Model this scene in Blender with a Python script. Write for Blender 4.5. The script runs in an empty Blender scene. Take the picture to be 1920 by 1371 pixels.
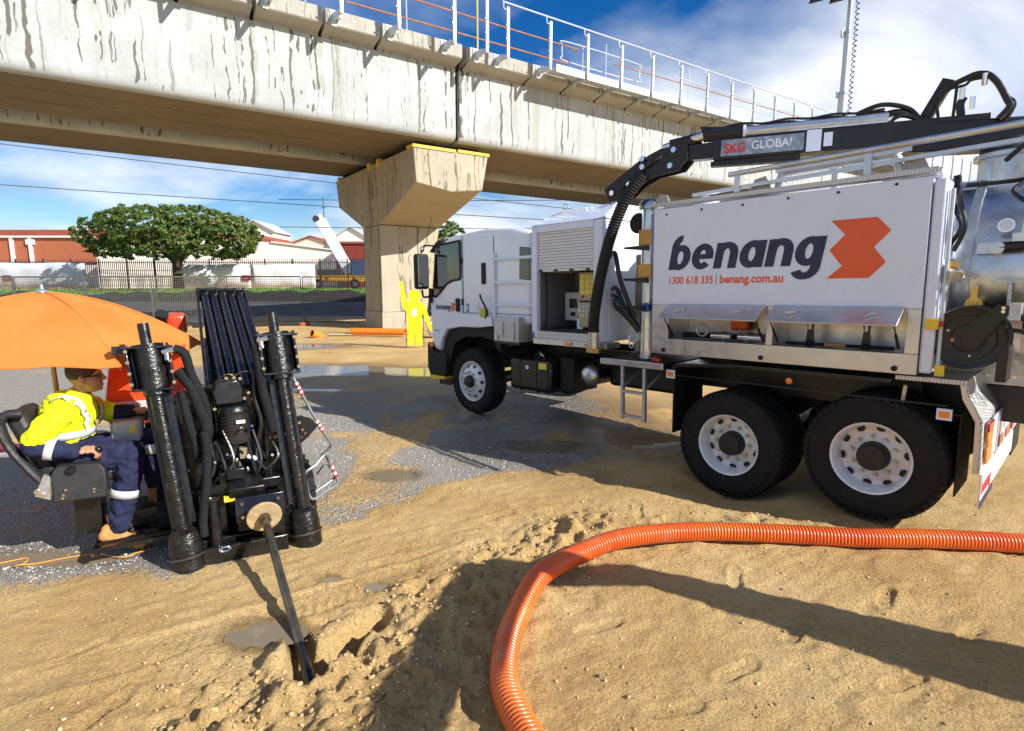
import bpy, bmesh, math, random
import numpy as np
from mathutils import Vector, Matrix
R = math.radians
random.seed(7)
rng = np.random.default_rng(7)
SC = bpy.context.scene
COL = SC.collection

# ---------------------------------------------------------------- camera
cam = bpy.data.cameras.new('camera')
cam.sensor_width = 36.0
cam.lens = 19.875
cam.clip_start = 0.05
cam.clip_end = 3000
camo = bpy.data.objects.new('camera', cam)
COL.objects.link(camo)
camo.location = (0, 0, 1.95)
camo.rotation_euler = (R(90 - 8.346), 0, 0)
SC.camera = camo

# ---------------------------------------------------------------- light
SUN_AZ, SUN_EL = 119.0, 31.0
sdir = Vector((math.sin(R(SUN_AZ)) * math.cos(R(SUN_EL)), math.cos(R(SUN_AZ)) * math.cos(R(SUN_EL)), math.sin(R(SUN_EL))))
sun = bpy.data.lights.new('sun', 'SUN')
sun.energy = 5.0
sun.angle = R(0.5)
sun.color = (1.0, 0.955, 0.88)
suno = bpy.data.objects.new('sun', sun)
COL.objects.link(suno)
suno.rotation_euler = sdir.to_track_quat('Z', 'Y').to_euler()
suno.location = (20, -12, 20)

world = bpy.data.worlds.new('World')
SC.world = world
world.use_nodes = True
def build_world():
    nt = world.node_tree
    nt.nodes.clear()
    N, L = nt.nodes.new, nt.links.new
    out = N('ShaderNodeOutputWorld'); bg = N('ShaderNodeBackground')
    sky = N('ShaderNodeTexSky'); sky.sky_type = 'NISHITA'; sky.sun_disc = False
    sky.sun_elevation = R(SUN_EL); sky.sun_rotation = R(SUN_AZ)
    sky.air_density = 1.0; sky.dust_density = 0.25; sky.ozone_density = 3.2
    tc = N('ShaderNodeTexCoord')
    sep = N('ShaderNodeSeparateXYZ'); L(tc.outputs['Generated'], sep.inputs[0])
    zz = N('ShaderNodeMath'); zz.operation = 'MAXIMUM'; zz.inputs[1].default_value = 0.0; L(sep.outputs[2], zz.inputs[0])
    za = N('ShaderNodeMath'); za.operation = 'ADD'; za.inputs[1].default_value = 0.17; L(zz.outputs[0], za.inputs[0])
    dx = N('ShaderNodeMath'); dx.operation = 'DIVIDE'; L(sep.outputs[0], dx.inputs[0]); L(za.outputs[0], dx.inputs[1])
    dy = N('ShaderNodeMath'); dy.operation = 'DIVIDE'; L(sep.outputs[1], dy.inputs[0]); L(za.outputs[0], dy.inputs[1])
    cmb = N('ShaderNodeCombineXYZ'); L(dx.outputs[0], cmb.inputs[0]); L(dy.outputs[0], cmb.inputs[1]); cmb.inputs[2].default_value = 3.1
    nz = N('ShaderNodeTexNoise'); nz.inputs['Scale'].default_value = 0.55; nz.inputs['Detail'].default_value = 9; nz.inputs['Roughness'].default_value = 0.56; nz.inputs['Distortion'].default_value = 0.35
    L(cmb.outputs[0], nz.inputs['Vector'])
    ramp = N('ShaderNodeValToRGB'); ramp.color_ramp.elements[0].position = 0.43; ramp.color_ramp.elements[1].position = 0.63
    L(nz.outputs[0], ramp.inputs[0])
    nz2 = N('ShaderNodeTexNoise'); nz2.inputs['Scale'].default_value = 1.5; nz2.inputs['Detail'].default_value = 6
    L(cmb.outputs[0], nz2.inputs['Vector'])
    cc = N('ShaderNodeMix'); cc.data_type = 'RGBA'
    cc.inputs['A'].default_value = (6.6, 7.9, 10.2, 1); cc.inputs['B'].default_value = (15.0, 15.3, 15.8, 1)
    r2 = N('ShaderNodeMapRange'); r2.inputs[1].default_value = 0.38; r2.inputs[2].default_value = 0.60; L(nz2.outputs[0], r2.inputs[0])
    L(r2.outputs[0], cc.inputs['Factor'])
    sat = N('ShaderNodeHueSaturation'); sat.inputs['Hue'].default_value = 0.512; sat.inputs['Saturation'].default_value = 1.42; sat.inputs['Value'].default_value = 1.55
    L(sky.outputs[0], sat.inputs['Color'])
    mx = N('ShaderNodeMix'); mx.data_type = 'RGBA'
    mf = N('ShaderNodeMath'); mf.operation = 'MULTIPLY'; mf.inputs[1].default_value = 0.93; L(ramp.outputs[0], mf.inputs[0])
    L(mf.outputs[0], mx.inputs['Factor']); L(sat.outputs[0], mx.inputs['A']); L(cc.outputs['Result'], mx.inputs['B'])
    L(mx.outputs['Result'], bg.inputs[0]); bg.inputs[1].default_value = 0.05
    L(bg.outputs[0], out.inputs[0])
build_world()
SC.view_settings.view_transform = 'Standard'
SC.view_settings.look = 'None'
SC.view_settings.exposure = 0.68
SC.view_settings.gamma = 1.0
SC.render.resolution_x, SC.render.resolution_y = 1024, 731
SC.cycles.use_denoising = True
SC.cycles.max_bounces = 6
SC.cycles.diffuse_bounces = 3
SC.cycles.transparent_max_bounces = 8

# ---------------------------------------------------------------- materials
MATS = {}
def pm(name, col, rough=0.5, metal=0.0, var=0.12, vscale=6.0, bump=0.0, bscale=40.0, coat=0.0, rvar=0.12, dirt=None, dscale=3.0, damt=0.5, spec=0.5, emis=None):
    """procedural principled material: colour and gloss broken up by noise, optional dirt patches and fine relief"""
    if name in MATS: return MATS[name]
    m = bpy.data.materials.new(name); m.use_nodes = True
    nt = m.node_tree; N, L = nt.nodes.new, nt.links.new
    b = nt.nodes['Principled BSDF']
    tc = N('ShaderNodeTexCoord')
    n1 = N('ShaderNodeTexNoise'); n1.inputs['Scale'].default_value = vscale; n1.inputs['Detail'].default_value = 6; n1.inputs['Roughness'].default_value = 0.6
    L(tc.outputs['Object'], n1.inputs['Vector'])
    mr = N('ShaderNodeMapRange'); mr.inputs[1].default_value = 0.3; mr.inputs[2].default_value = 0.7; mr.inputs[3].default_value = 1 - var; mr.inputs[4].default_value = 1 + var
    L(n1.outputs[0], mr.inputs[0])
    mul = N('ShaderNodeMix'); mul.data_type = 'RGBA'; mul.blend_type = 'MULTIPLY'; mul.inputs['Factor'].default_value = 1
    mul.inputs['A'].default_value = (*col, 1)
    L(mr.outputs[0], mul.inputs['B'])
    colout = mul.outputs['Result']
    if dirt:
        n2 = N('ShaderNodeTexNoise'); n2.inputs['Scale'].default_value = dscale; n2.inputs['Detail'].default_value = 8; n2.inputs['Roughness'].default_value = 0.65
        L(tc.outputs['Object'], n2.inputs['Vector'])
        r2 = N('ShaderNodeMapRange'); r2.inputs[1].default_value = 0.5; r2.inputs[2].default_value = 0.72; r2.inputs[4].default_value = damt
        L(n2.outputs[0], r2.inputs[0])
        mx = N('ShaderNodeMix'); mx.data_type = 'RGBA'; mx.inputs['B'].default_value = (*dirt, 1)
        L(r2.outputs[0], mx.inputs['Factor']); L(colout, mx.inputs['A']); colout = mx.outputs['Result']
    L(colout, b.inputs['Base Color'])
    n3 = N('ShaderNodeTexNoise'); n3.inputs['Scale'].default_value = vscale * 2.3; n3.inputs['Detail'].default_value = 5
    L(tc.outputs['Object'], n3.inputs['Vector'])
    rr = N('ShaderNodeMapRange'); rr.inputs[1].default_value = 0.3; rr.inputs[2].default_value = 0.7
    rr.inputs[3].default_value = max(0.02, rough - rvar); rr.inputs[4].default_value = min(1, rough + rvar)
    L(n3.outputs[0], rr.inputs[0]); L(rr.outputs[0], b.inputs['Roughness'])
    b.inputs['Metallic'].default_value = metal
    b.inputs['Specular IOR Level'].default_value = spec
    b.inputs['Coat Weight'].default_value = coat
    b.inputs['Coat Roughness'].default_value = 0.06
    if bump:
        n4 = N('ShaderNodeTexNoise'); n4.inputs['Scale'].default_value = bscale; n4.inputs['Detail'].default_value = 4
        L(tc.outputs['Object'], n4.inputs['Vector'])
        bp = N('ShaderNodeBump'); bp.inputs['Strength'].default_value = bump; bp.inputs['Distance'].default_value = 0.01
        L(n4.outputs[0], bp.inputs['Height']); L(bp.outputs[0], b.inputs['Normal'])
    if emis:
        b.inputs['Emission Color'].default_value = (*emis, 1); b.inputs['Emission Strength'].default_value = 1
    MATS[name] = m
    return m

# ---------------------------------------------------------------- mesh builder
def frame_from(d):
    d = Vector(d).normalized()
    a = Vector((0, 0, 1)) if abs(d.z) < 0.95 else Vector((1, 0, 0))
    x = a.cross(d).normalized(); y = d.cross(x).normalized()
    return x, y, d
class MB:
    def __init__(s): s.v = []; s.f = []; s.m = []
    def add(s, vs, fs, mi=0):
        o = len(s.v); s.v += [tuple(p) for p in vs]; s.f += [tuple(i + o for i in f) for f in fs]; s.m += [mi] * len(fs); return s
    def box(s, x0, x1, y0, y1, z0, z1, mi=0, rot=None, piv=None):
        x0, x1 = min(x0, x1), max(x0, x1); y0, y1 = min(y0, y1), max(y0, y1); z0, z1 = min(z0, z1), max(z0, z1)
        vs = [Vector(p) for p in ((x0,y0,z0),(x1,y0,z0),(x1,y1,z0),(x0,y1,z0),(x0,y0,z1),(x1,y0,z1),(x1,y1,z1),(x0,y1,z1))]
        if rot is not None:
            pv = Vector(piv) if piv else Vector(((x0+x1)/2, (y0+y1)/2, (z0+z1)/2))
            vs = [rot @ (p - pv) + pv for p in vs]
        return s.add(vs, [(0,3,2,1),(4,5,6,7),(0,1,5,4),(1,2,6,5),(2,3,7,6),(3,0,4,7)], mi)
    def beam(s, a, b, w, h, mi=0, up=None, over=0):
        """rectangular bar from a to b; w sideways, h along 'up'"""
        a, b = Vector(a), Vector(b); d = (b - a).normalized(); a = a - d * over; b = b + d * over
        u = Vector(up) if up else (Vector((0,0,1)) if abs(d.z) < 0.95 else Vector((1,0,0)))
        x = d.cross(u).normalized(); y = x.cross(d).normalized()
        vs = []
        for p in (a, b):
            for sx, sy in ((-1,-1),(1,-1),(1,1),(-1,1)): vs.append(p + x*sx*w/2 + y*sy*h/2)
        return s.add(vs, [(0,1,2,3),(7,6,5,4),(0,4,5,1),(1,5,6,2),(2,6,7,3),(3,7,4,0)], mi)
    def cyl(s, a, b, r, r2=None, n=14, cap=True, mi=0):
        a, b = Vector(a), Vector(b); r2 = r if r2 is None else r2
        x, y, d = frame_from(b - a); vs = []
        for p, q in ((a, r), (b, r2)):
            for i in range(n):
                t = 2*math.pi*i/n; vs.append(p + x*math.cos(t)*q + y*math.sin(t)*q)
        fs = [(i, (i+1) % n, n+(i+1) % n, n+i) for i in range(n)]
        if cap: fs += [tuple(range(n-1, -1, -1)), tuple(range(n, 2*n))]
        return s.add(vs, fs, mi)
    def tube(s, pts, r, n=10, mi=0, cap=True, closed=False, asp=1.0):
        """swept tube; r a number or one radius per point"""
        P = [Vector(p) for p in pts]; k = len(P)
        rs = r if hasattr(r, '__len__') else [r]*k
        vs = []; prev = None
        for i in range(k):
            if closed: d = P[(i+1) % k] - P[i-1]
            else: d = P[min(i+1, k-1)] - P[max(i-1, 0)]
            d.normalize()
            if prev is None: x, y, _ = frame_from(d)
            else:
                x = prev - d*prev.dot(d)
                if x.length < 1e-6: x, y, _ = frame_from(d)
                x.normalize(); y = d.cross(x).normalized()
            prev = x.copy()
            for j in range(n):
                t = 2*math.pi*j/n; vs.append(P[i] + x*math.cos(t)*rs[i] + y*math.sin(t)*rs[i]*asp)
        fs = []
        for i in range(k if closed else k-1):
            i2 = (i+1) % k
            for j in range(n):
                j2 = (j+1) % n; fs.append((i*n+j, i*n+j2, i2*n+j2, i2*n+j))
        if cap and not closed: fs += [tuple(range(n-1, -1, -1)), tuple((k-1)*n+j for j in range(n))]
        return s.add(vs, fs, mi)
    def lathe(s, prof, o, axis, n=32, mi=0, close=False, cap0=False):
        """prof: (radius, distance along axis)"""
        o = Vector(o); x, y, d = frame_from(axis); vs = []; fs = []; k = len(prof)
        for r, h in prof:
            for j in range(n):
                t = 2*math.pi*j/n; vs.append(o + d*h + x*math.cos(t)*r + y*math.sin(t)*r)
        for i in range(k if close else k-1):
            i2 = (i+1) % k
            for j in range(n):
                j2 = (j+1) % n; fs.append((i*n+j, i*n+j2, i2*n+j2, i2*n+j))
        if not close:
            if cap0 and prof[0][0] > 1e-4: fs.append(tuple(range(n-1, -1, -1)))
            if prof[-1][0] > 1e-4: fs.append(tuple((k-1)*n+j for j in range(n)))
        return s.add(vs, fs, mi)
    def prism(s, poly, ext, mi=0):
        """poly: list of 3-D points (planar), ext: extrusion vector"""
        e = Vector(ext); P = [Vector(p) for p in poly]; n = len(P)
        vs = P + [p + e for p in P]
        fs = [tuple(range(n-1, -1, -1)), tuple(range(n, 2*n))] + [(i, (i+1) % n, n+(i+1) % n, n+i) for i in range(n)]
        return s.add(vs, fs, mi)
    def xz(s, poly, y0, y1, mi=0): return s.prism([(p[0], y0, p[1]) for p in poly], (0, y1-y0, 0), mi)
    def yz(s, poly, x0, x1, mi=0): return s.prism([(x0, p[0], p[1]) for p in poly], (x1-x0, 0, 0), mi)
    def xy(s, poly, z0, z1, mi=0): return s.prism([(p[0], p[1], z0) for p in poly], (0, 0, z1-z0), mi)
    def sphere(s, c, r, n=12, mi=0):
        c = Vector(c); rr = (r, r, r) if not hasattr(r, '__len__') else r; m = n//2; vs = []; fs = []
        for i in range(m+1):
            a = math.pi*i/m
            for j in range(n):
                t = 2*math.pi*j/n; vs.append(c + Vector((rr[0]*math.sin(a)*math.cos(t), rr[1]*math.sin(a)*math.sin(t), rr[2]*math.cos(a))))
        for i in range(m):
            for j in range(n):
                j2 = (j+1) % n; fs.append((i*n+j, (i+1)*n+j, (i+1)*n+j2, i*n+j2))
        return s.add(vs, fs, mi)
    def mesh(s, name, mats, sharp=38, fix=True):
        me = bpy.data.meshes.new(name); me.from_pydata(s.v, [], s.f)
        if not isinstance(mats, (list, tuple)): mats = [mats]
        for m in mats: me.materials.append(m)
        if len(mats) > 1: me.polygons.foreach_set('material_index', s.m)
        if fix:
            bm = bmesh.new(); bm.from_mesh(me); bmesh.ops.recalc_face_normals(bm, faces=bm.faces); bm.to_mesh(me); bm.free()
        me.polygons.foreach_set('use_smooth', [True]*len(me.polygons))
        me.set_sharp_from_angle(angle=R(sharp))
        me.update()
        return me
    def part(s, name, mats, parent=None, bevel=0, seg=2, sharp=38, label=None, kind=None, fix=True):
        o = bpy.data.objects.new(name, s.mesh(name, mats, sharp, fix)); COL.objects.link(o)
        if parent is not None: o.parent = parent
        if bevel:
            b = o.modifiers.new('bevel', 'BEVEL'); b.width = bevel; b.segments = seg; b.limit_method = 'ANGLE'; b.angle_limit = R(40)
        if label: o['label'] = label
        if kind: o['kind'] = kind
        return o
def tag(o, label, cat, group=None, kind=None):
    o['label'] = label
    if cat: o['category'] = cat
    if group: o['group'] = group
    if kind: o['kind'] = kind
    return o
def thing(name, label, cat, loc=(0,0,0), rz=0, group=None, mat=None):
    o = bpy.data.objects.new(name, None); COL.objects.link(o); o.empty_display_size = 0.2
    if mat is not None: o.matrix_world = mat
    else: o.location = loc; o.rotation_euler = (0, 0, rz)
    return tag(o, label, cat, group)
def clone(src, parent=None, loc=None, rot=None, name=None):
    o = src.copy(); COL.objects.link(o)
    if parent is not None: o.parent = parent
    if loc is not None: o.location = loc
    if rot is not None: o.rotation_euler = rot
    return o
def catmull(pts, k=8, closed=False):
    P = [Vector(p) for p in pts]; n = len(P); out = []
    rngi = range(n if closed else n-1)
    for i in rngi:
        if closed: a, b, c, d = P[i-1], P[i], P[(i+1) % n], P[(i+2) % n]
        else: a, b, c, d = P[max(i-1, 0)], P[i], P[i+1], P[min(i+2, n-1)]
        for j in range(k):
            t = j/k
            out.append(0.5*((2*b) + (c-a)*t + (2*a-5*b+4*c-d)*t*t + (3*b-a-3*c+d)*t*t*t))
    if not closed: out.append(P[-1])
    return out
def text_mesh(name, body, size, mat, parent=None, M=None, bold=0.0, shear=0.0, space=1.0, sx=1.0, depth=0.002, align='LEFT'):
    cu = bpy.data.curves.new(name, 'FONT'); cu.body = body; cu.size = size; cu.offset = bold; cu.shear = shear; cu.space_character = space
    cu.extrude = depth; cu.align_x = align; cu.resolution_u = 4
    to = bpy.data.objects.new(name, cu); COL.objects.link(to)
    dg = bpy.context.evaluated_depsgraph_get()
    me = bpy.data.meshes.new_from_object(to.evaluated_get(dg)); me.name = name
    bpy.data.objects.remove(to); bpy.data.curves.remove(cu)
    me.materials.clear(); me.materials.append(mat)
    o = bpy.data.objects.new(name, me); COL.objects.link(o)
    if parent is not None: o.parent = parent
    if M is not None: o.matrix_local = M @ Matrix.Diagonal((sx, 1, 1, 1))
    return o
def basis(o, x, y, z):
    x, y, z = Vector(x), Vector(y), Vector(z)
    return Matrix(((x.x, y.x, z.x, o[0]), (x.y, y.y, z.y, o[1]), (x.z, y.z, z.z, o[2]), (0, 0, 0, 1)))

# common materials
M_black = pm('black_paint', (0.006, 0.006, 0.0065), 0.38, 0, 0.25, 9, coat=0.08, dirt=(0.06, 0.045, 0.03), dscale=7, damt=0.10)
M_blackm = pm('black_matt', (0.010, 0.010, 0.0105), 0.6, 0, 0.25, 9, bump=0.15, bscale=120, spec=0.35)
M_rubber = pm('rubber', (0.008, 0.008, 0.0085), 0.7, 0, 0.3, 7, spec=0.3, dirt=(0.07, 0.05, 0.03), dscale=5, damt=0.16, bump=0.2, bscale=90)
M_white = pm('white_paint', (0.69, 0.745, 0.88), 0.28, 0, 0.03, 3, coat=0.5, dirt=(0.56, 0.50, 0.43), dscale=5, damt=0.10)
M_alu = pm('aluminium', (0.60, 0.60, 0.62), 0.36, 1.0, 0.08, 5, rvar=0.08)
M_steel = pm('stainless', (0.60, 0.63, 0.66), 0.33, 1.0, 0.22, 2.6, rvar=0.12, dirt=(0.30, 0.31, 0.33), dscale=3, damt=0.5)
M_chrome = pm('chrome', (0.75, 0.76, 0.78), 0.08, 1.0, 0.05, 3, rvar=0.04)
M_galv = pm('galvanised', (0.50, 0.53, 0.55), 0.42, 0.85, 0.15, 14, rvar=0.15)
M_orange_l = pm('amber_lens', (0.85, 0.25, 0.02), 0.15, 0, 0.05, 8, coat=0.5)
M_red_l = pm('red_lens', (0.45, 0.015, 0.01), 0.15, 0, 0.05, 8, coat=0.5)
M_yellow = pm('yellow_paint', (0.80, 0.55, 0.03), 0.4, 0, 0.08, 8)
M_blue = pm('blue_plastic', (0.02, 0.08, 0.30), 0.4)
M_glass = pm('dark_glass', (0.015, 0.022, 0.022), 0.04, 0, 0.2, 2, rvar=0.02, coat=1.0)
M_navy = pm('navy_print', (0.012, 0.014, 0.060), 0.35, 0, 0.04, 3)
M_orange_p = pm('orange_print', (0.78, 0.105, 0.022), 0.35, 0, 0.04, 3)
# ---------------------------------------------------------------- ground
def vnoise(x, y, scale, seed):
    """smooth value noise on numpy arrays, -1..1"""
    r = np.random.default_rng(seed); T = r.random((256, 256))*2 - 1
    u = x/scale + 1000.37; v = y/scale + 1000.71
    i = np.floor(u).astype(int); j = np.floor(v).astype(int); a = u - i; b = v - j
    a = a*a*a*(a*(a*6-15)+10); b = b*b*b*(b*(b*6-15)+10)
    g = lambda p, q: T[p % 256, q % 256]
    return (g(i, j)*(1-a) + g(i+1, j)*a)*(1-b) + (g(i, j+1)*(1-a) + g(i+1, j+1)*a)*b
def sstep(a, b, x):
    t = np.clip((x-a)/(b-a), 0, 1); return t*t*(3-2*t)
T_O = np.array([2.99, 4.375, 0.0]); T_F = np.array([-0.68877, 0.72483, -0.01477]); T_L = np.array([-0.72491, -0.68884, 0.0]); T_U = np.array([-0.01017, 0.01071, 0.99989])
FX = [-12, -6, -3.3, -2.6, -2.3, -1.9, -1.39, -0.67, 0.22, 0.81, 2.0, 4.0, 12]
FY = [3.0, 3.3, 3.42, 3.50, 3.52, 3.80, 4.35, 5.2, 5.58, 5.95, 7.5, 9.5, 14]
PUDDLES = [(-1.20, 5.55, 0.21, 0.13, 0.012), (-1.40, 2.93, 0.17, 0.11, 0.02), (-1.21, 3.52, 0.06, 0.04, 0.012), (-0.88, 3.43, 0.07, 0.045, 0.012),
           (-4.3, 12.6, 1.3, 0.75, 0.02), (-2.35, 12.5, 0.9, 0.5, 0.02), (-4.4, 10.2, 1.2, 0.22, 0.015), (-3.3, 3.80, 0.50, 0.10, 0.012), (1.55, 7.1, 0.55, 0.4, 0.014),
           (-7.3, 17.6, 1.5, 0.7, 0.02), (0.35, 6.6, 0.5, 0.22, 0.012), (-6.2, 27.8, 3.0, 0.5, 0.02), (-5.9, 22.6, 0.9, 0.35, 0.02)]
HOLE_A, HOLE_B = np.array([-1.05, 2.66]), np.array([-0.80, 3.10])
def seg_dist(x, y, A, B):
    d = B - A; t = np.clip(((x-A[0])*d[0] + (y-A[1])*d[1])/(d@d), 0, 1)
    return np.hypot(x - A[0] - t*d[0], y - A[1] - t*d[1]), t
def gravel_mask(x, y):
    fr = np.interp(x, FX, FY) + vnoise(x, y, 0.5, 11)*0.16 + vnoise(x, y, 0.12, 12)*0.06
    back = 11.6 + vnoise(x, y, 2.0, 13)*1.2 + np.clip(-x-5, 0, 10)*0.5
    m = sstep(-0.10, 0.22, y - fr)*sstep(-0.5, 0.7, back - y)
    m *= 0.25 + 0.75*sstep(-0.45, 0.15, vnoise(x, y, 1.1, 14)*0.7 + vnoise(x, y, 0.35, 15)*0.45 + 0.15)
    m *= 1 - 0.85*sstep(0.6, 2.2, x)
    return m
def churn_mask(x, y):
    d1, _ = seg_dist(x, y, np.array([-1.35, 2.2]), np.array([0.6, 4.3]))
    c = np.exp(-(d1/0.36)**2)
    d2, _ = seg_dist(x, y, np.array([-0.75, 2.1]), np.array([-0.3, 3.1])); c = np.maximum(c, 0.8*np.exp(-(d2/0.4)**2))
    d3, _ = seg_dist(x, y, np.array([0.2, 4.1]), np.array([2.2, 4.5])); c = np.maximum(c, 0.45*np.exp(-(d3/0.25)**2))
    return c
def gz(x, y, fine=True):
    x = np.asarray(x, float); y = np.asarray(y, float)
    z = 1.25*sstep(31, 53, y) + 5.0*sstep(75, 130, y)
    z = z + 0.02*vnoise(x, y, 2.6, 1)*sstep(1, 3, y) + 0.05*vnoise(x, y, 14, 2)*sstep(8, 20, y)
    # truck wheels: dip under the first rear axle
    px, py = x - T_O[0], y - T_O[1]; tx = px*T_F[0] + py*T_F[1]; ty = px*T_L[0] + py*T_L[1]
    z = z - 0.135*np.exp(-((tx-1.28)/0.42)**2)*sstep(0.75, 0.1, ty)*sstep(-3.2, -2.6, ty)
    z = z + 0.02*np.exp(-((tx-0.68)/0.15)**2)*sstep(0.3, 0.0, ty)*sstep(-3.2, -2.6, ty)
    d, t = seg_dist(x, y, HOLE_A, HOLE_B)
    w = 0.085 - 0.02*t + 0.02*vnoise(x, y, 0.12, 5)
    z = z - (0.30 - 0.14*t)*sstep(1.35, 0.55, d/w) + 0.030*np.exp(-((d-0.18)/0.08)**2)*(0.6 + 0.5*vnoise(x, y, 0.1, 6))
    d, t = seg_dist(x, y, np.array([-1.24, 2.97]), np.array([-1.03, 2.62]))
    z = z - (0.04 + 0.22*t)*sstep(1.3, 0.6, d/(0.055 + 0.03*t))
    if fine:
        g = gravel_mask(x, y); c = churn_mask(x, y); near = sstep(14, 7, y)
        amp = (1-g)*(0.55 + 3.0*c) + g*0.35
        z = z + near*amp*(0.014*vnoise(x, y, 0.30, 21) + 0.010*vnoise(x, y, 0.13, 22) + 0.007*vnoise(x, y, 0.065, 23))
        z = z + near*c*np.maximum(0, vnoise(x, y, 0.085, 24) - 0.05)*0.06 + near*(0.25*(1-g)+c)*0.006*np.abs(vnoise(x, y, 0.045, 26))
        pt = sstep(-0.2, 0.5, vnoise(x, y, 0.55, 27)); wx = x + 0.05*vnoise(x, y, 0.11, 28); wy = y + 0.05*vnoise(x, y, 0.11, 29)
        z = z - near*(1-g)*(0.35*pt + 1.1*c)*0.020*np.clip(1 - np.abs(vnoise(wx, wy, 0.10, 30))*5.5, 0, 1)
        z = z + near*(1-g)*(0.3*pt + c)*0.010*np.clip(vnoise(wx, wy, 0.034, 32), 0, 1)
        # tyre and boot scuffs in the sand, streaked along the drag direction
        q = x*0.83 + y*0.55; p_ = -x*0.55 + y*0.83
        z = z + near*(1-g)*(1-c)*0.006*vnoise(q*0.28, p_, 0.06, 25)
    if fine:
        # tyre tread pressed along the truck's path and one older wheel track, then boot prints
        tw = sstep(0.33, 0.27, np.abs(ty + 0.31))*sstep(-0.5, -0.8, tx)*sstep(-4.5, -3.0, tx)
        z = z - tw*(0.012 + 0.010*np.sign(np.sin(tx*62 + np.abs(ty + 0.31)*26))*0.5)
        d, t = seg_dist(x, y, np.array([-2.9, 2.15]), np.array([0.15, 4.15])); al = t*3.65
        tr_ = sstep(0.14, 0.11, d)*sstep(0.02, 0.12, t)*sstep(0.98, 0.85, t)*(0.6 + 0.5*vnoise(x, y, 0.5, 61))*(1-c)
        z = z - tr_*(0.006 + 0.007*sstep(-0.2, 0.2, np.sin(al*95 + d*40))) + 0.008*np.exp(-((d-0.155)/0.025)**2)*(1-c)*sstep(0.98, 0.85, t)
        for (bx, by, an) in ((1.15, 2.62, 0.5), (1.62, 2.95, 0.7), (1.95, 2.55, 0.4), (2.35, 3.30, 0.9), (0.75, 2.35, 0.2), (1.5, 3.55, 1.2), (2.6, 2.95, 0.6), (-2.3, 2.75, 1.0), (-1.9, 2.35, 1.2), (0.5, 3.0, 0.4), (-0.1, 4.55, 0.6), (1.1, 4.7, 1.4)):
            u_ = (x-bx)*math.cos(an) + (y-by)*math.sin(an); v_ = -(x-bx)*math.sin(an) + (y-by)*math.cos(an); w_ = 0.048 - 0.010*np.cos(u_*22)
            e_ = np.hypot(u_/0.145, v_/w_)
            z = z - sstep(1.12, 0.88, e_)*(0.011 + 0.003*np.sign(np.sin(u_*190))) + 0.006*np.exp(-((e_-1.25)/0.16)**2)
    for (cx, cy, rx, ry, dp) in PUDDLES:
        e = np.hypot((x-cx)/rx, (y-cy)/ry)
        z = z - dp*1.6*sstep(1.5, 0.7, e + 0.25*vnoise(x, y, max(rx, ry)*0.5, 31))
    return z
def axis_lines(segs):
    out = []
    for a, b, st in segs:
        n = max(1, int(round((b-a)/st))); out += list(np.linspace(a, b, n, endpoint=False))
    out.append(segs[-1][1]); return np.array(out)
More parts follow.
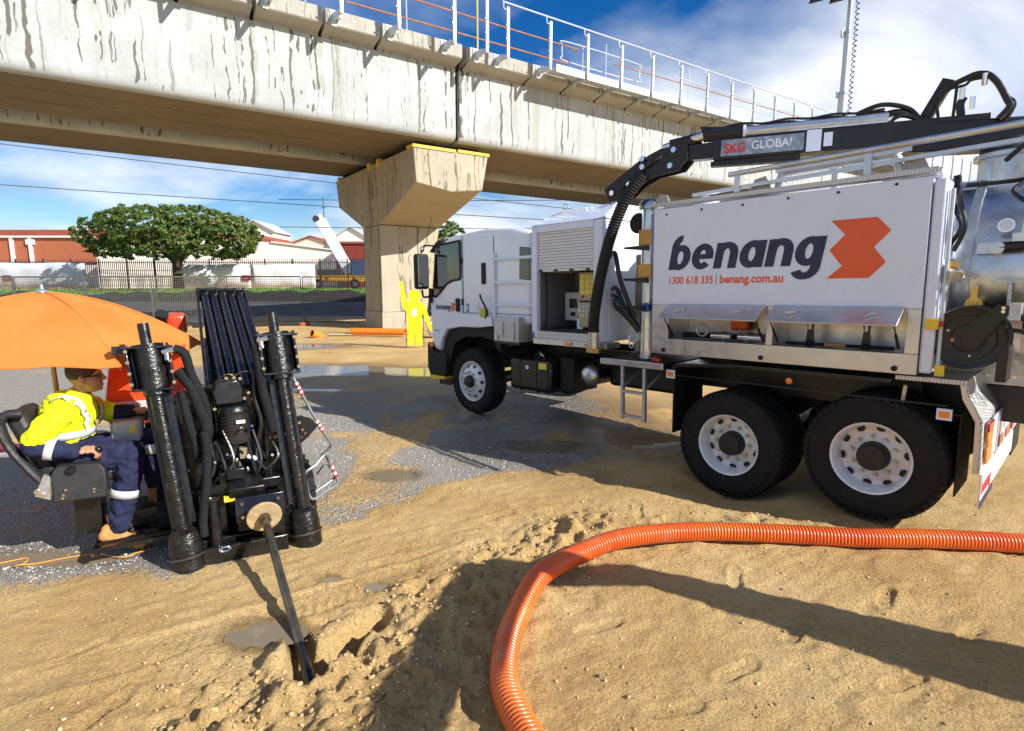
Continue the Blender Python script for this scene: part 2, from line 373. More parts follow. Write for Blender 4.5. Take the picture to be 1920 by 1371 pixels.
def build_ground():
    xs = axis_lines([(-900, -200, 100), (-200, -60, 14), (-60, -20, 2.5), (-20, -8, 0.5), (-8, -4, 0.10), (-4, -2.4, 0.04), (-2.4, 2.6, 0.0135), (2.6, 5, 0.04), (5, 12, 0.25), (12, 40, 2), (40, 200, 14), (200, 900, 100)])
    ys = axis_lines([(-60, -8, 6), (-8, 1.4, 0.4), (1.4, 1.9, 0.06), (1.9, 4.4, 0.0135), (4.4, 6.5, 0.03), (6.5, 10, 0.08), (10, 20, 0.22), (20, 60, 0.8), (60, 200, 8), (200, 1500, 130)])
    X, Y = np.meshgrid(xs, ys); nx, ny = len(xs), len(ys)
    x, y = X.ravel(), Y.ravel(); z = gz(x, y)
    me = bpy.data.meshes.new('ground')
    idx = np.arange(nx*ny).reshape(ny, nx)
    q = np.stack([idx[:-1, :-1], idx[:-1, 1:], idx[1:, 1:], idx[1:, :-1]], -1).reshape(-1, 4)
    me.vertices.add(nx*ny); me.vertices.foreach_set('co', np.stack([x, y, z], 1).ravel())
    me.loops.add(q.size); me.loops.foreach_set('vertex_index', q.ravel().astype(np.int32))
    me.polygons.add(len(q)); me.polygons.foreach_set('loop_start', np.arange(0, q.size, 4, dtype=np.int32))
    me.update(calc_edges=True)
    me.polygons.foreach_set('use_smooth', [True]*len(q))
    def attr(nm, val):
        a = me.attributes.new(nm, 'FLOAT', 'POINT'); a.data.foreach_set('value', val.astype(np.float32))
    attr('gravel', gravel_mask(x, y))
    wet = np.zeros_like(x)
    for (cx, cy, rx, ry, dp) in PUDDLES:
        wet = np.maximum(wet, sstep(2.1, 1.0, np.hypot((x-cx)/rx, (y-cy)/ry) + 0.3*vnoise(x, y, 0.4, 41)))
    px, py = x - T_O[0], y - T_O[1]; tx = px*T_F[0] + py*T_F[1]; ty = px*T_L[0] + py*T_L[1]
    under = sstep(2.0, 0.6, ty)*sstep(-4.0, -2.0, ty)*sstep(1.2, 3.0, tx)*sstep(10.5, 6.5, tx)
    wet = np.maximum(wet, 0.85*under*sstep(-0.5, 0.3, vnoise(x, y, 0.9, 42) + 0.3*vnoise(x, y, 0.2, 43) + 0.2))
    band = sstep(14.6, 12.5, y + vnoise(x, y, 2.0, 44)*0.8)*sstep(8.0, 11.0, y)*sstep(-8.5, -6, x)*sstep(1.0, -1.0, x)
    wet = np.maximum(wet, 0.8*band)
    mud = sstep(-2.1, -2.7, x)*np.exp(-((y-3.85-0.1*vnoise(x, y, 0.8, 45))/0.28)**2)
    wet = np.maximum(wet, 0.75*mud)
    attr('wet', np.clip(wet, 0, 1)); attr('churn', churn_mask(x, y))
    m = bpy.data.materials.new('sand_and_gravel'); m.use_nodes = True
    nt = m.node_tree; N, L = nt.nodes.new, nt.links.new; b = nt.nodes['Principled BSDF']
    geo = N('ShaderNodeNewGeometry')
    def at(nm): a = N('ShaderNodeAttribute'); a.attribute_name = nm; return a.outputs['Fac']
    def noise(sc, det=6, ro=0.6): n = N('ShaderNodeTexNoise'); n.inputs['Scale'].default_value = sc; n.inputs['Detail'].default_value = det; n.inputs['Roughness'].default_value = ro; L(geo.outputs['Position'], n.inputs['Vector']); return n.outputs[0]
    def ramp(inp, stops):
        r = N('ShaderNodeValToRGB'); e = r.color_ramp.elements
        while len(e) < len(stops): e.new(0.5)
        for k, (p, c) in enumerate(stops): e[k].position = p; e[k].color = (*c, 1)
        L(inp, r.inputs[0]); return r.outputs[0]
    def mix(f, a, bb, mode='MIX'):
        x_ = N('ShaderNodeMix'); x_.data_type = 'RGBA'; x_.blend_type = mode
        if isinstance(f, float): x_.inputs['Factor'].default_value = f
        else: L(f, x_.inputs['Factor'])
        for k, v in (('A', a), ('B', bb)):
            if isinstance(v, tuple): x_.inputs[k].default_value = (*v, 1)
            else: L(v, x_.inputs[k])
        return x_.outputs['Result']
    sand = ramp(noise(0.9, 8, 0.62), [(0.28, (0.48, 0.29, 0.105)), (0.5, (0.62, 0.42, 0.175)), (0.72, (0.72, 0.53, 0.26))])
    sand = mix(0.75, sand, ramp(noise(34, 5, 0.7), [(0.30, (0.62, 0.58, 0.54)), (0.47, (0.97, 0.96, 0.95)), (0.7, (1.15, 1.14, 1.12))]), 'MULTIPLY')
    sand = mix(0.6, sand, ramp(noise(210, 2, 0.5), [(0.28, (0.40, 0.38, 0.36)), (0.42, (0.95, 0.95, 0.95)), (0.75, (1.1, 1.1, 1.1))]), 'MULTIPLY')
    sand = mix(0.85, sand, ramp(noise(80, 3, 0.6), [(0.30, (0.30, 0.25, 0.19)), (0.40, (0.96, 0.95, 0.94)), (0.62, (1.0, 1.0, 1.0)), (0.75, (1.18, 1.18, 1.16))]), 'MULTIPLY')
    vor = N('ShaderNodeTexVoronoi'); vor.inputs['Scale'].default_value = 85; L(geo.outputs['Position'], vor.inputs['Vector'])
    sepc = N('ShaderNodeSeparateColor'); L(vor.outputs['Color'], sepc.inputs[0])
    grav = ramp(sepc.outputs[0], [(0.0, (0.32, 0.315, 0.31)), (0.35, (0.50, 0.485, 0.46)), (0.7, (0.62, 0.60, 0.555)), (1.0, (0.70, 0.67, 0.61))])
    ed = N('ShaderNodeMapRange'); ed.inputs[1].default_value = 0.35; ed.inputs[2].default_value = 0.75; ed.inputs[3].default_value = 1; ed.inputs[4].default_value = 0.68; L(vor.outputs['Distance'], ed.inputs[0])
    grav = mix(1.0, grav, ed.outputs[0], 'MULTIPLY')
    grav = mix(0.18, grav, (0.50, 0.38, 0.22))
    gm = N('ShaderNodeMath'); gm.operation = 'ADD'; L(at('gravel'), gm.inputs[0])
    gn = N('ShaderNodeMapRange'); gn.inputs[1].default_value = 0.3; gn.inputs[2].default_value = 0.7; gn.inputs[3].default_value = -0.45; gn.inputs[4].default_value = 0.45; L(noise(24, 3), gn.inputs[0]); L(gn.outputs[0], gm.inputs[1])
    gs = N('ShaderNodeMapRange'); gs.inputs[1].default_value = 0.35; gs.inputs[2].default_value = 0.65; L(gm.outputs[0], gs.inputs[0])
    col = mix(gs.outputs[0], sand, grav)
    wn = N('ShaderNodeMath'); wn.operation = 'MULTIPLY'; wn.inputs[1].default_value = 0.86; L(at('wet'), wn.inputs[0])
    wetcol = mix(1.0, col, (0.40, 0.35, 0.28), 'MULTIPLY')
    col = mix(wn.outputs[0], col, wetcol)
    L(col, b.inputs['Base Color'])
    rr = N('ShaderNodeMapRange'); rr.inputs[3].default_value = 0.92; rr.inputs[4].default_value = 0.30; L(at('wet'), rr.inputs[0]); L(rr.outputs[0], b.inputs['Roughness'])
    b.inputs['Specular IOR Level'].default_value = 0.35
    bp = N('ShaderNodeBump'); bp.inputs['Strength'].default_value = 1.0; bp.inputs['Distance'].default_value = 0.03
    hs = N('ShaderNodeMath'); hs.operation = 'ADD'; L(noise(60, 6, 0.7), hs.inputs[0])
    vi = N('ShaderNodeMath'); vi.operation = 'MULTIPLY'; vi.inputs[1].default_value = -1.2; L(vor.outputs['Distance'], vi.inputs[0])
    vg = N('ShaderNodeMath'); vg.operation = 'MULTIPLY'; L(vi.outputs[0], vg.inputs[0]); L(gs.outputs[0], vg.inputs[1]); L(vg.outputs[0], hs.inputs[1])
    L(hs.outputs[0], bp.inputs['Height']); L(bp.outputs[0], b.inputs['Normal'])
    me.materials.append(m)
    o = bpy.data.objects.new('ground', me); COL.objects.link(o)
    tag(o, 'yellow sand and grey gravel ground of the work site', None, kind='structure'); return o
GROUND = build_ground()
def gzs(x, y): return float(gz(np.array([x]), np.array([y]))[0])

# puddles: sheets of muddy water lying in the hollows
def water_mat():
    m = bpy.data.materials.new('muddy_water'); m.use_nodes = True; nt = m.node_tree; b = nt.nodes['Principled BSDF']
    b.inputs['Base Color'].default_value = (0.21, 0.17, 0.115, 1); b.inputs['Roughness'].default_value = 0.03; b.inputs['IOR'].default_value = 1.33
    n = nt.nodes.new('ShaderNodeTexNoise'); n.inputs['Scale'].default_value = 9; g = nt.nodes.new('ShaderNodeNewGeometry'); nt.links.new(g.outputs['Position'], n.inputs['Vector'])
    bp = nt.nodes.new('ShaderNodeBump'); bp.inputs['Strength'].default_value = 0.08; bp.inputs['Distance'].default_value = 0.02
    nt.links.new(n.outputs[0], bp.inputs['Height']); nt.links.new(bp.outputs[0], b.inputs['Normal']); return m
M_water = water_mat()
def build_puddles():
    for k, (cx, cy, rx, ry, dp) in enumerate(PUDDLES):
        base = float(np.mean(gz(np.array([cx-rx*0.3, cx+rx*0.3, cx]), np.array([cy, cy, cy+ry*0.2]), False)))
        mb = MB(); n = 40; vs = [(cx, cy, base + dp*0.85)]
        for i in range(n):
            t = 2*math.pi*i/n; w = 1.35 + 0.1*math.sin(3*t+k)
            vs.append((cx + rx*w*math.cos(t), cy + ry*w*math.sin(t), base + dp*0.85))
        mb.add(vs, [(0, i+1, (i+1) % n + 1) for i in range(n)])
        o = mb.part('puddle', M_water, fix=False); o['kind'] = 'structure'
build_puddles()

# loose stones on the gravel and clods on the churned sand: nobody could count them
def scatter_stones(name, label, cat, mat, pick, count, r0, r1, flat=0.7, seed=3):
    r = np.random.default_rng(seed)
    ico = [(0,0,1),(0.894,0,0.447),(0.276,0.851,0.447),(-0.724,0.526,0.447),(-0.724,-0.526,0.447),(0.276,-0.851,0.447),(0.724,0.526,-0.447),(-0.276,0.851,-0.447),(-0.894,0,-0.447),(-0.276,-0.851,-0.447),(0.724,-0.526,-0.447),(0,0,-1)]
    fa = [(0,1,2),(0,2,3),(0,3,4),(0,4,5),(0,5,1),(1,6,2),(2,7,3),(3,8,4),(4,9,5),(5,10,1),(6,7,2),(7,8,3),(8,9,4),(9,10,5),(10,6,1),(11,7,6),(11,8,7),(11,9,8),(11,10,9),(11,6,10)]
    ico = np.array(ico); fa = np.array(fa)
    x, y = pick(r, count); n = len(x)
    z = gz(x, y); s = r0 + (r1-r0)*r.random(n)**4
    V = ico[None]*(1 + 0.9*(r.random((n, 12, 1))-0.5))
    V = V*np.stack([0.8+0.5*r.random(n), 0.8+0.5*r.random(n), flat*(0.7+0.5*r.random(n))], 1)[:, None, :]*s[:, None, None]
    a = r.random(n)*6.283; ca, sa = np.cos(a)[:, None], np.sin(a)[:, None]
    VX = V[:, :, 0]*ca - V[:, :, 1]*sa + x[:, None]; VY = V[:, :, 0]*sa + V[:, :, 1]*ca + y[:, None]; VZ = V[:, :, 2] + (z + s*0.25)[:, None]
    co = np.stack([VX, VY, VZ], -1).reshape(-1, 3); f = (fa[None] + (np.arange(n)*12)[:, None, None]).reshape(-1, 3)
    me = bpy.data.meshes.new(name); me.vertices.add(len(co)); me.vertices.foreach_set('co', co.ravel())
    me.loops.add(f.size); me.loops.foreach_set('vertex_index', f.ravel().astype(np.int32)); me.polygons.add(len(f)); me.polygons.foreach_set('loop_start', np.arange(0, f.size, 3, dtype=np.int32)); me.update(calc_edges=True)
    me.materials.append(mat); o = bpy.data.objects.new(name, me); COL.objects.link(o)
    return tag(o, label, cat, kind='stuff')
def stone_mat(name, stops):
    m = bpy.data.materials.new(name); m.use_nodes = True; nt = m.node_tree; N, L = nt.nodes.new, nt.links.new; b = nt.nodes['Principled BSDF']
    g = N('ShaderNodeNewGeometry'); r = N('ShaderNodeValToRGB'); e = r.color_ramp.elements
    while len(e) < len(stops): e.new(0.5)
    for k, (p, c) in enumerate(stops): e[k].position = p; e[k].color = (*c, 1)
    L(g.outputs['Random Per Island'], r.inputs[0]); L(r.outputs[0], b.inputs['Base Color']); b.inputs['Roughness'].default_value = 0.85; return m
def pick_gravel(r, n):
    x = r.uniform(-6.5, 2.2, n*5); y = 3.2 + 7.5*r.random(n*5)**1.7
    k = (r.random(n*5) < gravel_mask(x, y)**2) & (np.abs(x) < 0.95*y + 0.5); return x[k][:n], y[k][:n]
def pick_churn(r, n):
    x = r.uniform(-2.2, 2.8, n*8); y = r.uniform(2.0, 5.0, n*8)
    k = (r.random(n*8) < churn_mask(x, y)**1.5); return x[k][:n], y[k][:n]
def pick_sand(r, n):
    x = r.uniform(-3.2, 4.5, n*4); y = 1.9 + 4.5*r.random(n*4)**1.5
    k = r.random(n*4) < 0.06 + 0.9*sstep(0.05, 0.6, vnoise(x, y, 0.5, 51)*0.7 + vnoise(x, y, 0.17, 52)*0.5); return x[k][:n], y[k][:n]
scatter_stones('gravel', 'loose grey crushed gravel strewn between rig and truck', 'gravel', stone_mat('gravel_stone', [(0, (0.24, 0.235, 0.23)), (0.4, (0.42, 0.40, 0.375)), (0.8, (0.54, 0.51, 0.46)), (1, (0.60, 0.57, 0.51))]), pick_gravel, 20000, 0.003, 0.011, seed=3)
M_clod = pm('sand_clod', (0.50, 0.34, 0.155), 0.95, 0, 0.25, 30, bump=0.6, bscale=90)
scatter_stones('sand_clods', 'crumbled clods of damp yellow sand by the drill hole', 'sand', M_clod, pick_churn, 2200, 0.003, 0.017, flat=0.6, seed=5)
scatter_stones('sand_crumbs', 'small crumbs scattered over the yellow sand', 'sand', stone_mat('crumb', [(0, (0.16, 0.13, 0.10)), (0.3, (0.42, 0.29, 0.14)), (1, (0.58, 0.43, 0.24))]), pick_sand, 3200, 0.002, 0.011, seed=6)
# ---------------------------------------------------------------- viaduct and pier
def concrete(name, col, streak=0.8, stain=(0.10, 0.095, 0.08), warm=None, sx=1.6):
    m = bpy.data.materials.new(name); m.use_nodes = True; nt = m.node_tree; N, L = nt.nodes.new, nt.links.new; b = nt.nodes['Principled BSDF']
    tc = N('ShaderNodeTexCoord')
    def nz(sc, vec, det=6, ro=0.6, dist=0): n = N('ShaderNodeTexNoise'); n.inputs['Scale'].default_value = sc; n.inputs['Detail'].default_value = det; n.inputs['Roughness'].default_value = ro; n.inputs['Distortion'].default_value = dist; L(vec, n.inputs['Vector']); return n.outputs[0]
    wn = N('ShaderNodeTexNoise'); wn.inputs['Scale'].default_value = 1.1; wn.inputs['Detail'].default_value = 3; L(tc.outputs['Object'], wn.inputs['Vector'])
    wv = N('ShaderNodeVectorMath'); wv.operation = 'MULTIPLY_ADD'; L(wn.outputs['Color'], wv.inputs[0]); wv.inputs[1].default_value = (0.34, 0.34, 0.0); L(tc.outputs['Object'], wv.inputs[2])
    def mp(sc): k = N('ShaderNodeMapping'); k.inputs['Scale'].default_value = sc; L(wv.outputs[0], k.inputs['Vector']); return k.outputs[0]
    def rng_(i, a, b_, c, d): r = N('ShaderNodeMapRange'); r.inputs[1].default_value = a; r.inputs[2].default_value = b_; r.inputs[3].default_value = c; r.inputs[4].default_value = d; L(i, r.inputs[0]); return r.outputs[0]
    def mix(f, a, bb, mode='MIX'):
        x = N('ShaderNodeMix'); x.data_type = 'RGBA'; x.blend_type = mode
        if isinstance(f, float): x.inputs['Factor'].default_value = f
        else: L(f, x.inputs['Factor'])
        for k, v in (('A', a), ('B', bb)):
            if isinstance(v, tuple): x.inputs[k].default_value = (*v, 1)
            else: L(v, x.inputs[k])
        return x.outputs['Result']
    def mul(a, b_): x = N('ShaderNodeMath'); x.operation = 'MULTIPLY'; L(a, x.inputs[0]); (L(b_, x.inputs[1]) if not isinstance(b_, float) else setattr(x.inputs[1], 'default_value', b_)); return x.outputs[0]
    c = mix(1.0, col, rng_(nz(0.8, tc.outputs['Object'], 8), 0.3, 0.7, 0.86, 1.10), 'MULTIPLY')
    c = mix(0.5, c, rng_(nz(14, tc.outputs['Object'], 5), 0.3, 0.7, 0.86, 1.1), 'MULTIPLY')
    if warm: c = mix(rng_(nz(0.5, tc.outputs['Object'], 6), 0.45, 0.7, 0, 0.6), c, warm)
    # broad run-off stains and thin drip lines, both drawn down the face
    clus = rng_(nz(0.30*sx, mp((1, 1, 0.02)), 3), 0.44, 0.52, 0, 1)
    wide = mul(rng_(nz(2.2*sx, mp((1, 1, 0.014)), 4, 0.6, 0.12), 0.54, 0.60, 0, 0.55*streak), clus)
    gn = N('ShaderNodeNewGeometry'); sx_ = N('ShaderNodeSeparateXYZ'); L(gn.outputs['Normal'], sx_.inputs[0]); ab = N('ShaderNodeMath'); ab.operation = 'ABSOLUTE'; L(sx_.outputs[2], ab.inputs[0]); upr = rng_(ab.outputs[0], 0.35, 0.7, 1, 0)
    wide = mul(wide, upr)
    c = mix(wide, c, (stain[0]*2.9, stain[1]*2.9, stain[2]*2.7))
    clus2 = rng_(nz(0.45*sx, mp((1, 1, 0.03)), 3), 0.40, 0.50, 0.18, 1)
    thin = mul(rng_(nz(5.0*sx, mp((1, 1, 0.018)), 3, 0.5, 0.12), 0.585, 0.615, 0, 0.95*streak), clus2)
    thin = mul(thin, upr)
    c = mix(thin, c, stain)
    L(c, b.inputs['Base Color']); b.inputs['Roughness'].default_value = 0.86; b.inputs['Specular IOR Level'].default_value = 0.25
    bp = N('ShaderNodeBump'); bp.inputs['Strength'].default_value = 0.25; bp.inputs['Distance'].default_value = 0.02; L(nz(9, tc.outputs['Object'], 8, 0.65), bp.inputs['Height']); L(bp.outputs[0], b.inputs['Normal'])
    return m
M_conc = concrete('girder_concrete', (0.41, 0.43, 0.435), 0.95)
M_soff = concrete('shaded_soffit_concrete', (0.21, 0.175, 0.135), 0.25)  # underside shade put into the colour: darker, browner copy of the girder concrete
M_cope = concrete('coping_concrete', (0.38, 0.37, 0.33), 0.8, sx=2.2)
M_pier = concrete('pier_concrete', (0.40, 0.36, 0.28), 0.9, stain=(0.12, 0.105, 0.06), warm=(0.38, 0.32, 0.215), sx=1.8)
M_gap = pm('joint_black', (0.01, 0.01, 0.01), 0.9)
M_rail_w = pm('rail_galvanised', (0.55, 0.59, 0.63), 0.42, 0.45, 0.08, 20)
M_rail_o = pm('rail_rust', (0.40, 0.15, 0.06), 0.6, 0.2, 0.25, 12, dirt=(0.5, 0.42, 0.2), dscale=4, damt=0.5)
M_ytimb = pm('yellow_timber', (0.75, 0.50, 0.06), 0.7, 0, 0.15, 9, dirt=(0.35, 0.27, 0.12), dscale=5)
BR = basis((-5.337, 23.438, 0), (0.8218, 0.5698, 0), (-0.5698, 0.8218, 0), (0, 0, 1))
viaduct = thing('viaduct', 'long grey concrete railway viaduct with dark drip stains crossing overhead', 'viaduct', mat=BR)
def girder(name, x0, x1, yf, yb, zt, label=None):
    s = 1 if yb > yf else -1
    prof = [(yf, zt), (yf, 7.28), (yf+0.03, 7.14), (yf+0.10, 7.04), (yf+0.22, 6.985), (yf+0.40, 6.97), (yb-0.3, 6.97), (yb-0.05, 7.05), (yb, 7.2), (yb, zt)]
    mb = MB(); n = len(prof)
    for x in (x0, x1): mb.v += [(x, p[0], p[1]) for p in prof]
    for i in range(n):
        j = (i+1) % n
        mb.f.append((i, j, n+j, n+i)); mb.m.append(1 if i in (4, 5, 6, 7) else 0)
    mb.f += [tuple(range(n)), tuple(range(2*n-1, n-1, -1))]; mb.m += [0, 0]
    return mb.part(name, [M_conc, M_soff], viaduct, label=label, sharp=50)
g1 = girder('girder', -34, 1.54, -3.6, 0.75, 9.42, 'near girder span left of the dark joint')
g2 = girder('girder', 1.70, 150, -3.6, 0.75, 9.42, 'near girder span right of the dark joint')
g3 = girder('girder', -34, 1.54, 2.2, 5.8, 9.42, 'far girder seen from below')
g4 = girder('girder', 1.70, 150, 2.2, 5.8, 9.42)
MB().box(1.50, 1.74, -3.42, 0.6, 7.1, 9.7).part('joint_filler', M_gap, viaduct)
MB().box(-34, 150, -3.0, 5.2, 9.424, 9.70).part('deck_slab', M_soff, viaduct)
# soffit formwork joints of the near girder (shallow fins left by the shutter boards)
for yj in (-2.3, -1.0):
    MB().box(-34, 1.5, yj, yj+0.02, 6.955, 6.972).part('shutter_joint', M_soff, viaduct)
posts = [-10.4, -8.6, -6.75, -4.87, -2.93, -1.14, 0.8, 2.06, 2.92, 4.8] + [4.8 + 1.83*k for k in range(1, 24)]
# coping panels with open gaps beside every post
edges = [-34, -22, -14] + [p - 0.28 for p in posts if abs(p-2.92) > 0.1 and abs(p-0.8) > 0.01] + [1.54, 150]
edges = sorted(edges)
cm = None
for a, b in zip(edges[:-1], edges[1:]):
    
    a2 = a + 0.07; b2 = b - (0.0 if abs(b-1.54) < 0.01 else 0.04)
    if abs(a-1.54) < 0.01: a2 = 1.72
    mb = MB(); mb.prism([(a2, -3.60, 9.50), (a2, -4.08, 9.62), (a2, -4.12, 9.66), (a2, -4.12, 10.08), (a2, -3.3, 10.08), (a2, -3.3, 9.425), (a2, -3.60, 9.425)], (b2-a2, 0, 0))
    mb.part('coping_panel', M_cope, viaduct, sharp=30)
MB().box(-34, 150, -3.55, -3.32, 9.43, 10.05).part('coping_backing', M_gap, viaduct)
# brackets, posts, clamp bolts
br_me = MB().prism([(-0.035, -4.13, 9.74), (-0.035, -4.95, 9.70), (-0.035, -4.95, 9.82), (-0.035, -4.13, 9.98)], (0.07, 0, 0)).box(-0.09, 0.09, -4.155, -4.125, 9.62, 10.05).mesh('bracket', M_rail_w)
po_me = MB().box(-0.045, 0.045, -4.95, -4.86, 9.822, 11.33).mesh('post', M_rail_w)
hk = [(0, -4.90, 11.30), (0, -4.90, 11.40), (-0.06, -4.90, 11.46)]
hook = MB().tube(catmull([(0, -4.905, 11.33), (-0.02, -4.905, 11.28), (-0.10, -4.905, 11.24), (-0.17, -4.905, 11.29), (-0.18, -4.905, 11.40), (-0.17, -4.905, 11.46)], 4), 0.022, 8).mesh('rail_hook', M_rail_w)
lug_me = MB().box(-0.10, 0.02, -4.98, -4.955, 10.72, 10.76).mesh('rail_lug', M_rail_w); lug2_me = MB().box(-0.10, 0.02, -4.98, -4.955, 10.28, 10.32).mesh('rail_lug', M_rail_w)
cl_me = MB().cyl((0.12, -4.25, 9.86), (0.12, -4.25, 10.0), 0.05, n=8).box(0.05, 0.18, -4.38, -4.16, 9.80, 9.86).cyl((0.12, -4.34, 9.86), (0.12, -4.34, 10.03), 0.018, n=6).mesh('clamp', M_galv)
def put(me, x, nm):
    o = bpy.data.objects.new(nm, me); COL.objects.link(o); o.parent = viaduct; o.location = (x, 0, 0); return o
for p in posts:
    put(br_me, p, 'bracket'); put(po_me, p, 'post'); put(cl_me, p, 'clamp'); put(lug_me, p, 'rail_lug'); put(lug2_me, p, 'rail_lug')
    if p > 2.5: put(hook, p, 'rail_hook')
MB().cyl((2.70, -4.905, 11.47), (46.8, -4.905, 11.47), 0.030, n=8).part('handrail', M_rail_w, viaduct)
MB().cyl((11.5, -4.97, 10.74), (46.8, -4.97, 10.74), 0.018, n=6).cyl((11.5, -4.97, 10.30), (46.8, -4.97, 10.30), 0.018, n=6).part('mid_rail', M_rail_w, viaduct)
for i, (a, b) in enumerate(zip(posts[9:-1], posts[10:])):
    MB().box(a + (0.35 if i == 0 else 0.05), b - 0.05, -4.84, -4.20, 9.835, 9.90).box(a + (0.35 if i == 0 else 0.05), b - 0.05, -4.855, -4.80, 9.72, 9.98).part('walkway_panel', M_rail_w, viaduct)
# temporary scaffold rails on the inner kerb
MB().cyl((-6, -3.0, 11.62), (7.8, -3.0, 11.62), 0.028, n=6).part('scaffold_rail', M_rail_o, viaduct)
MB().cyl((-2.1, -3.0, 10.93), (7.3, -3.0, 10.96), 0.028, n=6).part('scaffold_rail', M_rail_o, viaduct)
MB().cyl((9.9, -3.0, 11.50), (27, -3.0, 11.66), 0.024, n=6).part('scaffold_rail', M_rail_o, viaduct)
MB().cyl((2.85, -3.0, 10.0), (2.85, -3.0, 12.4), 0.03, n=6).part('scaffold_post', M_ytimb, viaduct)
for x, t in ((0.0, 11.9), (15.0, 12.35), (18.6, 12.1), (-3.4, 11.8), (9.4, 12.2)):
    MB().cyl((x, -3.0, 10.0), (x, -3.0, t), 0.026, n=6).part('scaffold_post', M_rail_w, viaduct)
# closed loop handrail of the walkway gate
lp = catmull([(6.2, -4.2, 11.18), (10.0, -4.2, 11.18), (10.22, -4.2, 11.0), (10.22, -4.2, 10.65), (10.0, -4.2, 10.47), (6.2, -4.2, 10.47), (5.95, -4.2, 10.65), (5.95, -4.2, 11.0)], 5, True)
MB().tube(lp, 0.024, 8, closed=True).cyl((7.0, -4.2, 9.88), (7.0, -4.2, 11.18), 0.02, n=6).cyl((9.2, -4.2, 9.88), (9.2, -4.2, 11.18), 0.02, n=6).part('gate_loop', M_rail_w, viaduct)

pier = thing('bridge_pier', 'hammerhead concrete pier with yellow edging holding up the viaduct joint', 'bridge pier', mat=BR)
def loft(bot, top, name, mat, parent, sharp=18, label=None):
    n = len(bot); mb = MB(); mb.v = list(bot) + list(top)
    mb.f = [tuple(range(n-1, -1, -1)), tuple(range(n, 2*n))]
    for i in range(n):
        j = (i+1) % n; mb.f += [(i, j, n+j), (i, n+j, n+i)]
    mb.m = [0]*len(mb.f)
    return mb.part(name, mat, parent, sharp=sharp, label=label)
loft([(-0.04, -0.04, -0.1), (0.72, -0.04, -0.1), (2.2, 0.75, -0.1), (2.2, 1.94, -0.1), (-0.04, 1.94, -0.1)], [(-0.04, -0.04, 0.73), (0.98, -0.04, 0.73), (2.38, 0.66, 0.73), (2.38, 1.94, 0.73), (-0.04, 1.94, 0.73)], 'plinth', M_pier, pier)
loft([(0, 0, 0.745), (0.96, 0, 0.745), (2.35, 0.66, 0.745), (2.35, 1.9, 0.745), (0, 1.9, 0.745)], [(0, 0, 4.25), (0.30, 0, 4.25), (2.67, 0, 4.25), (2.67, 1.9, 4.25), (0, 1.9, 4.25)], 'column', M_pier, pier)
MB().box(0.03, 2.60, 0.03, 1.87, 4.2, 4.30).part('construction_joint', M_gap, pier); MB().box(0.03, 2.3, 0.03, 1.87, 0.7, 0.78).part('construction_joint', M_gap, pier)
mb = MB()
V = [(0, 0, 4.28), (1.335, -0.02, 4.28), (2.67, 0, 4.28), (2.67, 1.9, 4.28), (0, 1.9, 4.28),
     (0.04, -3.38, 5.46), (1.45, -3.38, 5.25), (2.78, -3.38, 5.42), (-0.05, -3.4, 6.66), (3.03, -3.4, 6.70),
     (0.04, 5.1, 5.46), (2.78, 5.1, 5.42), (-0.05, 5.12, 6.66), (3.03, 5.12, 6.70)]
mb.v = V
mb.f = [(0, 1, 6, 5), (1, 2, 7, 6), (5, 6, 7, 9, 8), (0, 5, 8, 12, 10, 4), (2, 3, 11, 13, 9, 7), (4, 10, 11, 3), (10, 12, 13, 11), (8, 9, 13, 12), (0, 4, 3, 2, 1)]
mb.m = [0]*9
mb.part('crosshead', M_pier, pier, bevel=0.03)
MB().box(-0.09, 1.62, -3.44, -3.28, 6.64, 6.74).box(-0.09, 0.02, -3.278, -2.9, 6.64, 6.74).part('edge_board', M_ytimb, pier)
MB().box(1.72, 3.07, -3.44, -3.28, 6.665, 6.765).part('edge_board', M_ytimb, pier)
for y in (-0.3, 0.7, 4.5): MB().box(-0.10, 0.10, y, y+0.26, 6.5, 6.76).part('edge_board', M_ytimb, pier)
for x, y in ((0.7, -2.6), (2.5, -2.6), (0.7, 0.1), (2.5, 0.1), (0.7, 2.8), (2.5, 2.8), (0.7, 5.0), (2.5, 5.0)):
    MB().box(x-0.35, x+0.35, y-0.3, y+0.3, 6.60, 6.965).part('bearing_block', M_gap, pier)
# ---------------------------------------------------------------- vacuum truck (x forward, y to its left side, z up)
def treadplate():
    m = bpy.data.materials.new('treadplate'); m.use_nodes = True; nt = m.node_tree; N, L = nt.nodes.new, nt.links.new; b = nt.nodes['Principled BSDF']
    b.inputs['Base Color'].default_value = (0.68, 0.68, 0.70, 1); b.inputs['Metallic'].default_value = 1; b.inputs['Roughness'].default_value = 0.28
    tc = N('ShaderNodeTexCoord'); sm = []
    for ang in (45, -45):
        mp = N('ShaderNodeMapping'); mp.inputs['Rotation'].default_value = (R(ang), R(ang), R(ang)); mp.inputs['Scale'].default_value = (28, 28, 28); L(tc.outputs['Object'], mp.inputs[0])
        w = N('ShaderNodeTexWave'); w.inputs['Scale'].default_value = 1.0; L(mp.outputs[0], w.inputs[0]); sm.append(w.outputs['Fac'])
    mu = N('ShaderNodeMath'); mu.operation = 'MULTIPLY'; L(sm[0], mu.inputs[0]); L(sm[1], mu.inputs[1])
    bp = N('ShaderNodeBump'); bp.inputs['Strength'].default_value = 0.9; bp.inputs['Distance'].default_value = 0.006; L(mu.outputs[0], bp.inputs['Height']); L(bp.outputs[0], b.inputs['Normal']); return m
M_tread = treadplate()
M_olive = pm('control_panel', (0.42, 0.38, 0.22), 0.5, 0.2, 0.08, 6)
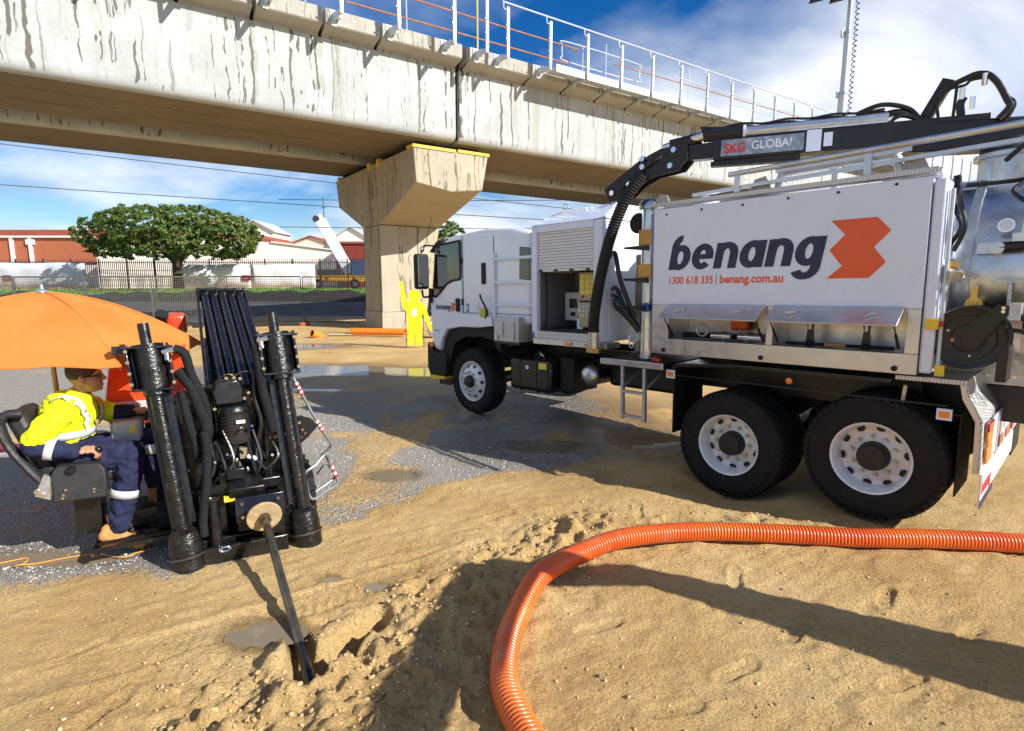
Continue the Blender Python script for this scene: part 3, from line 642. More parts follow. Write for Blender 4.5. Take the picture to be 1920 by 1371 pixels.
M_lab = pm('yellow_label', (0.80, 0.60, 0.05), 0.5)
M_grey = pm('grey_box', (0.48, 0.49, 0.48), 0.45, 0.1, 0.06, 5)
M_shut = pm('shutter_grey', (0.66, 0.66, 0.67), 0.4, 0.2, 0.05, 4)
M_brass = pm('brass', (0.62, 0.40, 0.12), 0.3, 1.0, 0.15, 12)
M_dull = pm('dull_panel', (0.36, 0.33, 0.29), 0.4, 0.6, 0.15, 4)

# heavy slanted letters of the truck's name, drawn as thick strokes
def logo_word(nm, x, z, xh, y, mat, par):
    W = 0.34; st = 0
    def ring(cx, cy, rx, ry, a0, a1, w=W, n=22):
        o, i = [], []
        for k in range(n+1):
            a = R(a0 + (a1-a0)*k/n); o.append((cx + rx*math.cos(a), cy + ry*math.sin(a))); i.append((cx + max(rx-w, 0.02)*math.cos(a), cy + max(ry-w*0.74, 0.02)*math.sin(a)))
        return ('r', o, i)
    def bar(x0, x1, y0, y1): return ('b', x0, x1, y0, y1)
    G_ = {'b': ([ring(0.47, 0.5, 0.47, 0.52, 0, 360), bar(0.0, W, 0.0, 1.0), ring(0.44, 0.92, 0.44, 0.50, 88, 180)], 0.96),
          'e': ([ring(0.47, 0.5, 0.47, 0.52, 0, 318), bar(0.15, 0.93, 0.40, 0.60)], 0.97),
          'n': ([bar(0, W, 0, 1.0), ring(0.47, 0.55, 0.47, 0.47, 0, 180), bar(0.94-W, 0.94, 0, 0.56)], 0.97),
          'a': ([ring(0.47, 0.5, 0.47, 0.52, 0, 360), bar(0.96-W, 0.96, 0.0, 1.0)], 1.0),
          'g': ([ring(0.47, 0.5, 0.47, 0.52, 0, 360), bar(0.96-W, 0.96, -0.08, 1.0), ring(0.46, -0.06, 0.50, 0.44, 205, 360)], 1.0)}
    cx = 0.0
    for ch in 'benang':
        mb = MB(); strokes, adv = G_[ch]
        T = lambda p: (x - (cx + p[0] + 0.17*p[1])*xh, p[1]*xh + z)
        for s in strokes:
            dy = y + 0.00025*st; st += 1
            if s[0] == 'b': mb.xz([T((s[1], s[3])), T((s[2], s[3])), T((s[2], s[4])), T((s[1], s[4]))], dy, dy + 0.0011)
            else:
                o, i = [T(p) for p in s[1]], [T(p) for p in s[2]]
                for k in range(len(o)-1): mb.xz([o[k], o[k+1], i[k+1], i[k]], dy, dy + 0.0011)
        mb.part(nm, mat, par); cx += adv + 0.045
TM = basis(T_O, T_F, T_L, T_U)
truck = thing('vacuum_truck', 'white six-wheel vacuum truck with orange arrow logo and black boom', 'truck', mat=TM)
P = lambda mb, nm, mat, par=truck, **k: mb.part(nm, mat, par, **k)
# chassis
for y in (-0.86, -1.64): P(MB().box(-1.0, 6.0, y-0.05, y+0.05, 0.82, 1.12), 'chassis_rail', M_black, bevel=0.01)
for x in (-0.6, 0.7, 2.4, 4.0, 5.0): P(MB().box(x-0.06, x+0.06, -1.58, -0.92, 0.86, 1.05), 'cross_member', M_black)
for x, z in ((0.10, 0.53), (1.30, 0.40), (5.26, 0.58)): P(MB().cyl((x, -0.35, z), (x, -2.15, z), 0.09, n=12).sphere((x, -1.25, z), (0.24, 0.24, 0.22), 14), 'axle', M_black)
for x in (0.10, 1.30): P(MB().beam((x, -0.95, 0.55 if x < 1 else 0.45), (0.70, -0.95, 0.92), 0.08, 0.14), 'suspension_arm', M_black)

# wheels
def tyre_mesh(rad, w, rim, lugs):
    mb = MB(); s = w/2
    mb.lathe([(rim, -s*0.86), (rim+0.03, -s*0.97), (rim+0.10, -s), (rad-0.09, -s*0.99), (rad-0.03, -s*0.90), (rad-0.012, -s*0.78), (rad-0.012, s*0.78), (rad-0.03, s*0.90), (rad-0.09, s*0.99), (rad-0.075, s*1.0), (rim+0.10, s), (rim+0.03, s*0.97), (rim, s*0.86)], (0, 0, 0), (0, 1, 0), 56, close=True)
    for i in range(lugs):
        t = 2*math.pi*i/lugs
        for row, (ya, yb, off) in enumerate(((-0.99, -0.42, 0), (-0.32, 0.32, 0.5), (0.42, 0.99, 0))):
            tt = t + off*2*math.pi/lugs; dw = 0.36*2*math.pi/lugs; c = []
            for rr in (rad-0.03, rad):
                for yy in (ya, yb):
                    for dt in (-dw, dw):
                        r2 = rr - (0.022 if abs(yy) > 0.9 else 0); c.append((math.cos(tt+dt)*r2, yy*s, math.sin(tt+dt)*r2))
            mb.add(c, [(0,1,3,2),(4,6,7,5),(0,4,5,1),(2,3,7,6),(0,2,6,4),(1,5,7,3)])
    return mb.mesh('tyre', M_rubber, sharp=40)
TY_R = tyre_mesh(0.53, 0.27, 0.285, 46); TY_F = tyre_mesh(0.49, 0.28, 0.285, 46)
M_rimw = pm('rim_white', (0.74, 0.75, 0.77), 0.3, 0.1, 0.05, 5, coat=0.4, dirt=(0.42, 0.34, 0.24), dscale=6, damt=0.42)
M_hub = pm('hub_black', (0.012, 0.012, 0.012), 0.5)
rimR = MB().lathe([(0.287, 0.118), (0.300, 0.133), (0.296, 0.140), (0.282, 0.132), (0.268, 0.105), (0.262, 0.02), (0.250, -0.005), (0.225, -0.012), (0.150, -0.004), (0.128, 0.012), (0.0, 0.012)], (0, 0, 0), (0, 1, 0), 48).mesh('rim', M_rimw, 30)
rimF = MB().lathe([(0.287, 0.118), (0.300, 0.133), (0.296, 0.140), (0.285, 0.135), (0.272, 0.11), (0.262, 0.085), (0.250, 0.11), (0.205, 0.150), (0.165, 0.165), (0.120, 0.165), (0.0, 0.165)], (0, 0, 0), (0, 1, 0), 48).mesh('rim', M_rimw, 30)
rimB = MB().lathe([(0.29, -0.1), (0.27, -0.05), (0.26, 0.05), (0.10, 0.06), (0, 0.06)], (0, 0, 0), (0, 1, 0), 24).mesh('rim', M_hub, 30)
hubR = MB().lathe([(0.125, 0.0), (0.120, 0.05), (0.112, 0.09), (0.100, 0.112), (0.04, 0.118), (0.0, 0.118)], (0, 0, 0), (0, 1, 0), 24).mesh('hub', M_hub, 30)
hubF = MB().lathe([(0.095, 0.166), (0.09, 0.20), (0.075, 0.225), (0.03, 0.232), (0.0, 0.232)], (0, 0, 0), (0, 1, 0), 24).mesh('hub', M_hub, 30)
def hole_me(rc, y, rw, tilt):
    mb = MB(); n = 12; vs = []
    for i in range(n):
        t = 2*math.pi*i/n; vs.append((rc + rw*0.72*math.cos(t), y + tilt*math.cos(t), rw*math.sin(t)))
    mb.add(vs, [tuple(range(n))]); return mb.mesh('hand_hole', M_hub, fix=False)
holeR = hole_me(0.236, 0.0015, 0.034, -0.0065); holeF = hole_me(0.229, 0.136, 0.028, -0.018)
nut = MB().cyl((0, 0, 0), (0, 0.028, 0), 0.015, n=6).cyl((0, 0.028, 0), (0, 0.040, 0), 0.009, n=6).mesh('wheel_nut', M_galv)
ind = MB().prism([(-0.016, 0.002, -0.015), (0.016, 0.002, -0.015), (0.0, 0.002, 0.038)], (0, 0.004, 0)).mesh('nut_pointer', M_yellow)
def wheel(x, y, z, front=False, side=1, full=True, label=None):
    w = bpy.data.objects.new('wheel', None); COL.objects.link(w); w.parent = truck; w.location = (x, y, z); w.rotation_euler = (0, random.random()*0.5, 0 if side > 0 else math.pi)
    if label: w['label'] = label
    def sub(me, nm, loc=(0, 0, 0), rot=(0, 0, 0)):
        o = bpy.data.objects.new(nm, me); COL.objects.link(o); o.parent = w; o.location = loc; o.rotation_euler = rot
    sub(TY_F if front else TY_R, 'tyre')
    if not full: sub(rimB, 'rim'); return
    sub(rimF if front else rimR, 'rim'); sub(hubF if front else hubR, 'hub')
    for i in range(10):
        a = 2*math.pi*i/10
        sub(holeF if front else holeR, 'hand_hole', (0, 0, 0), (0, a, 0))
        rb = 0.142 if front else 0.165; yb = 0.165 if front else -0.002
        sub(nut, 'wheel_nut', (math.cos(a+0.3)*rb, yb, -math.sin(a+0.3)*rb))
        if i % 2 == 0 or not front: sub(ind, 'nut_pointer', (math.cos(a+0.3)*rb, yb+0.001, -math.sin(a+0.3)*rb), (0, a+0.3+0.8*(i % 2), 0))
wheel(0.10, -0.135, 0.53, label='rear wheel below the rear end of the white panel'); wheel(0.10, -0.46, 0.53, full=False)
wheel(1.30, -0.135, 0.405, label='middle wheel below the tool lockers'); wheel(1.30, -0.46, 0.405, full=False)
wheel(0.10, -2.365, 0.53, side=-1, full=False); wheel(1.30, -2.365, 0.405, side=-1, full=False)
wheel(5.26, -0.20, 0.585, front=True, label='front wheel under the cab with a convex rim'); wheel(5.26, -2.3, 0.585, front=True, side=-1, full=False)

# cab
M_cab = pm('cab_white', (0.76, 0.80, 0.90), 0.18, 0, 0.02, 2, coat=0.9, rvar=0.07, dirt=(0.50, 0.44, 0.36), dscale=2.5, damt=0.10)
prof = [(6.27, 0.97), (6.35, 1.12), (6.37, 1.70), (6.31, 1.95), (6.14, 2.53), (6.02, 2.65), (5.75, 2.735), (5.0, 2.78), (4.45, 2.75), (4.08, 2.68), (4.06, 1.46), (4.70, 1.42), (5.02, 1.40), (5.12, 1.37), (5.55, 1.365), (5.86, 1.32), (5.99, 1.18), (6.06, 0.96)]
P(MB().xz(prof, -0.12, -2.38), 'cab_shell', M_cab, bevel=0.075, seg=4, sharp=50)
YC = -0.1175
def side(poly, y0, y1, nm, mat, par=truck, **k): return P(MB().xz(poly, y0, y1), nm, mat, par, **k)
dr = side([(6.26, 1.30), (6.29, 1.78), (6.255, 1.95), (6.13, 2.58), (5.52, 2.66), (5.50, 1.44), (5.92, 1.40), (6.05, 1.28)], YC, YC+0.012, 'door', M_cab, bevel=0.006)
fr = side([(6.235, 1.82), (6.145, 2.58), (6.09, 2.62), (5.525, 2.655), (5.505, 2.62), (5.505, 2.11), (5.53, 2.065), (5.72, 2.045), (5.86, 2.00), (6.0, 1.89), (6.15, 1.80)], YC+0.012, YC+0.018, 'window_frame', M_blackm, dr)
gl = side([(6.205, 1.86), (6.125, 2.56), (6.08, 2.585), (5.55, 2.62), (5.54, 2.12), (5.56, 2.095), (5.74, 2.075), (5.88, 2.03), (6.02, 1.92), (6.15, 1.835)], YC+0.018, YC+0.022, 'window_pane', M_glass, dr)
side([(5.625, 1.60), (5.63, 1.80), (5.55, 1.80), (5.545, 1.60)], YC+0.0125, YC+0.05, 'door_handle', M_blackm, dr, bevel=0.015)
side([(6.32, 1.74), (6.30, 1.96), (6.22, 1.94), (6.24, 1.72)], YC+0.0125, YC+0.05, 'mirror_mount', M_blackm, bevel=0.01)
side([(5.06, 2.0), (5.06, 2.30), (4.97, 2.30), (4.97, 2.0)], YC-0.005, YC+0.014, 'air_vent', M_blackm, bevel=0.012)
side([(4.29, 2.06), (4.28, 2.48), (4.09, 2.46), (4.09, 2.04)], YC-0.005, YC+0.010, 'rear_side_window', M_glass, bevel=0.02)
side([(5.49, 1.42), (5.49, 2.70), (5.483, 2.70), (5.483, 1.42)], YC-0.02, YC+0.003, 'panel_gap', M_gap)
side([(4.80, 1.45), (4.80, 2.66), (4.793, 2.66), (4.793, 1.45)], YC-0.02, YC+0.003, 'panel_gap', M_gap)
side([(4.80, 1.41), (4.83, 1.55), (5.50, 1.58), (5.86, 1.52), (6.04, 1.35), (6.10, 1.10), (6.06, 0.98), (5.99, 1.18), (5.86, 1.325), (5.55, 1.37), (5.1, 1.38)], YC-0.02, YC+0.04, 'fender_flare', M_cab, bevel=0.02, seg=3)
side([(6.06, 0.95), (5.99, 1.18), (5.86, 1.325), (5.55, 1.367), (5.1, 1.377), (4.80, 1.40), (4.72, 1.25), (4.70, 1.05), (4.78, 1.08), (4.86, 1.2), (5.1, 1.24), (5.5, 1.22), (5.74, 1.12), (5.84, 0.92), (5.90, 0.80)], -0.14, -0.55, 'wheel_arch', M_blackm, bevel=0.01)
P(MB().box(4.6, 5.9, -0.56, -2.0, 1.0, 1.38), 'engine_block', M_gap)
P(MB().xz([(5.95, 0.58), (6.38, 0.56), (6.44, 0.70), (6.43, 1.08), (6.38, 1.10), (6.28, 0.965), (5.92, 0.95)], -0.10, -2.40), 'bumper', M_blackm, bevel=0.03)
side([(5.96, 0.535), (6.34, 0.515), (6.35, 0.575), (5.95, 0.575)], -0.08, -0.35, 'step_edge', M_yellow)
P(MB().box(5.98, 6.25, -0.2, -0.6, 0.42, 0.53), 'tow_bracket', M_black)
P(MB().sphere((6.30, -0.10, 1.055), (0.045, 0.03, 0.045), 12), 'indicator_lamp', M_orange_l)
P(MB().xz([(6.36, 1.98), (6.17, 2.56), (6.15, 2.555), (6.34, 1.97)], -0.25, -2.25), 'windscreen', M_glass)
P(MB().xz([(6.30, 2.52), (6.12, 2.66), (6.02, 2.69), (6.03, 2.66), (6.22, 2.50)], -0.10, -2.36), 'sun_visor', M_blackm, bevel=0.01)
P(MB().box(5.95, 6.08, -0.09, -0.2, 2.60, 2.65), 'visor_bracket', M_blackm)
mi = P(MB().box(6.20, 6.32, -0.03, 0.20, 1.94, 2.48), 'mirror', M_blackm, bevel=0.04, seg=3)
P(MB().box(6.192, 6.199, -0.01, 0.18, 1.98, 2.44), 'mirror_glass', M_chrome, mi)
P(MB().tube(catmull([(6.24, -0.1, 1.84), (6.26, 0.05, 1.82), (6.26, 0.08, 1.93)], 5), 0.016, 8), 'mirror_arm', M_black)
P(MB().tube(catmull([(6.15, -0.1, 2.60), (6.22, 0.04, 2.60), (6.26, 0.08, 2.49)], 5), 0.014, 8), 'mirror_arm', M_black)
P(MB().sphere((6.26, 0.06, 2.55), (0.04, 0.04, 0.05), 10), 'look_down_mirror', M_chrome)
P(MB().cyl((6.24, 0.02, 2.58), (6.05, 0.0, 3.05), 0.006, 0.003, n=5), 'aerial', M_blackm)
# door lettering, emblem and small stickers
def lettering(nm, body, x, z, size, mat, y, **k): return text_mesh(nm, body, size, mat, truck, basis((x, y, z), (-1, 0, 0), (0, 0, 1), (0, 1, 0)), **k)
logo_word('door_letter', 6.165, 1.625, 0.062, YC+0.0128, M_navy, truck)
ARROW = [(0.50, 2.46), (0.17, 2.46), (0.07, 2.35), (0.18, 2.23), (0.09, 2.11), (0.20, 1.99), (0.51, 1.99), (0.40, 2.09), (0.50, 2.22), (0.39, 2.34)]
side([(5.78 + (x-0.5)*0.27, 1.605 + (z-1.99)*0.27) for x, z in ARROW], YC+0.0125, YC+0.0142, 'door_emblem', M_orange_p)
for x, z, w, h, c, nm in ((5.42, 1.60, 0.06, 0.12, (0.03, 0.20, 0.10), 'green_sticker'), (5.18, 1.62, 0.05, 0.13, (0.7, 0.68, 0.5), 'pale_sticker'), (5.06, 1.53, 0.11, 0.13, (0.45, 0.45, 0.03), 'inspection_plate')):
    side([(x, z), (x-w, z), (x-w, z+h), (x, z+h)], YC-0.002, YC+0.042 if nm == 'inspection_plate' else YC+0.003, nm, pm(nm, c, 0.4))
P(MB().box(5.375, 5.405, YC+0.003, YC+0.0045, 1.63, 1.70), 'white_cross', M_white)
side([(5.47, 1.585), (5.47, 1.592), (4.06, 1.592), (4.06, 1.585)], YC-0.01, YC+0.003, 'panel_gap', M_gap)
side([(6.25, 1.295), (6.25, 1.302), (6.06, 1.302), (6.06, 1.295)], YC-0.01, YC+0.0128, 'panel_gap', M_gap)
P(MB().box(4.02, 4.06, -0.16, -2.3, 1.2, 2.62), 'cab_rear_gap', M_gap)
for z in (1.70, 2.30): P(MB().box(5.485, 5.515, YC+0.003, YC+0.016, z, z+0.09), 'door_hinge', M_blackm)
# guard frame behind the cab
for a, b in (((4.77, -0.10, 1.55), (4.77, -0.10, 2.40)), ((4.77, -0.10, 2.40), (4.45, -0.45, 2.70)), ((4.77, -0.10, 2.34), (4.0, -0.10, 2.34)), ((4.77, -0.10, 2.02), (4.0, -0.10, 2.02)), ((4.77, -0.10, 1.72), (4.0, -0.10, 1.72))):
    P(MB().beam(a, b, 0.035, 0.035, over=0.004), 'guard_bar', M_white)
P(MB().tube(catmull([(5.0, -0.1, 1.50), (4.88, -0.05, 1.62), (4.98, -0.03, 1.80), (5.0, -0.03, 1.86)], 5), 0.014, 8), 'grab_handle', M_blackm)
P(MB().box(4.15, 4.75, -0.15, -0.60, 1.60, 1.69), 'cable_tray', M_blackm)
tb = P(MB().box(4.20, 4.69, 0.0, -0.45, 1.22, 1.56), 'toolbox', M_tread, bevel=0.012)
for a in (4.28, 4.50): P(MB().box(a, a+0.16, 0.001, 0.010, 1.30, 1.50), 'toolbox_panel', M_tread, tb, bevel=0.004)
for x in (4.28, 4.60): P(MB().box(x, x+0.03, 0.011, 0.024, 1.24, 1.31), 'toolbox_latch', M_steel, tb)
P(MB().cyl((4.4, -0.05, 1.17), (4.4, -0.05, 1.20), 0.03, n=10).box(4.2, 4.66, -0.02, -0.5, 1.19, 1.218), 'toolbox_tray', M_black)

# under-body
ft = P(MB().box(3.78, 4.56, -0.16, -0.78, 0.56, 1.0), 'fuel_tank', M_black, bevel=0.06, seg=3)
for x in (4.02, 4.34): P(MB().box(x-0.02, x+0.02, -0.155, -0.79, 0.553, 1.006), 'tank_strap', M_blackm, ft, bevel=0.06, seg=3)
P(MB().box(3.84, 3.98, -0.158, -0.152, 0.88, 0.96), 'tank_sticker', M_lab, ft)
P(MB().box(4.17, 4.22, -0.158, -0.152, 0.86, 0.91), 'tank_sticker', M_white, ft)
P(MB().cyl((4.06, -0.3, 1.0), (4.06, -0.22, 1.05), 0.055, n=14), 'fuel_cap', M_chrome, ft)
P(MB().cyl((3.25, -0.32, 0.86), (3.25, -1.3, 0.86), 0.135, n=20), 'muffler', M_black)
P(MB().lathe([(0.135, 0), (0.125, 0.03), (0.09, 0.065), (0.04, 0.08), (0, 0.083)], (3.25, -0.32, 0.86), (0, 1, 0), 24), 'muffler_dome', M_steel)
P(MB().box(3.5, 3.74, -0.3, -0.8, 0.6, 1.05), 'battery_box', M_blackm, bevel=0.02)
P(MB().box(2.0, 3.1, -0.5, -0.85, 0.72, 1.06), 'pump_housing', M_black, bevel=0.05)
for k in range(6): P(MB().tube(catmull([(4.6-0.3*k, -0.5, 1.1), (4.3-0.3*k, -0.42, 0.98-0.03*(k % 3)), (4.0-0.3*k, -0.45, 1.1)], 5), 0.014, 6), 'air_hose', M_blackm)

# control cabinet
Zt = 2.70
cb = bpy.data.objects.new('control_cabinet', None); COL.objects.link(cb); cb.parent = truck
Q = lambda mb, nm, mat, **k: mb.part(nm, mat, cb, **k)
Q(MB().box(3.86, 3.95, 0, -0.80, 1.31, Zt), 'door_stile', M_white, bevel=0.012)
Q(MB().box(2.83, 2.965, 0, -0.80, 1.31, Zt), 'door_stile', M_white, bevel=0.012)
Q(MB().box(2.966, 3.859, 0, -0.80, 2.62, Zt), 'door_head', M_white)
Q(MB().box(2.966, 3.859, 0, -0.80, 1.31, 1.40), 'door_sill', M_tread)
Q(MB().box(2.84, 3.94, -0.802, -2.38, 1.31, Zt), 'machine_housing', M_white, bevel=0.02)
mb = MB(); mb.v = [(2.81, 0.012, Zt+0.002), (3.97, 0.012, Zt+0.002), (3.97, -2.4, Zt+0.002), (2.81, -2.4, Zt+0.002), (2.86, -0.30, 2.90), (3.72, -0.30, 2.90), (3.72, -2.1, 2.90), (2.86, -2.1, 2.90)]
mb.f = [(3, 2, 1, 0), (4, 5, 6, 7), (0, 1, 5, 4), (1, 2, 6, 5), (2, 3, 7, 6), (3, 0, 4, 7)]; mb.m = [0]*6
Q(mb, 'roof_cowl', M_white, bevel=0.015)
for x, y in ((3.6, -0.25), (2.9, -0.30)): Q(MB().tube([(x+0.035*math.cos(t*0.52), y, 2.93+0.035*math.sin(t*0.52)) for t in range(12)], 0.008, 6, closed=True), 'lifting_eye', M_steel)
for i in range(13):   # roller shutter slats, half raised
    z = 2.168 + i*0.035
    Q(MB().xz([(2.97, z), (3.856, z), (3.856, z+0.033), (2.97, z+0.033)], -0.035, -0.022 + 0.0), 'shutter_slat', M_shut, bevel=0.006)
Q(MB().box(2.966, 3.858, -0.012, -0.05, 2.135, 2.166), 'shutter_bar', M_alu, bevel=0.005)
for x in (3.05, 3.3, 3.55, 3.8): Q(MB().box(x-0.03, x+0.03, -0.004, -0.012, 2.14, 2.16), 'shutter_catch', M_blackm)
M_inn = pm('cabinet_inside', (0.20, 0.21, 0.22), 0.5, 0.3, 0.1, 4)
Q(MB().box(2.967, 3.858, -0.74, -0.80, 1.41, 2.6), 'back_panel', M_inn)
for x_ in (3.852, 2.968): Q(MB().box(x_, x_+0.006, -0.06, -0.74, 1.43, 2.13), 'lining', M_inn)
for i in range(9): Q(MB().box(2.97, 3.85, -0.72, -0.739, 1.46+0.085*i, 1.50+0.085*i), 'back_rib', M_inn)
eb = Q(MB().box(3.46, 3.74, -0.40, -0.66, 1.52, 1.88), 'electrical_box', M_grey, bevel=0.01)
for nm, b_, mt in (('screen', (3.53, 3.66, 1.68, 1.80), M_glass), ('keypad', (3.56, 3.64, 1.58, 1.63), M_blackm)):
    MB().box(b_[0], b_[1], -0.396, -0.399, b_[2], b_[3]).part(nm, mt, eb)
MB().cyl((3.49, -0.40, 1.57), (3.49, -0.37, 1.57), 0.02, n=12).part('stop_button', M_red_l, eb)
op = Q(MB().box(3.06, 3.32, -0.18, -0.34, 1.46, 2.12), 'valve_panel', M_olive, bevel=0.006)
for j in range(4):
    for i in range(3):
        MB().box(3.08+0.077*i, 3.145+0.077*i, -0.1755, -0.1795, 1.86+0.062*j, 1.91+0.062*j).part('warning_label', M_lab, op)
for j in range(4):
    for i in range(5):
        MB().cyl((3.09+0.048*i, -0.1795, 1.60+0.058*j), (3.09+0.048*i, -0.155, 1.60+0.058*j), 0.013, n=10).part('knob', M_white if j < 3 else M_blackm, op)
MB().cyl((3.26, -0.1795, 1.83), (3.26, -0.15, 1.83), 0.016, n=10).part('knob', M_red_l, op)
gg = Q(MB().cyl((3.38, -0.30, 1.66), (3.38, -0.33, 1.66), 0.045, n=18), 'pressure_gauge', M_chrome)
MB().cyl((3.38, -0.296, 1.66), (3.38, -0.299, 1.66), 0.038, n=18).part('gauge_face', M_white, gg)
Q(MB().box(3.31, 3.40, -0.24, -0.30, 1.40, 1.56), 'notice', M_white)
Q(MB().tube(catmull([(3.8, -0.1, 2.14), (3.80, -0.12, 1.9), (3.78, -0.1, 1.6), (3.82, -0.1, 1.42)], 6), 0.009, 6), 'cable', M_blackm)
for x in (3.3, 3.38): Q(MB().tube(catmull([(x, -0.4, 2.55), (x+0.03, -0.35, 2.2), (x, -0.4, 1.9)], 6), 0.018, 8), 'interior_hose', M_blackm)
Q(MB().box(2.99, 3.84, -0.05, -0.70, 1.402, 1.43), 'cabinet_floor', M_blackm)
Q(MB().box(2.76, 3.92, 0.01, -0.25, 1.235, 1.306), 'base_rail', M_alu, bevel=0.004)
for x in (3.32, 3.02): Q(MB().box(x-0.045, x+0.045, 0.011, 0.03, 1.25, 1.285), 'side_marker', M_orange_l, bevel=0.005)
for k in range(8): Q(MB().cyl((3.8-0.13*k, 0.0105, 1.29), (3.8-0.13*k, 0.018, 1.29), 0.008, n=8), 'rail_bolt', M_steel)
Q(MB().box(2.82, 2.829, -0.12, -1.0, 1.36, 2.45), 'service_door', M_white, bevel=0.004)
for y in (-0.25, -0.34):
    for z in (1.68, 1.75, 1.82, 1.89): Q(MB().cyl((2.82, y, z), (2.812, y, z), 0.012, n=8), 'door_bolt', M_blackm)
Q(MB().box(3.9, 3.948, 0.001, 0.004, 1.32, 1.38), 'sticker', pm('sticker_blue', (0.05, 0.1, 0.4), 0.4))

# platform and ladder
P(MB().box(1.99, 2.79, 0.05, -0.75, 1.095, 1.145), 'platform', M_blackm)
P(MB().box(1.985, 2.795, 0.05, 0.075, 1.08, 1.15), 'platform_edge', M_alu, bevel=0.006)
ld = P(MB().beam((2.49, 0.06, 1.08), (2.47, 0.08, 0.50), 0.035, 0.035, up=(1, 0, 0)), 'ladder_rail', M_galv)
P(MB().beam((2.21, 0.06, 1.08), (2.19, 0.08, 0.50), 0.035, 0.035, up=(1, 0, 0)), 'ladder_rail', M_galv)
for z in (0.79, 0.52): P(MB().box(2.205, 2.465, 0.055, 0.09, z, z+0.03), 'ladder_rung', M_galv)
P(MB().beam((2.49, 0.05, 0.85), (2.40, -0.25, 1.07), 0.02, 0.02).beam((2.21, 0.05, 0.85), (2.12, -0.25, 1.07), 0.02, 0.02), 'ladder_brace', M_galv)

# manifold between cabinet and water tank
P(MB().cyl((2.33, -0.16, 1.16), (2.33, -0.16, 2.76), 0.085, n=20), 'filter_pipe', M_steel)
P(MB().lathe([(0.12, 0), (0.12, 0.05), (0.09, 0.09), (0.03, 0.11), (0, 0.112)], (2.33, -0.16, 2.76), (0, 0, 1), 20), 'filter_cap', M_steel)
for z in (2.38, 2.02): P(MB().box(2.25, 2.41, -0.08, -0.072, z, z+0.16), 'pipe_label', pm('pipe_label_orange', (0.55, 0.30, 0.06), 0.5))
P(MB().box(2.2, 2.55, -0.22, -0.75, 1.2, 2.3), 'pump_block', M_dull, bevel=0.02)
for z in (2.32, 1.98, 1.68): P(MB().xz([(2.28, z), (2.58, z+0.03), (2.58, z+0.05), (2.28, z+0.06)], -0.05, -0.22), 'pipe_bracket', M_black)
P(MB().cyl((2.45, -0.25, 2.62), (2.45, -0.12, 2.62), 0.11, n=20), 'blower_inlet', M_blackm)
P(MB().cyl((2.50, -0.3, 1.42), (2.50, -0.14, 1.42), 0.10, n=20), 'cam_coupling', M_galv)
P(MB().cyl((2.30, -0.15, 1.72), (2.30, -0.05, 1.72), 0.05, n=14), 'blue_valve', M_blue)
for k, pts in enumerate(([(2.80, -0.1, 2.28), (2.66, 0.0, 2.30), (2.58, 0.0, 2.0), (2.46, -0.1, 1.6)], [(2.80, -0.15, 1.85), (2.65, -0.02, 1.82), (2.52, -0.02, 1.66), (2.42, -0.1, 1.5)], [(2.80, -0.2, 1.78), (2.68, -0.06, 1.72), (2.5, -0.06, 1.58), (2.4, -0.1, 1.45)], [(2.79, -0.14, 1.92), (2.66, -0.04, 1.92), (2.55, -0.04, 1.72), (2.44, -0.12, 1.52)])):
    P(MB().tube(catmull(pts, 8), 0.026, 10), 'hydraulic_hose', M_black)
P(MB().tube(catmull([(2.52, -0.1, 1.40), (2.51, -0.08, 1.30), (2.47, -0.08, 1.27), (2.44, -0.08, 1.36)], 5), 0.007, 5), 'safety_chain', M_steel)

# water tank box with tool lockers
P(MB().box(-0.16, 2.17, -0.031, -0.42, 1.79, 2.715), 'water_tank', M_white, bevel=0.01)
sp = P(MB().box(-0.165, 2.175, 0.0, -0.03, 1.752, 2.72), 'side_panel', M_white, bevel=0.004)
for x, z in ((2.03, 2.66), (1.65, 2.67), (1.25, 2.67), (0.85, 2.68), (0.46, 2.68), (0.06, 2.69)):
    MB().cyl((x, 0.0005, z), (x, 0.006, z), 0.011, n=10).part('panel_bolt', M_blackm, sp)
P(MB().box(-0.165, 2.175, 0.0, -0.45, 1.245, 1.405), 'locker_sill', M_alu, bevel=0.004)
for x0, x1, nm in ((1.98, 2.175, 'locker_post'), (0.925, 0.985, 'locker_post'), (-0.165, -0.075, 'locker_post')): P(MB().box(x0, x1, 0.0, -0.45, 1.406, 1.750), nm, M_alu, bevel=0.003)
P(MB().box(-0.07, 1.975, -0.43, -0.45, 1.406, 1.750), 'locker_back', M_alu)
P(MB().box(-0.074, 0.924, 0.0, -0.42, 1.668, 1.749), 'locker_head', M_alu); P(MB().box(0.986, 1.979, 0.0, -0.42, 1.668, 1.749), 'locker_head', M_alu)
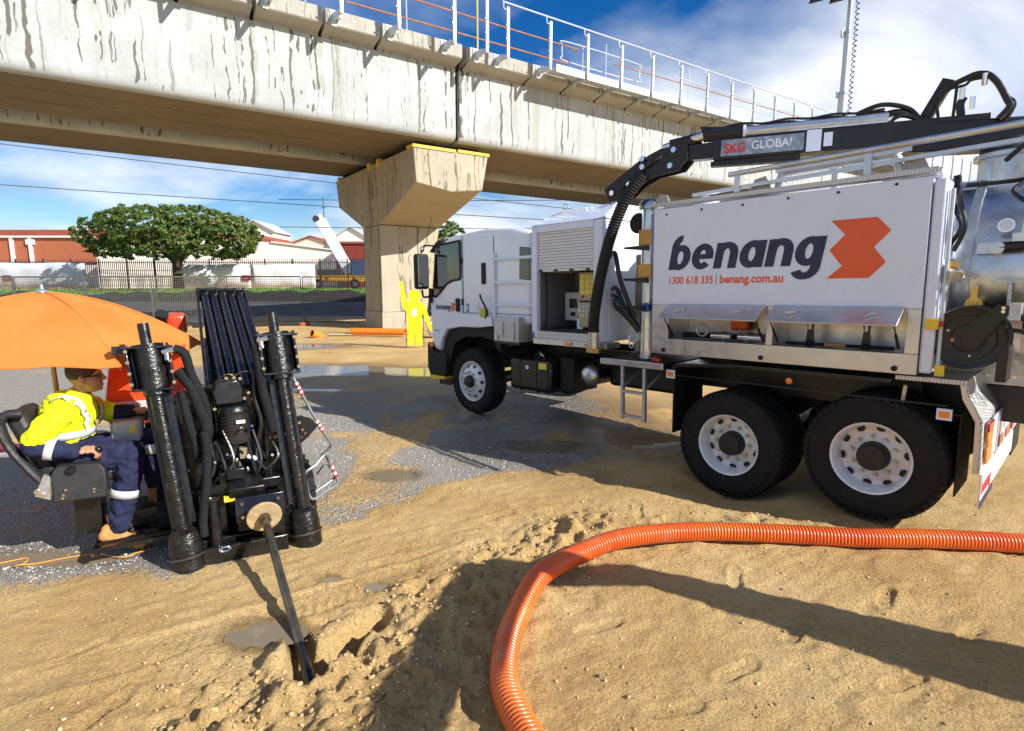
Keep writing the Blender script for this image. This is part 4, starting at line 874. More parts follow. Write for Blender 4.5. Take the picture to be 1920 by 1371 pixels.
def flap(x0, x1):
    a = R(58); hz = 1.755; L_ = 0.25
    rot = Matrix.Rotation(-a, 3, 'X'); f = MB(); f.box(x0, x1, 0.002, 0.016, hz - L_, hz, rot=Matrix.Rotation(a, 3, 'X'), piv=(0, 0.002, hz))
    o = P(f, 'locker_flap', M_alu, bevel=0.003)
    dv = Vector((0, math.sin(a), -math.cos(a))); nv = Vector((0, math.cos(a), math.sin(a)))
    for fr_ in (0.2, 0.8):
        c = Vector((x0 + (x1-x0)*fr_, 0.002, hz)) + dv*0.12 + nv*0.0165
        MB().beam(c - Vector((0.045, 0, 0)), c + Vector((0.045, 0, 0)), 0.06, 0.006, up=nv).part('latch_plate', M_steel, o)
        MB().beam(c + nv*0.012 - Vector((0.03, 0, 0)), c + nv*0.02 + Vector((0.04, 0, 0)) + dv*0.03, 0.018, 0.012, up=nv).part('latch_handle', M_chrome, o)
    for x in (x0+0.03, x1-0.03):
        e = Vector((x, 0.002, hz)) + dv*0.2; b0 = Vector((x, -0.03, 1.44)); m_ = b0.lerp(e, 0.55)
        P(MB().cyl(b0, m_, 0.011, n=8).cyl(m_, e, 0.006, n=8), 'gas_strut', M_blackm)
flap(-0.06, 0.92); flap(0.99, 1.97)
# locker contents
lk = P(MB().cyl((1.28, -0.12, 1.455), (1.03, -0.10, 1.455), 0.042, n=18).cyl((1.20, -0.113, 1.455), (1.17, -0.112, 1.455), 0.055, n=18), 'chrome_coupling', M_chrome)
P(MB().cyl((1.56, -0.13, 1.452), (1.36, -0.12, 1.452), 0.038, n=18).cyl((1.44, -0.125, 1.452), (1.41, -0.123, 1.452), 0.05, n=18), 'chrome_coupling', M_chrome)
P(MB().box(1.28, 1.46, -0.28, -0.36, 1.50, 1.66), 'orange_bag', pm('orange_bag', (0.75, 0.14, 0.03), 0.7, bump=0.4, bscale=20), bevel=0.03)
P(MB().tube([(1.68 + 0.06*math.cos(t*0.52), -0.15, 1.50 + 0.06*math.sin(t*0.52)) for t in range(12)], 0.012, 8, closed=True), 'steel_ring', M_galv)
P(MB().cyl((1.92, -0.2, 1.44), (1.3, -0.25, 1.44), 0.028, n=10), 'black_nozzle', M_blackm)
for x in (0.68, 0.24):
    P(MB().xz([(x-0.035, 1.41), (x+0.035, 1.41), (x+0.02, 1.56), (x+0.04, 1.66), (x-0.04, 1.66), (x-0.02, 1.56)], -0.20, -0.24), 'nozzle_holder', M_black); P(MB().box(x-0.012, x+0.012, -0.196, -0.199, 1.55, 1.61), 'holder_tag', M_white)
P(MB().cyl((0.85, -0.12, 1.425), (0.02, -0.14, 1.425), 0.016, n=8), 'lance', M_blackm); P(MB().cyl((0.52, -0.10, 1.43), (0.36, -0.10, 1.43), 0.018, n=8), 'lance_grip', pm('tan_grip', (0.4, 0.25, 0.08), 0.6))
for x in (2.03, 1.02, -0.02): P(MB().cyl((x, 0.0005, 1.285), (x, 0.012, 1.285), 0.022, n=12), 'side_lamp', M_blackm)
# rear corner column with pressed recesses
P(MB().box(-0.255, -0.168, -0.02, -0.42, 1.26, 2.70), 'corner_column', M_white, bevel=0.02)
for z0, z1 in ((1.75, 2.05), (2.12, 2.62)): P(MB().box(-0.268, -0.256, -0.09, -0.34, z0, z1), 'column_rib', M_white, bevel=0.006)
P(MB().cyl((-0.285, -0.05, 1.30), (-0.285, -0.05, 2.62), 0.014, n=8), 'sight_tube', M_rail_w)
P(MB().box(-0.275, -0.19, 0.0, -0.06, 1.60, 1.68), 'isolator_box', M_yellow, bevel=0.006)
P(MB().cyl((-0.276, -0.03, 1.64), (-0.305, -0.03, 1.64), 0.02, n=12), 'stop_button', M_red_l)
P(MB().box(-0.33, -0.27, -0.03, -0.05, 1.25, 1.33), 'yellow_tag', M_yellow)

# debris tank behind
P(MB().lathe([(0.0, -1.42), (0.45, -1.38), (0.72, -1.26), (0.80, -1.12), (0.82, -1.08), (0.87, -1.07), (0.87, -0.99), (0.82, -0.98), (0.82, 2.05), (0.0, 2.05)], (0, -1.27, 2.0), (1, 0, 0), 56), 'debris_tank', M_steel, sharp=30)
P(MB().box(-1.0, 1.9, -0.75, -1.8, 1.13, 1.40), 'tank_cradle', M_galv)
for k in range(9):
    for j in (0, 1): P(MB().cyl((-0.35-0.08*k, -0.75, 1.20+0.12*j), (-0.35-0.08*k, -0.735, 1.20+0.12*j), 0.016, n=8), 'cradle_bolt', M_steel)
P(MB().cyl((-0.52, -1.15, 2.72), (-0.52, -1.15, 2.95), 0.26, n=24).cyl((-0.52, -1.15, 2.951), (-0.52, -1.15, 2.985), 0.30, n=24), 'inlet_neck', M_steel)
for z, x0 in ((2.52, -0.78), (2.20, -0.58)):
    P(MB().cyl((x0+0.05, -0.44, z), (x0-0.45, -0.42, z+0.03), 0.04, n=14), 'door_ram', M_black); P(MB().cyl((x0-0.45, -0.42, z+0.03), (x0-0.75, -0.41, z+0.05), 0.02, n=10), 'ram_rod', M_chrome)
    P(MB().cyl((x0+0.06, -0.40, z), (x0+0.06, -0.48, z), 0.045, n=14), 'ram_pin', M_steel)
P(MB().xz([(-0.66, 2.50), (-0.82, 2.46), (-0.92, 2.34), (-0.92, 2.30), (-0.64, 2.30)], -0.46, -0.50), 'ram_bracket', M_steel)
P(MB().box(-0.60, -0.95, -0.40, -0.50, 2.24, 2.30), 'bracket_foot', M_steel)
for pts in ([(-0.78, -0.42, 2.16), (-0.79, -0.38, 2.0), (-0.74, -0.40, 1.85), (-0.72, -0.46, 1.6)], [(-0.95, -0.42, 2.17), (-0.96, -0.38, 2.0), (-0.93, -0.40, 1.85), (-1.02, -0.44, 1.65), (-1.0, -0.5, 1.3)], [(-0.82, -0.44, 2.60), (-0.84, -0.36, 2.85), (-1.0, -0.34, 2.92), (-1.1, -0.4, 2.7)], [(-0.66, -0.5, 2.70), (-0.58, -0.40, 2.60), (-0.70, -0.36, 2.50), (-0.80, -0.40, 2.55)], [(-0.27, -0.30, 2.74), (-0.31, -0.16, 2.55), (-0.36, -0.12, 2.35), (-0.30, -0.16, 2.18)], [(-0.25, -0.30, 2.74), (-0.28, -0.2, 2.5), (-0.33, -0.18, 2.36), (-0.27, -0.16, 2.22)], [(-0.3, -0.42, 2.68), (-0.6, -0.5, 2.69), (-1.0, -0.5, 2.73)]):
    P(MB().tube(catmull(pts, 7), 0.016, 8), 'tank_hose', M_black)
P(MB().box(-0.52, -1.2, -0.40, -0.44, 1.94, 1.97), 'hose_rail', M_galv)
P(MB().cyl((-0.24, -0.28, 2.06), (-0.29, -0.12, 2.05), 0.035, n=12), 'outlet_pipe', M_steel)
P(MB().cyl((-0.285, -0.14, 2.05), (-0.335, -0.06, 2.01), 0.038, n=12).box(-0.35, -0.28, -0.12, -0.08, 2.04, 2.10), 'brass_valve', M_brass)
P(MB().lathe([(0.045, 0), (0.05, 0.02), (0.05, 0.05), (0.036, 0.055), (0.036, 0.02)], (-0.335, -0.06, 2.01), (-0.35, 0.75, -0.35), 16), 'camlock', M_alu)
for k in range(12):
    a = k*math.pi/6; 
    if k % 2 == 0: P(MB().box(-0.95, 2.0, -1.27+0.815*math.cos(a)-0.01, -1.27+0.815*math.cos(a)+0.01, 2.0+0.815*math.sin(a)-0.01, 2.0+0.815*math.sin(a)+0.01), 'seam_weld', M_steel)

# fittings on the exposed end of the debris tank
for x in (-0.34, -0.72): P(MB().lathe([(0.822, -0.03), (0.835, -0.03), (0.835, 0.03), (0.822, 0.03)], (x, -1.27, 2.0), (1, 0, 0), 48, close=True), 'tank_band', M_galv)
for k in range(14):
    a = R(-50 + 10*k); P(MB().cyl((-0.985, -1.27+0.845*math.cos(a), 2.0+0.845*math.sin(a)), (-0.955, -1.27+0.845*math.cos(a), 2.0+0.845*math.sin(a)), 0.016, n=6), 'flange_bolt', M_steel)
for x, z0, z1 in ((-0.62, 1.42, 1.94), (-0.86, 1.42, 2.10), (-1.05, 1.40, 2.35)): P(MB().cyl((x, -0.40, z0), (x, -0.40, z1), 0.016, n=8), 'steel_pipe', M_galv)
P(MB().box(-0.78, -0.96, -0.385, -0.43, 1.80, 1.86), 'pipe_bracket', M_galv)
P(MB().cyl((-0.56, -0.44, 2.36), (-0.56, -0.40, 2.36), 0.05, n=18), 'level_gauge', M_chrome); P(MB().cyl((-0.56, -0.399, 2.36), (-0.56, -0.396, 2.36), 0.042, n=18), 'gauge_face', M_white)
P(MB().box(-0.40, -0.52, -0.425, -0.45, 2.16, 2.24), 'maker_plate', M_white)
P(MB().cyl((-0.42, -0.5, 1.78), (-0.42, -0.36, 1.78), 0.055, n=16).box(-0.44, -0.40, -0.37, -0.35, 1.78, 1.92), 'drain_valve', M_brass)
for x, z in ((-0.80, 2.66), (-0.93, 2.66)): P(MB().cyl((x, -0.42, z), (x, -0.42, z+0.10), 0.022, n=8), 'hose_fitting', M_chrome)
P(MB().box(-0.74, -1.0, -0.40, -0.46, 2.60, 2.65), 'valve_bank', M_alu, bevel=0.006)
for pts in ([(-0.80, -0.42, 2.74), (-0.80, -0.40, 2.88), (-0.66, -0.42, 2.95), (-0.50, -0.6, 2.86)], [(-0.93, -0.42, 2.74), (-0.94, -0.38, 2.92), (-1.06, -0.40, 3.0), (-1.2, -0.5, 2.9)], [(-0.45, -0.46, 1.70), (-0.52, -0.38, 1.6), (-0.72, -0.38, 1.58), (-0.95, -0.42, 1.45)]):
    P(MB().tube(catmull(pts, 7), 0.018, 8), 'tank_hose', M_black)
# hose reel
rl = P(MB().lathe([(0.0, 0.0), (0.10, 0.0), (0.105, 0.01), (0.16, 0.014), (0.165, 0.0), (0.205, 0.0), (0.225, 0.012), (0.232, 0.0), (0.225, -0.012), (0.20, -0.015), (0.11, -0.03), (0.11, -0.15), (0.20, -0.165), (0.232, -0.18), (0.225, -0.195), (0.0, -0.19)], (-0.45, -0.06, 1.545), (0, 1, 0), 44), 'hose_reel', M_black)
for k in range(4): MB().cyl((-0.45+0.03*math.cos(0.8+k*1.571), -0.058, 1.545+0.03*math.sin(0.8+k*1.571)), (-0.45+0.03*math.cos(0.8+k*1.571), -0.052, 1.545+0.03*math.sin(0.8+k*1.571)), 0.011, n=10).part('reel_bolt', M_chrome, rl)
for k in range(3): MB().cyl((-0.45+0.13*math.cos(0.4+k*2.09), -0.045, 1.545+0.13*math.sin(0.4+k*2.09)), (-0.45+0.13*math.cos(0.4+k*2.09), -0.041, 1.545+0.13*math.sin(0.4+k*2.09)), 0.008, n=8).part('reel_bolt', M_steel, rl)
MB().box(-0.37, -0.29, -0.059, -0.0555, 1.51, 1.545).part('reel_label', pm('reel_label', (0.35, 0.08, 0.04), 0.5), rl)
MB().box(-0.36, -0.30, -0.0555, -0.0545, 1.515, 1.526).part('label_line', M_white, rl)
P(MB().xz([(-0.40, 1.47), (-0.50, 1.47), (-0.66, 1.72), (-0.66, 1.78), (-0.60, 1.79), (-0.42, 1.62)], -0.046, -0.036), 'reel_arm', M_black, bevel=0.003)
P(MB().box(-0.66, -0.72, -0.04, -0.2, 1.68, 1.80), 'roller_guide', M_galv); P(MB().box(-0.68, -0.62, -0.045, -0.3, 1.24, 1.5), 'reel_bracket', M_black)
for z in (1.74, 1.765): P(MB().cyl((-0.63, -0.036, z), (-0.63, -0.028, z), 0.012, n=8), 'arm_bolt', M_chrome)
P(MB().tube(catmull([(-0.66, -0.1, 1.73), (-0.78, -0.1, 1.66), (-0.86, -0.15, 1.5), (-0.9, -0.2, 1.3)], 6), 0.02, 8), 'reel_hose', M_black)

# rear mudguard, lights, flaps
P(MB().box(-0.03, -0.46, 0.0, -0.62, 1.20, 1.235), 'fender_top', M_tread, bevel=0.004)
P(MB().xz([(-0.45, 1.236), (-0.475, 1.236), (-0.50, 1.12), (-0.585, 0.955), (-0.60, 0.56), (-0.58, 0.56), (-0.562, 0.95), (-0.475, 1.12)], 0.0, -2.5), 'fender_back', M_tread)
P(MB().xz([(-0.47, 1.20), (-0.49, 1.12), (-0.57, 0.955), (-0.585, 0.56), (-0.555, 0.56), (-0.545, 0.94), (-0.46, 1.10), (-0.44, 1.20)], 0.012, 0.002), 'fender_lip', M_alu)
for z0, z1, m_ in ((0.86, 0.93, M_red_l), (0.76, 0.855, M_orange_l), (0.62, 0.745, M_orange_l)): P(MB().box(-0.605, -0.622, -0.08, -0.30, z0, z1), 'tail_lamp', m_, bevel=0.008)
P(MB().box(-0.604, -0.612, -0.34, -0.60, 0.62, 0.93), 'white_plate', M_white)
for y0, y1 in ((-0.01, -0.62), (-1.9, -2.5)): P(MB().box(-0.60, -0.612, y0, y1, 0.30, 0.559), 'mud_flap', pm('flap_white', (0.7, 0.7, 0.7), 0.5) if y0 > -1 else M_blackm)
P(MB().box(-0.613, -0.616, -0.01, -0.62, 0.30, 0.36), 'flap_hem', M_navy)
text_mesh('flap_lettering', 'benang', 0.15, pm('flap_red', (0.6, 0.03, 0.03), 0.5), truck, basis((-0.6135, -0.03, 0.40), (0, -1, 0), (0, 0, 1), (-1, 0, 0)), bold=0.006, depth=0.0008, sx=1.1)
P(MB().box(-0.603, -0.614, -0.66, -2.48, 0.58, 0.93), 'rear_board', M_white)
for k in range(4): P(MB().box(-0.615, -0.621, -0.75-0.42*k, -1.0-0.42*k, 0.62, 0.70), 'red_marker', M_red_l)
P(MB().box(-0.615, -0.622, -1.0, -1.5, 0.74, 0.88), 'number_plate', pm('plate_pale', (0.6, 0.62, 0.6), 0.4))
P(MB().box(-0.60, -0.612, -0.64, -1.88, 0.36, 0.555), 'mud_flap', pm('flap_pale', (0.66, 0.67, 0.68), 0.5))
P(MB().box(-0.45, -0.46, -0.05, -0.60, 0.34, 0.98), 'inner_flap', M_rubber)
P(MB().box(1.90, 1.915, -0.02, -0.62, 0.42, 1.08), 'front_flap', M_rubber)
P(MB().xz([(1.93, 1.06), (1.86, 1.12), (1.3, 1.17), (0.6, 1.17), (0.0, 1.17), (-0.02, 1.20), (0.6, 1.20), (1.3, 1.20), (1.9, 1.15), (1.95, 1.08)], 0.0, -0.62), 'mudguard', M_black)
P(MB().box(-0.1, 1.95, -0.62, -0.70, 0.85, 1.22), 'guard_web', M_black)
for x, z in ((1.93, 1.0), (-0.36, 0.93)):
    o = P(MB().box(x-0.05, x+0.045, 0.004, 0.022, z, z+0.085), 'reflector_base', M_white); MB().box(x-0.035, x+0.03, 0.0222, 0.028, z+0.02, z+0.065).part('reflector', M_orange_l, o)
P(MB().box(-0.38, 1.95, -0.01, 0.003, 1.03, 1.04), 'wire_tie', M_black)
P(MB().beam((-0.10, -0.03, 1.16), (-0.06, -0.10, 0.86), 0.025, 0.025), 'guard_stay', M_galv)
P(MB().sphere((0.76, 0.005, 1.10), (0.03, 0.015, 0.03), 10), 'marker_lamp', M_orange_l)
P(MB().sphere((2.12, -0.02, 1.17), (0.06, 0.05, 0.035), 10), 'red_lamp', M_red_l)

# top rails and lance pole
P(MB().box(2.21, -0.20, 0.01, -0.12, 2.745, 2.785), 'top_rail', M_tread, bevel=0.004)
P(MB().box(2.15, -0.20, -0.13, -0.40, 2.722, 2.74), 'tank_lid', M_white)
P(MB().cyl((1.42, -0.06, 2.965), (-1.6, -0.06, 3.02), 0.024, n=14), 'suction_lance', M_steel)
P(MB().beam((1.80, -0.10, 2.83), (-1.6, -0.10, 2.93), 0.05, 0.03), 'lance_rail', M_alu)
for x in (1.34, 0.28): P(MB().beam((x, -0.06, 2.80), (x, -0.06, 2.99), 0.05, 0.014, up=(0, 1, 0)), 'lance_support', M_alu)
P(MB().beam((1.0, -0.08, 2.95), (0.0, -0.08, 2.96), 0.03, 0.05), 'rail_bar', M_alu)
P(MB().tube(catmull([(1.0, -0.16, 2.80), (0.98, -0.16, 2.90), (0.9, -0.16, 2.93), (0.25, -0.16, 2.94), (0.12, -0.16, 2.93), (0.08, -0.16, 2.80)], 5), 0.035, 12), 'breather_pipe', M_galv)
for x in (1.15, -0.02): P(MB().xz([(x-0.10, 2.785), (x+0.10, 2.785), (x+0.06, 2.90), (x-0.04, 2.92)], -0.13, -0.15), 'hinge_plate', M_dull)
P(MB().lathe([(0.13, 0), (0.12, 0.05), (0.05, 0.09), (0, 0.10)], (1.75, -0.28, 2.74), (0, 0, 1), 18), 'tank_hatch', M_white)
P(MB().xz([(2.2, 2.76), (2.02, 2.76), (2.06, 2.86), (2.14, 2.88)], -0.04, -0.06), 'hinge_plate', M_dull)

# boom with suction hose
bm_ = bpy.data.objects.new('boom', None); COL.objects.link(bm_); bm_.parent = truck
B = lambda mb, nm, mat, **k: mb.part(nm, mat, bm_, **k)
n0 = Vector((1.93, -0.22, 3.27)); n1 = Vector((-0.30, -1.12, 3.23)); dB = (n1-n0).normalized(); sB = Vector((dB.y, -dB.x, 0)).normalized()
if sB.y < 0: sB = -sB
B(MB().beam(n0.lerp(n1, 0.1), n1, 0.17, 0.20), 'main_arm', M_black, bevel=0.01)
B(MB().beam(n0 + Vector((0.05, 0, 0)), n0.lerp(n1, 0.12), 0.13, 0.15), 'inner_arm', M_black, bevel=0.01)
B(MB().beam(n0.lerp(n1, 0.09) - Vector((0, 0, 0.13)), n0.lerp(n1, 0.42) - Vector((0, 0, 0.135)), 0.10, 0.045), 'arm_rail', M_black)
c0 = n0.lerp(n1, 0.06) + sB*0.04 + Vector((0, 0, 0.145)); c1 = n0.lerp(n1, 0.70) + sB*0.04 + Vector((0, 0, 0.135))
B(MB().cyl(n0 + sB*0.02 + Vector((0.25, 0.05, 0.08)), c0, 0.042, n=16), 'ram_rod', M_chrome)
B(MB().cyl(c0, c0.lerp(c1, 0.24), 0.062, n=16), 'ram_gland', M_black); B(MB().cyl(c0.lerp(c1, 0.24), c1, 0.055, n=16), 'extension_ram', M_steel)
B(MB().cyl(c0.lerp(c1, 0.235), c0.lerp(c1, 0.25), 0.066, n=16), 'ram_collar', M_white)
lp0 = n0.lerp(n1, 0.13) + sB*0.087
B(MB().beam(lp0 + dB*0.0, lp0 + dB*0.72, 0.004, 0.15), 'name_board', pm('board_silver', (0.34, 0.36, 0.39), 0.3, 0.9, 0.5, 14))
B(MB().beam(lp0 + dB*0.74, lp0 + dB*0.86, 0.006, 0.19), 'white_board', M_white); B(MB().beam(lp0 + dB*0.88, lp0 + dB*0.95, 0.006, 0.12), 'white_board', M_white)
tM = lambda o: basis(o, dB, Vector((0, 0, 1)), sB)
text_mesh('board_lettering', 'SKG', 0.115, pm('board_red', (0.55, 0.02, 0.02), 0.4), bm_, tM(lp0 + dB*0.03 + sB*0.004 - Vector((0, 0, 0.045))), bold=0.004, depth=0.0008, sx=0.9)
text_mesh('board_lettering', 'GLOBAL', 0.105, pm('board_grey', (0.72, 0.74, 0.78), 0.4), bm_, tM(lp0 + dB*0.27 + sB*0.004 - Vector((0, 0, 0.03))), bold=0.001, depth=0.0008, sx=0.95)
# articulated nose links
e0 = Vector((2.02, -0.18, 3.26)); e1 = Vector((2.32, -0.04, 3.16)); e2 = Vector((2.62, 0.04, 2.92))
for s in (-0.075, 0.075):
    o_ = Vector((0.4, 1, 0)).normalized()*s
    pl = [(1.90, 3.36), (2.16, 3.33), (2.36, 3.24), (2.72, 2.98), (2.66, 2.84), (2.50, 2.86), (2.36, 2.99), (2.22, 3.06), (1.98, 3.10), (1.90, 3.20)]
    B(MB().prism([(x, (x-2.02)*0.34 - 0.18 + o_.y - 0.008, z) for x, z in pl], (0, 0.016, 0)), 'nose_plate', M_black, bevel=0.004)
for c in ((2.02, -0.18, 3.30), (2.30, -0.05, 3.16), (2.62, 0.03, 2.93), (2.05, -0.17, 3.15), (2.44, -0.02, 3.0), (2.30, -0.05, 3.24)):
    B(MB().cyl(Vector(c) + Vector((0, 0.11, 0)), Vector(c) - Vector((0, 0.11, 0)), 0.028, n=12), 'link_pin', M_chrome)
B(MB().cyl((1.82, -0.26, 3.40), (2.10, -0.15, 3.36), 0.06, n=14), 'nose_cap', M_black); B(MB().cyl((2.34, -0.03, 3.06), (2.56, 0.03, 2.90), 0.05, n=12), 'link_ram', M_black)
B(MB().tube(catmull([(2.1, -0.14, 3.30), (2.2, -0.02, 3.22), (2.34, 0.03, 3.12), (2.5, 0.06, 3.0), (2.62, 0.06, 2.90)], 6), 0.022, 8), 'nose_hose', M_black)
hp = catmull([(2.30, 0.03, 3.10), (2.40, 0.08, 2.95), (2.50, 0.11, 2.78), (2.62, 0.12, 2.52), (2.72, 0.12, 2.22), (2.80, 0.12, 1.90), (2.85, 0.12, 1.60), (2.86, 0.11, 1.43)], 24)
acc = 0; rs = []; ph = []
for i, p in enumerate(hp):
    if i: acc += (p - hp[i-1]).length
    ph.append(acc)
npt = int(acc/0.0075); fine = []
j = 0
for k in range(npt):
    s = k*0.0075
    while ph[j+1] < s: j += 1
    fine.append(hp[j].lerp(hp[j+1], (s-ph[j])/(ph[j+1]-ph[j])))
B(MB().tube(fine, [0.058 + (0.008 if k % 4 < 2 else 0) for k in range(npt)], 18), 'suction_hose', M_blackm, sharp=60)
B(MB().cyl((2.862, 0.11, 1.44), (2.868, 0.10, 1.26), 0.066, n=20), 'hose_cuff', M_alu)
for z in (1.40, 1.35): B(MB().cyl((2.863, 0.11, z), (2.864, 0.11, z+0.015), 0.071, n=20), 'hose_clamp', M_steel)
B(MB().box(2.78, 2.96, 0.03, 0.12, 1.20, 1.25), 'brass_catch', M_brass)
# slew column, hose bridge
B(MB().cyl((-0.42, -1.2, 2.82), (-0.42, -1.2, 3.12), 0.17, n=20), 'slew_column', M_black)
B(MB().beam((0.35, -0.92, 3.20), (-0.62, -1.25, 3.14), 0.26, 0.24), 'boom_base', M_black, bevel=0.02)
B(MB().beam((0.16, -1.0, 3.28), (-0.02, -1.05, 3.66), 0.05, 0.09, up=(1, 0, 0)), 'hose_mast', M_black)
def bh(pts, r=0.02, mat=M_black): B(MB().tube(catmull(pts, 8), r, 8), 'boom_hose', mat)
bh([(0.14, -1.0, 3.30), (0.04, -1.0, 3.52), (-0.06, -1.0, 3.60), (-0.24, -1.0, 3.64), (-0.34, -1.0, 3.56), (-0.42, -1.0, 3.40), (-0.44, -1.0, 3.34), (-0.38, -1.0, 3.26)], 0.024)
bh([(0.10, -1.04, 3.36), (0.0, -1.04, 3.56), (-0.2, -1.04, 3.66), (-0.33, -1.04, 3.58), (-0.40, -1.04, 3.44), (-0.46, -1.04, 3.36), (-0.40, -1.04, 3.22)], 0.02)
bh([(0.02, -0.98, 3.34), (0.03, -0.98, 3.46), (-0.02, -0.98, 3.56), (-0.14, -0.98, 3.57), (-0.18, -0.98, 3.60), (-0.26, -0.98, 3.60)], 0.012)
bh([(-0.08, -0.98, 3.30), (-0.09, -0.98, 3.56)], 0.012); bh([(-0.14, -1.0, 3.30), (-0.12, -1.0, 3.42), (-0.14, -1.0, 3.48)], 0.03)
for c in ((-0.13, -0.98, 3.46), (-0.27, -0.98, 3.54), (-0.20, -1.0, 3.38)): B(MB().cyl(Vector(c), Vector(c) + Vector((0, 0, 0.09)), 0.02, n=8), 'hose_fitting', M_chrome)
bh([(0.50, -0.85, 3.32), (0.42, -0.85, 3.42), (0.28, -0.9, 3.44), (0.14, -0.95, 3.34)], 0.022); bh([(0.44, -0.82, 3.30), (0.36, -0.82, 3.40), (0.25, -0.86, 3.41), (0.08, -0.95, 3.31)], 0.02); bh([(0.36, -0.80, 3.30), (0.30, -0.80, 3.37), (0.22, -0.84, 3.38), (0.04, -0.95, 3.29)], 0.02)
tp = [n0.lerp(n1, t) + Vector((0, 0, 0.20 + 0.012*math.sin(t*40))) for t in np.linspace(0.05, 0.72, 26)]
bh(tp[::2], 0.014); bh([p + Vector((0, 0.03, 0.02)) for p in tp[::3]], 0.011)
bh([n0.lerp(n1, 0.60) + Vector((0, 0, 0.21)), n0.lerp(n1, 0.68) + Vector((0, 0, 0.27)), n0.lerp(n1, 0.76) + Vector((0, 0, 0.22)), n0.lerp(n1, 0.8) + Vector((0, 0, 0.12))], 0.02)
for t in (0.2, 0.38, 0.56): B(MB().beam(n0.lerp(n1, t) + Vector((0, 0, 0.10)), n0.lerp(n1, t) + Vector((0, 0, 0.215)), 0.03, 0.03), 'hose_guide', M_black)
# big lettering on the panel
logo_word('panel_letter', 1.995, 2.105, 0.237, 0.0004, M_navy, truck)
side(ARROW, 0.0004, 0.0018, 'panel_emblem', M_orange_p)
lettering('phone_lettering', '1300 618 335', 1.995, 1.966, 0.102, M_orange_p, 0.0008, bold=0.0024, depth=0.0008, sx=0.86)
P(MB().box(1.475, 1.481, 0.0004, 0.0016, 1.955, 2.05), 'divider_line', M_navy)
lettering('web_lettering', 'benang.com.au', 1.445, 1.968, 0.108, M_orange_p, 0.0008, bold=0.0032, depth=0.0008, sx=0.92)
# ---------------------------------------------------------------- drill rig (x to the picture's right, y away from the drill front, z up)
RX, RY_ = Vector((0.8705, 0.4922, 0)), Vector((-0.4922, 0.8705, 0))
RO = Vector((-1.91, 3.86, 0)); RM = basis(RO, RX, RY_, (0, 0, 1))
def RW(x, y, z): return RO + RX*x + RY_*y + Vector((0, 0, z))
rig = thing('drill_rig', 'compact black directional drill rig with rod rack and red hood', 'drill rig', mat=RM)
G = lambda mb, nm, mat, par=rig, **k: mb.part(nm, mat, par, **k)
M_rblk = pm('rig_black', (0.006, 0.006, 0.0065), 0.30, 0.0, 0.3, 10, coat=0.15, dirt=(0.10, 0.07, 0.04), dscale=9, damt=0.12, bump=0.10, bscale=45)
M_grease = pm('greasy_steel', (0.008, 0.0075, 0.007), 0.26, 0.1, 0.4, 14, dirt=(0.12, 0.085, 0.05), dscale=11, damt=0.22, bump=0.45, bscale=60)
M_fab = pm('hose_sleeve', (0.012, 0.012, 0.0135), 0.85, 0, 0.25, 16, bump=0.5, bscale=35, spec=0.2)
M_redh = pm('red_hood', (0.62, 0.055, 0.015), 0.3, 0, 0.06, 3, coat=0.6)
M_gtube = pm('grey_tube', (0.30, 0.32, 0.33), 0.4, 0.6, 0.12, 8)
M_rodst = pm('drill_steel', (0.16, 0.14, 0.11), 0.32, 0.8, 0.3, 6, dirt=(0.32, 0.24, 0.13), dscale=6, damt=0.5)
M_mud = pm('mud_plate', (0.40, 0.29, 0.15), 0.85, 0, 0.3, 12, bump=0.7, bscale=30, dirt=(0.14, 0.10, 0.06), dscale=6)
bolt_me = MB().cyl((0, 0, 0), (0, -0.012, 0), 0.012, n=8).mesh('bolt', M_chrome)
def bolt(x, y, z, par=rig):
    o = bpy.data.objects.new('bolt', bolt_me); COL.objects.link(o); o.parent = par; o.location = (x, y, z)
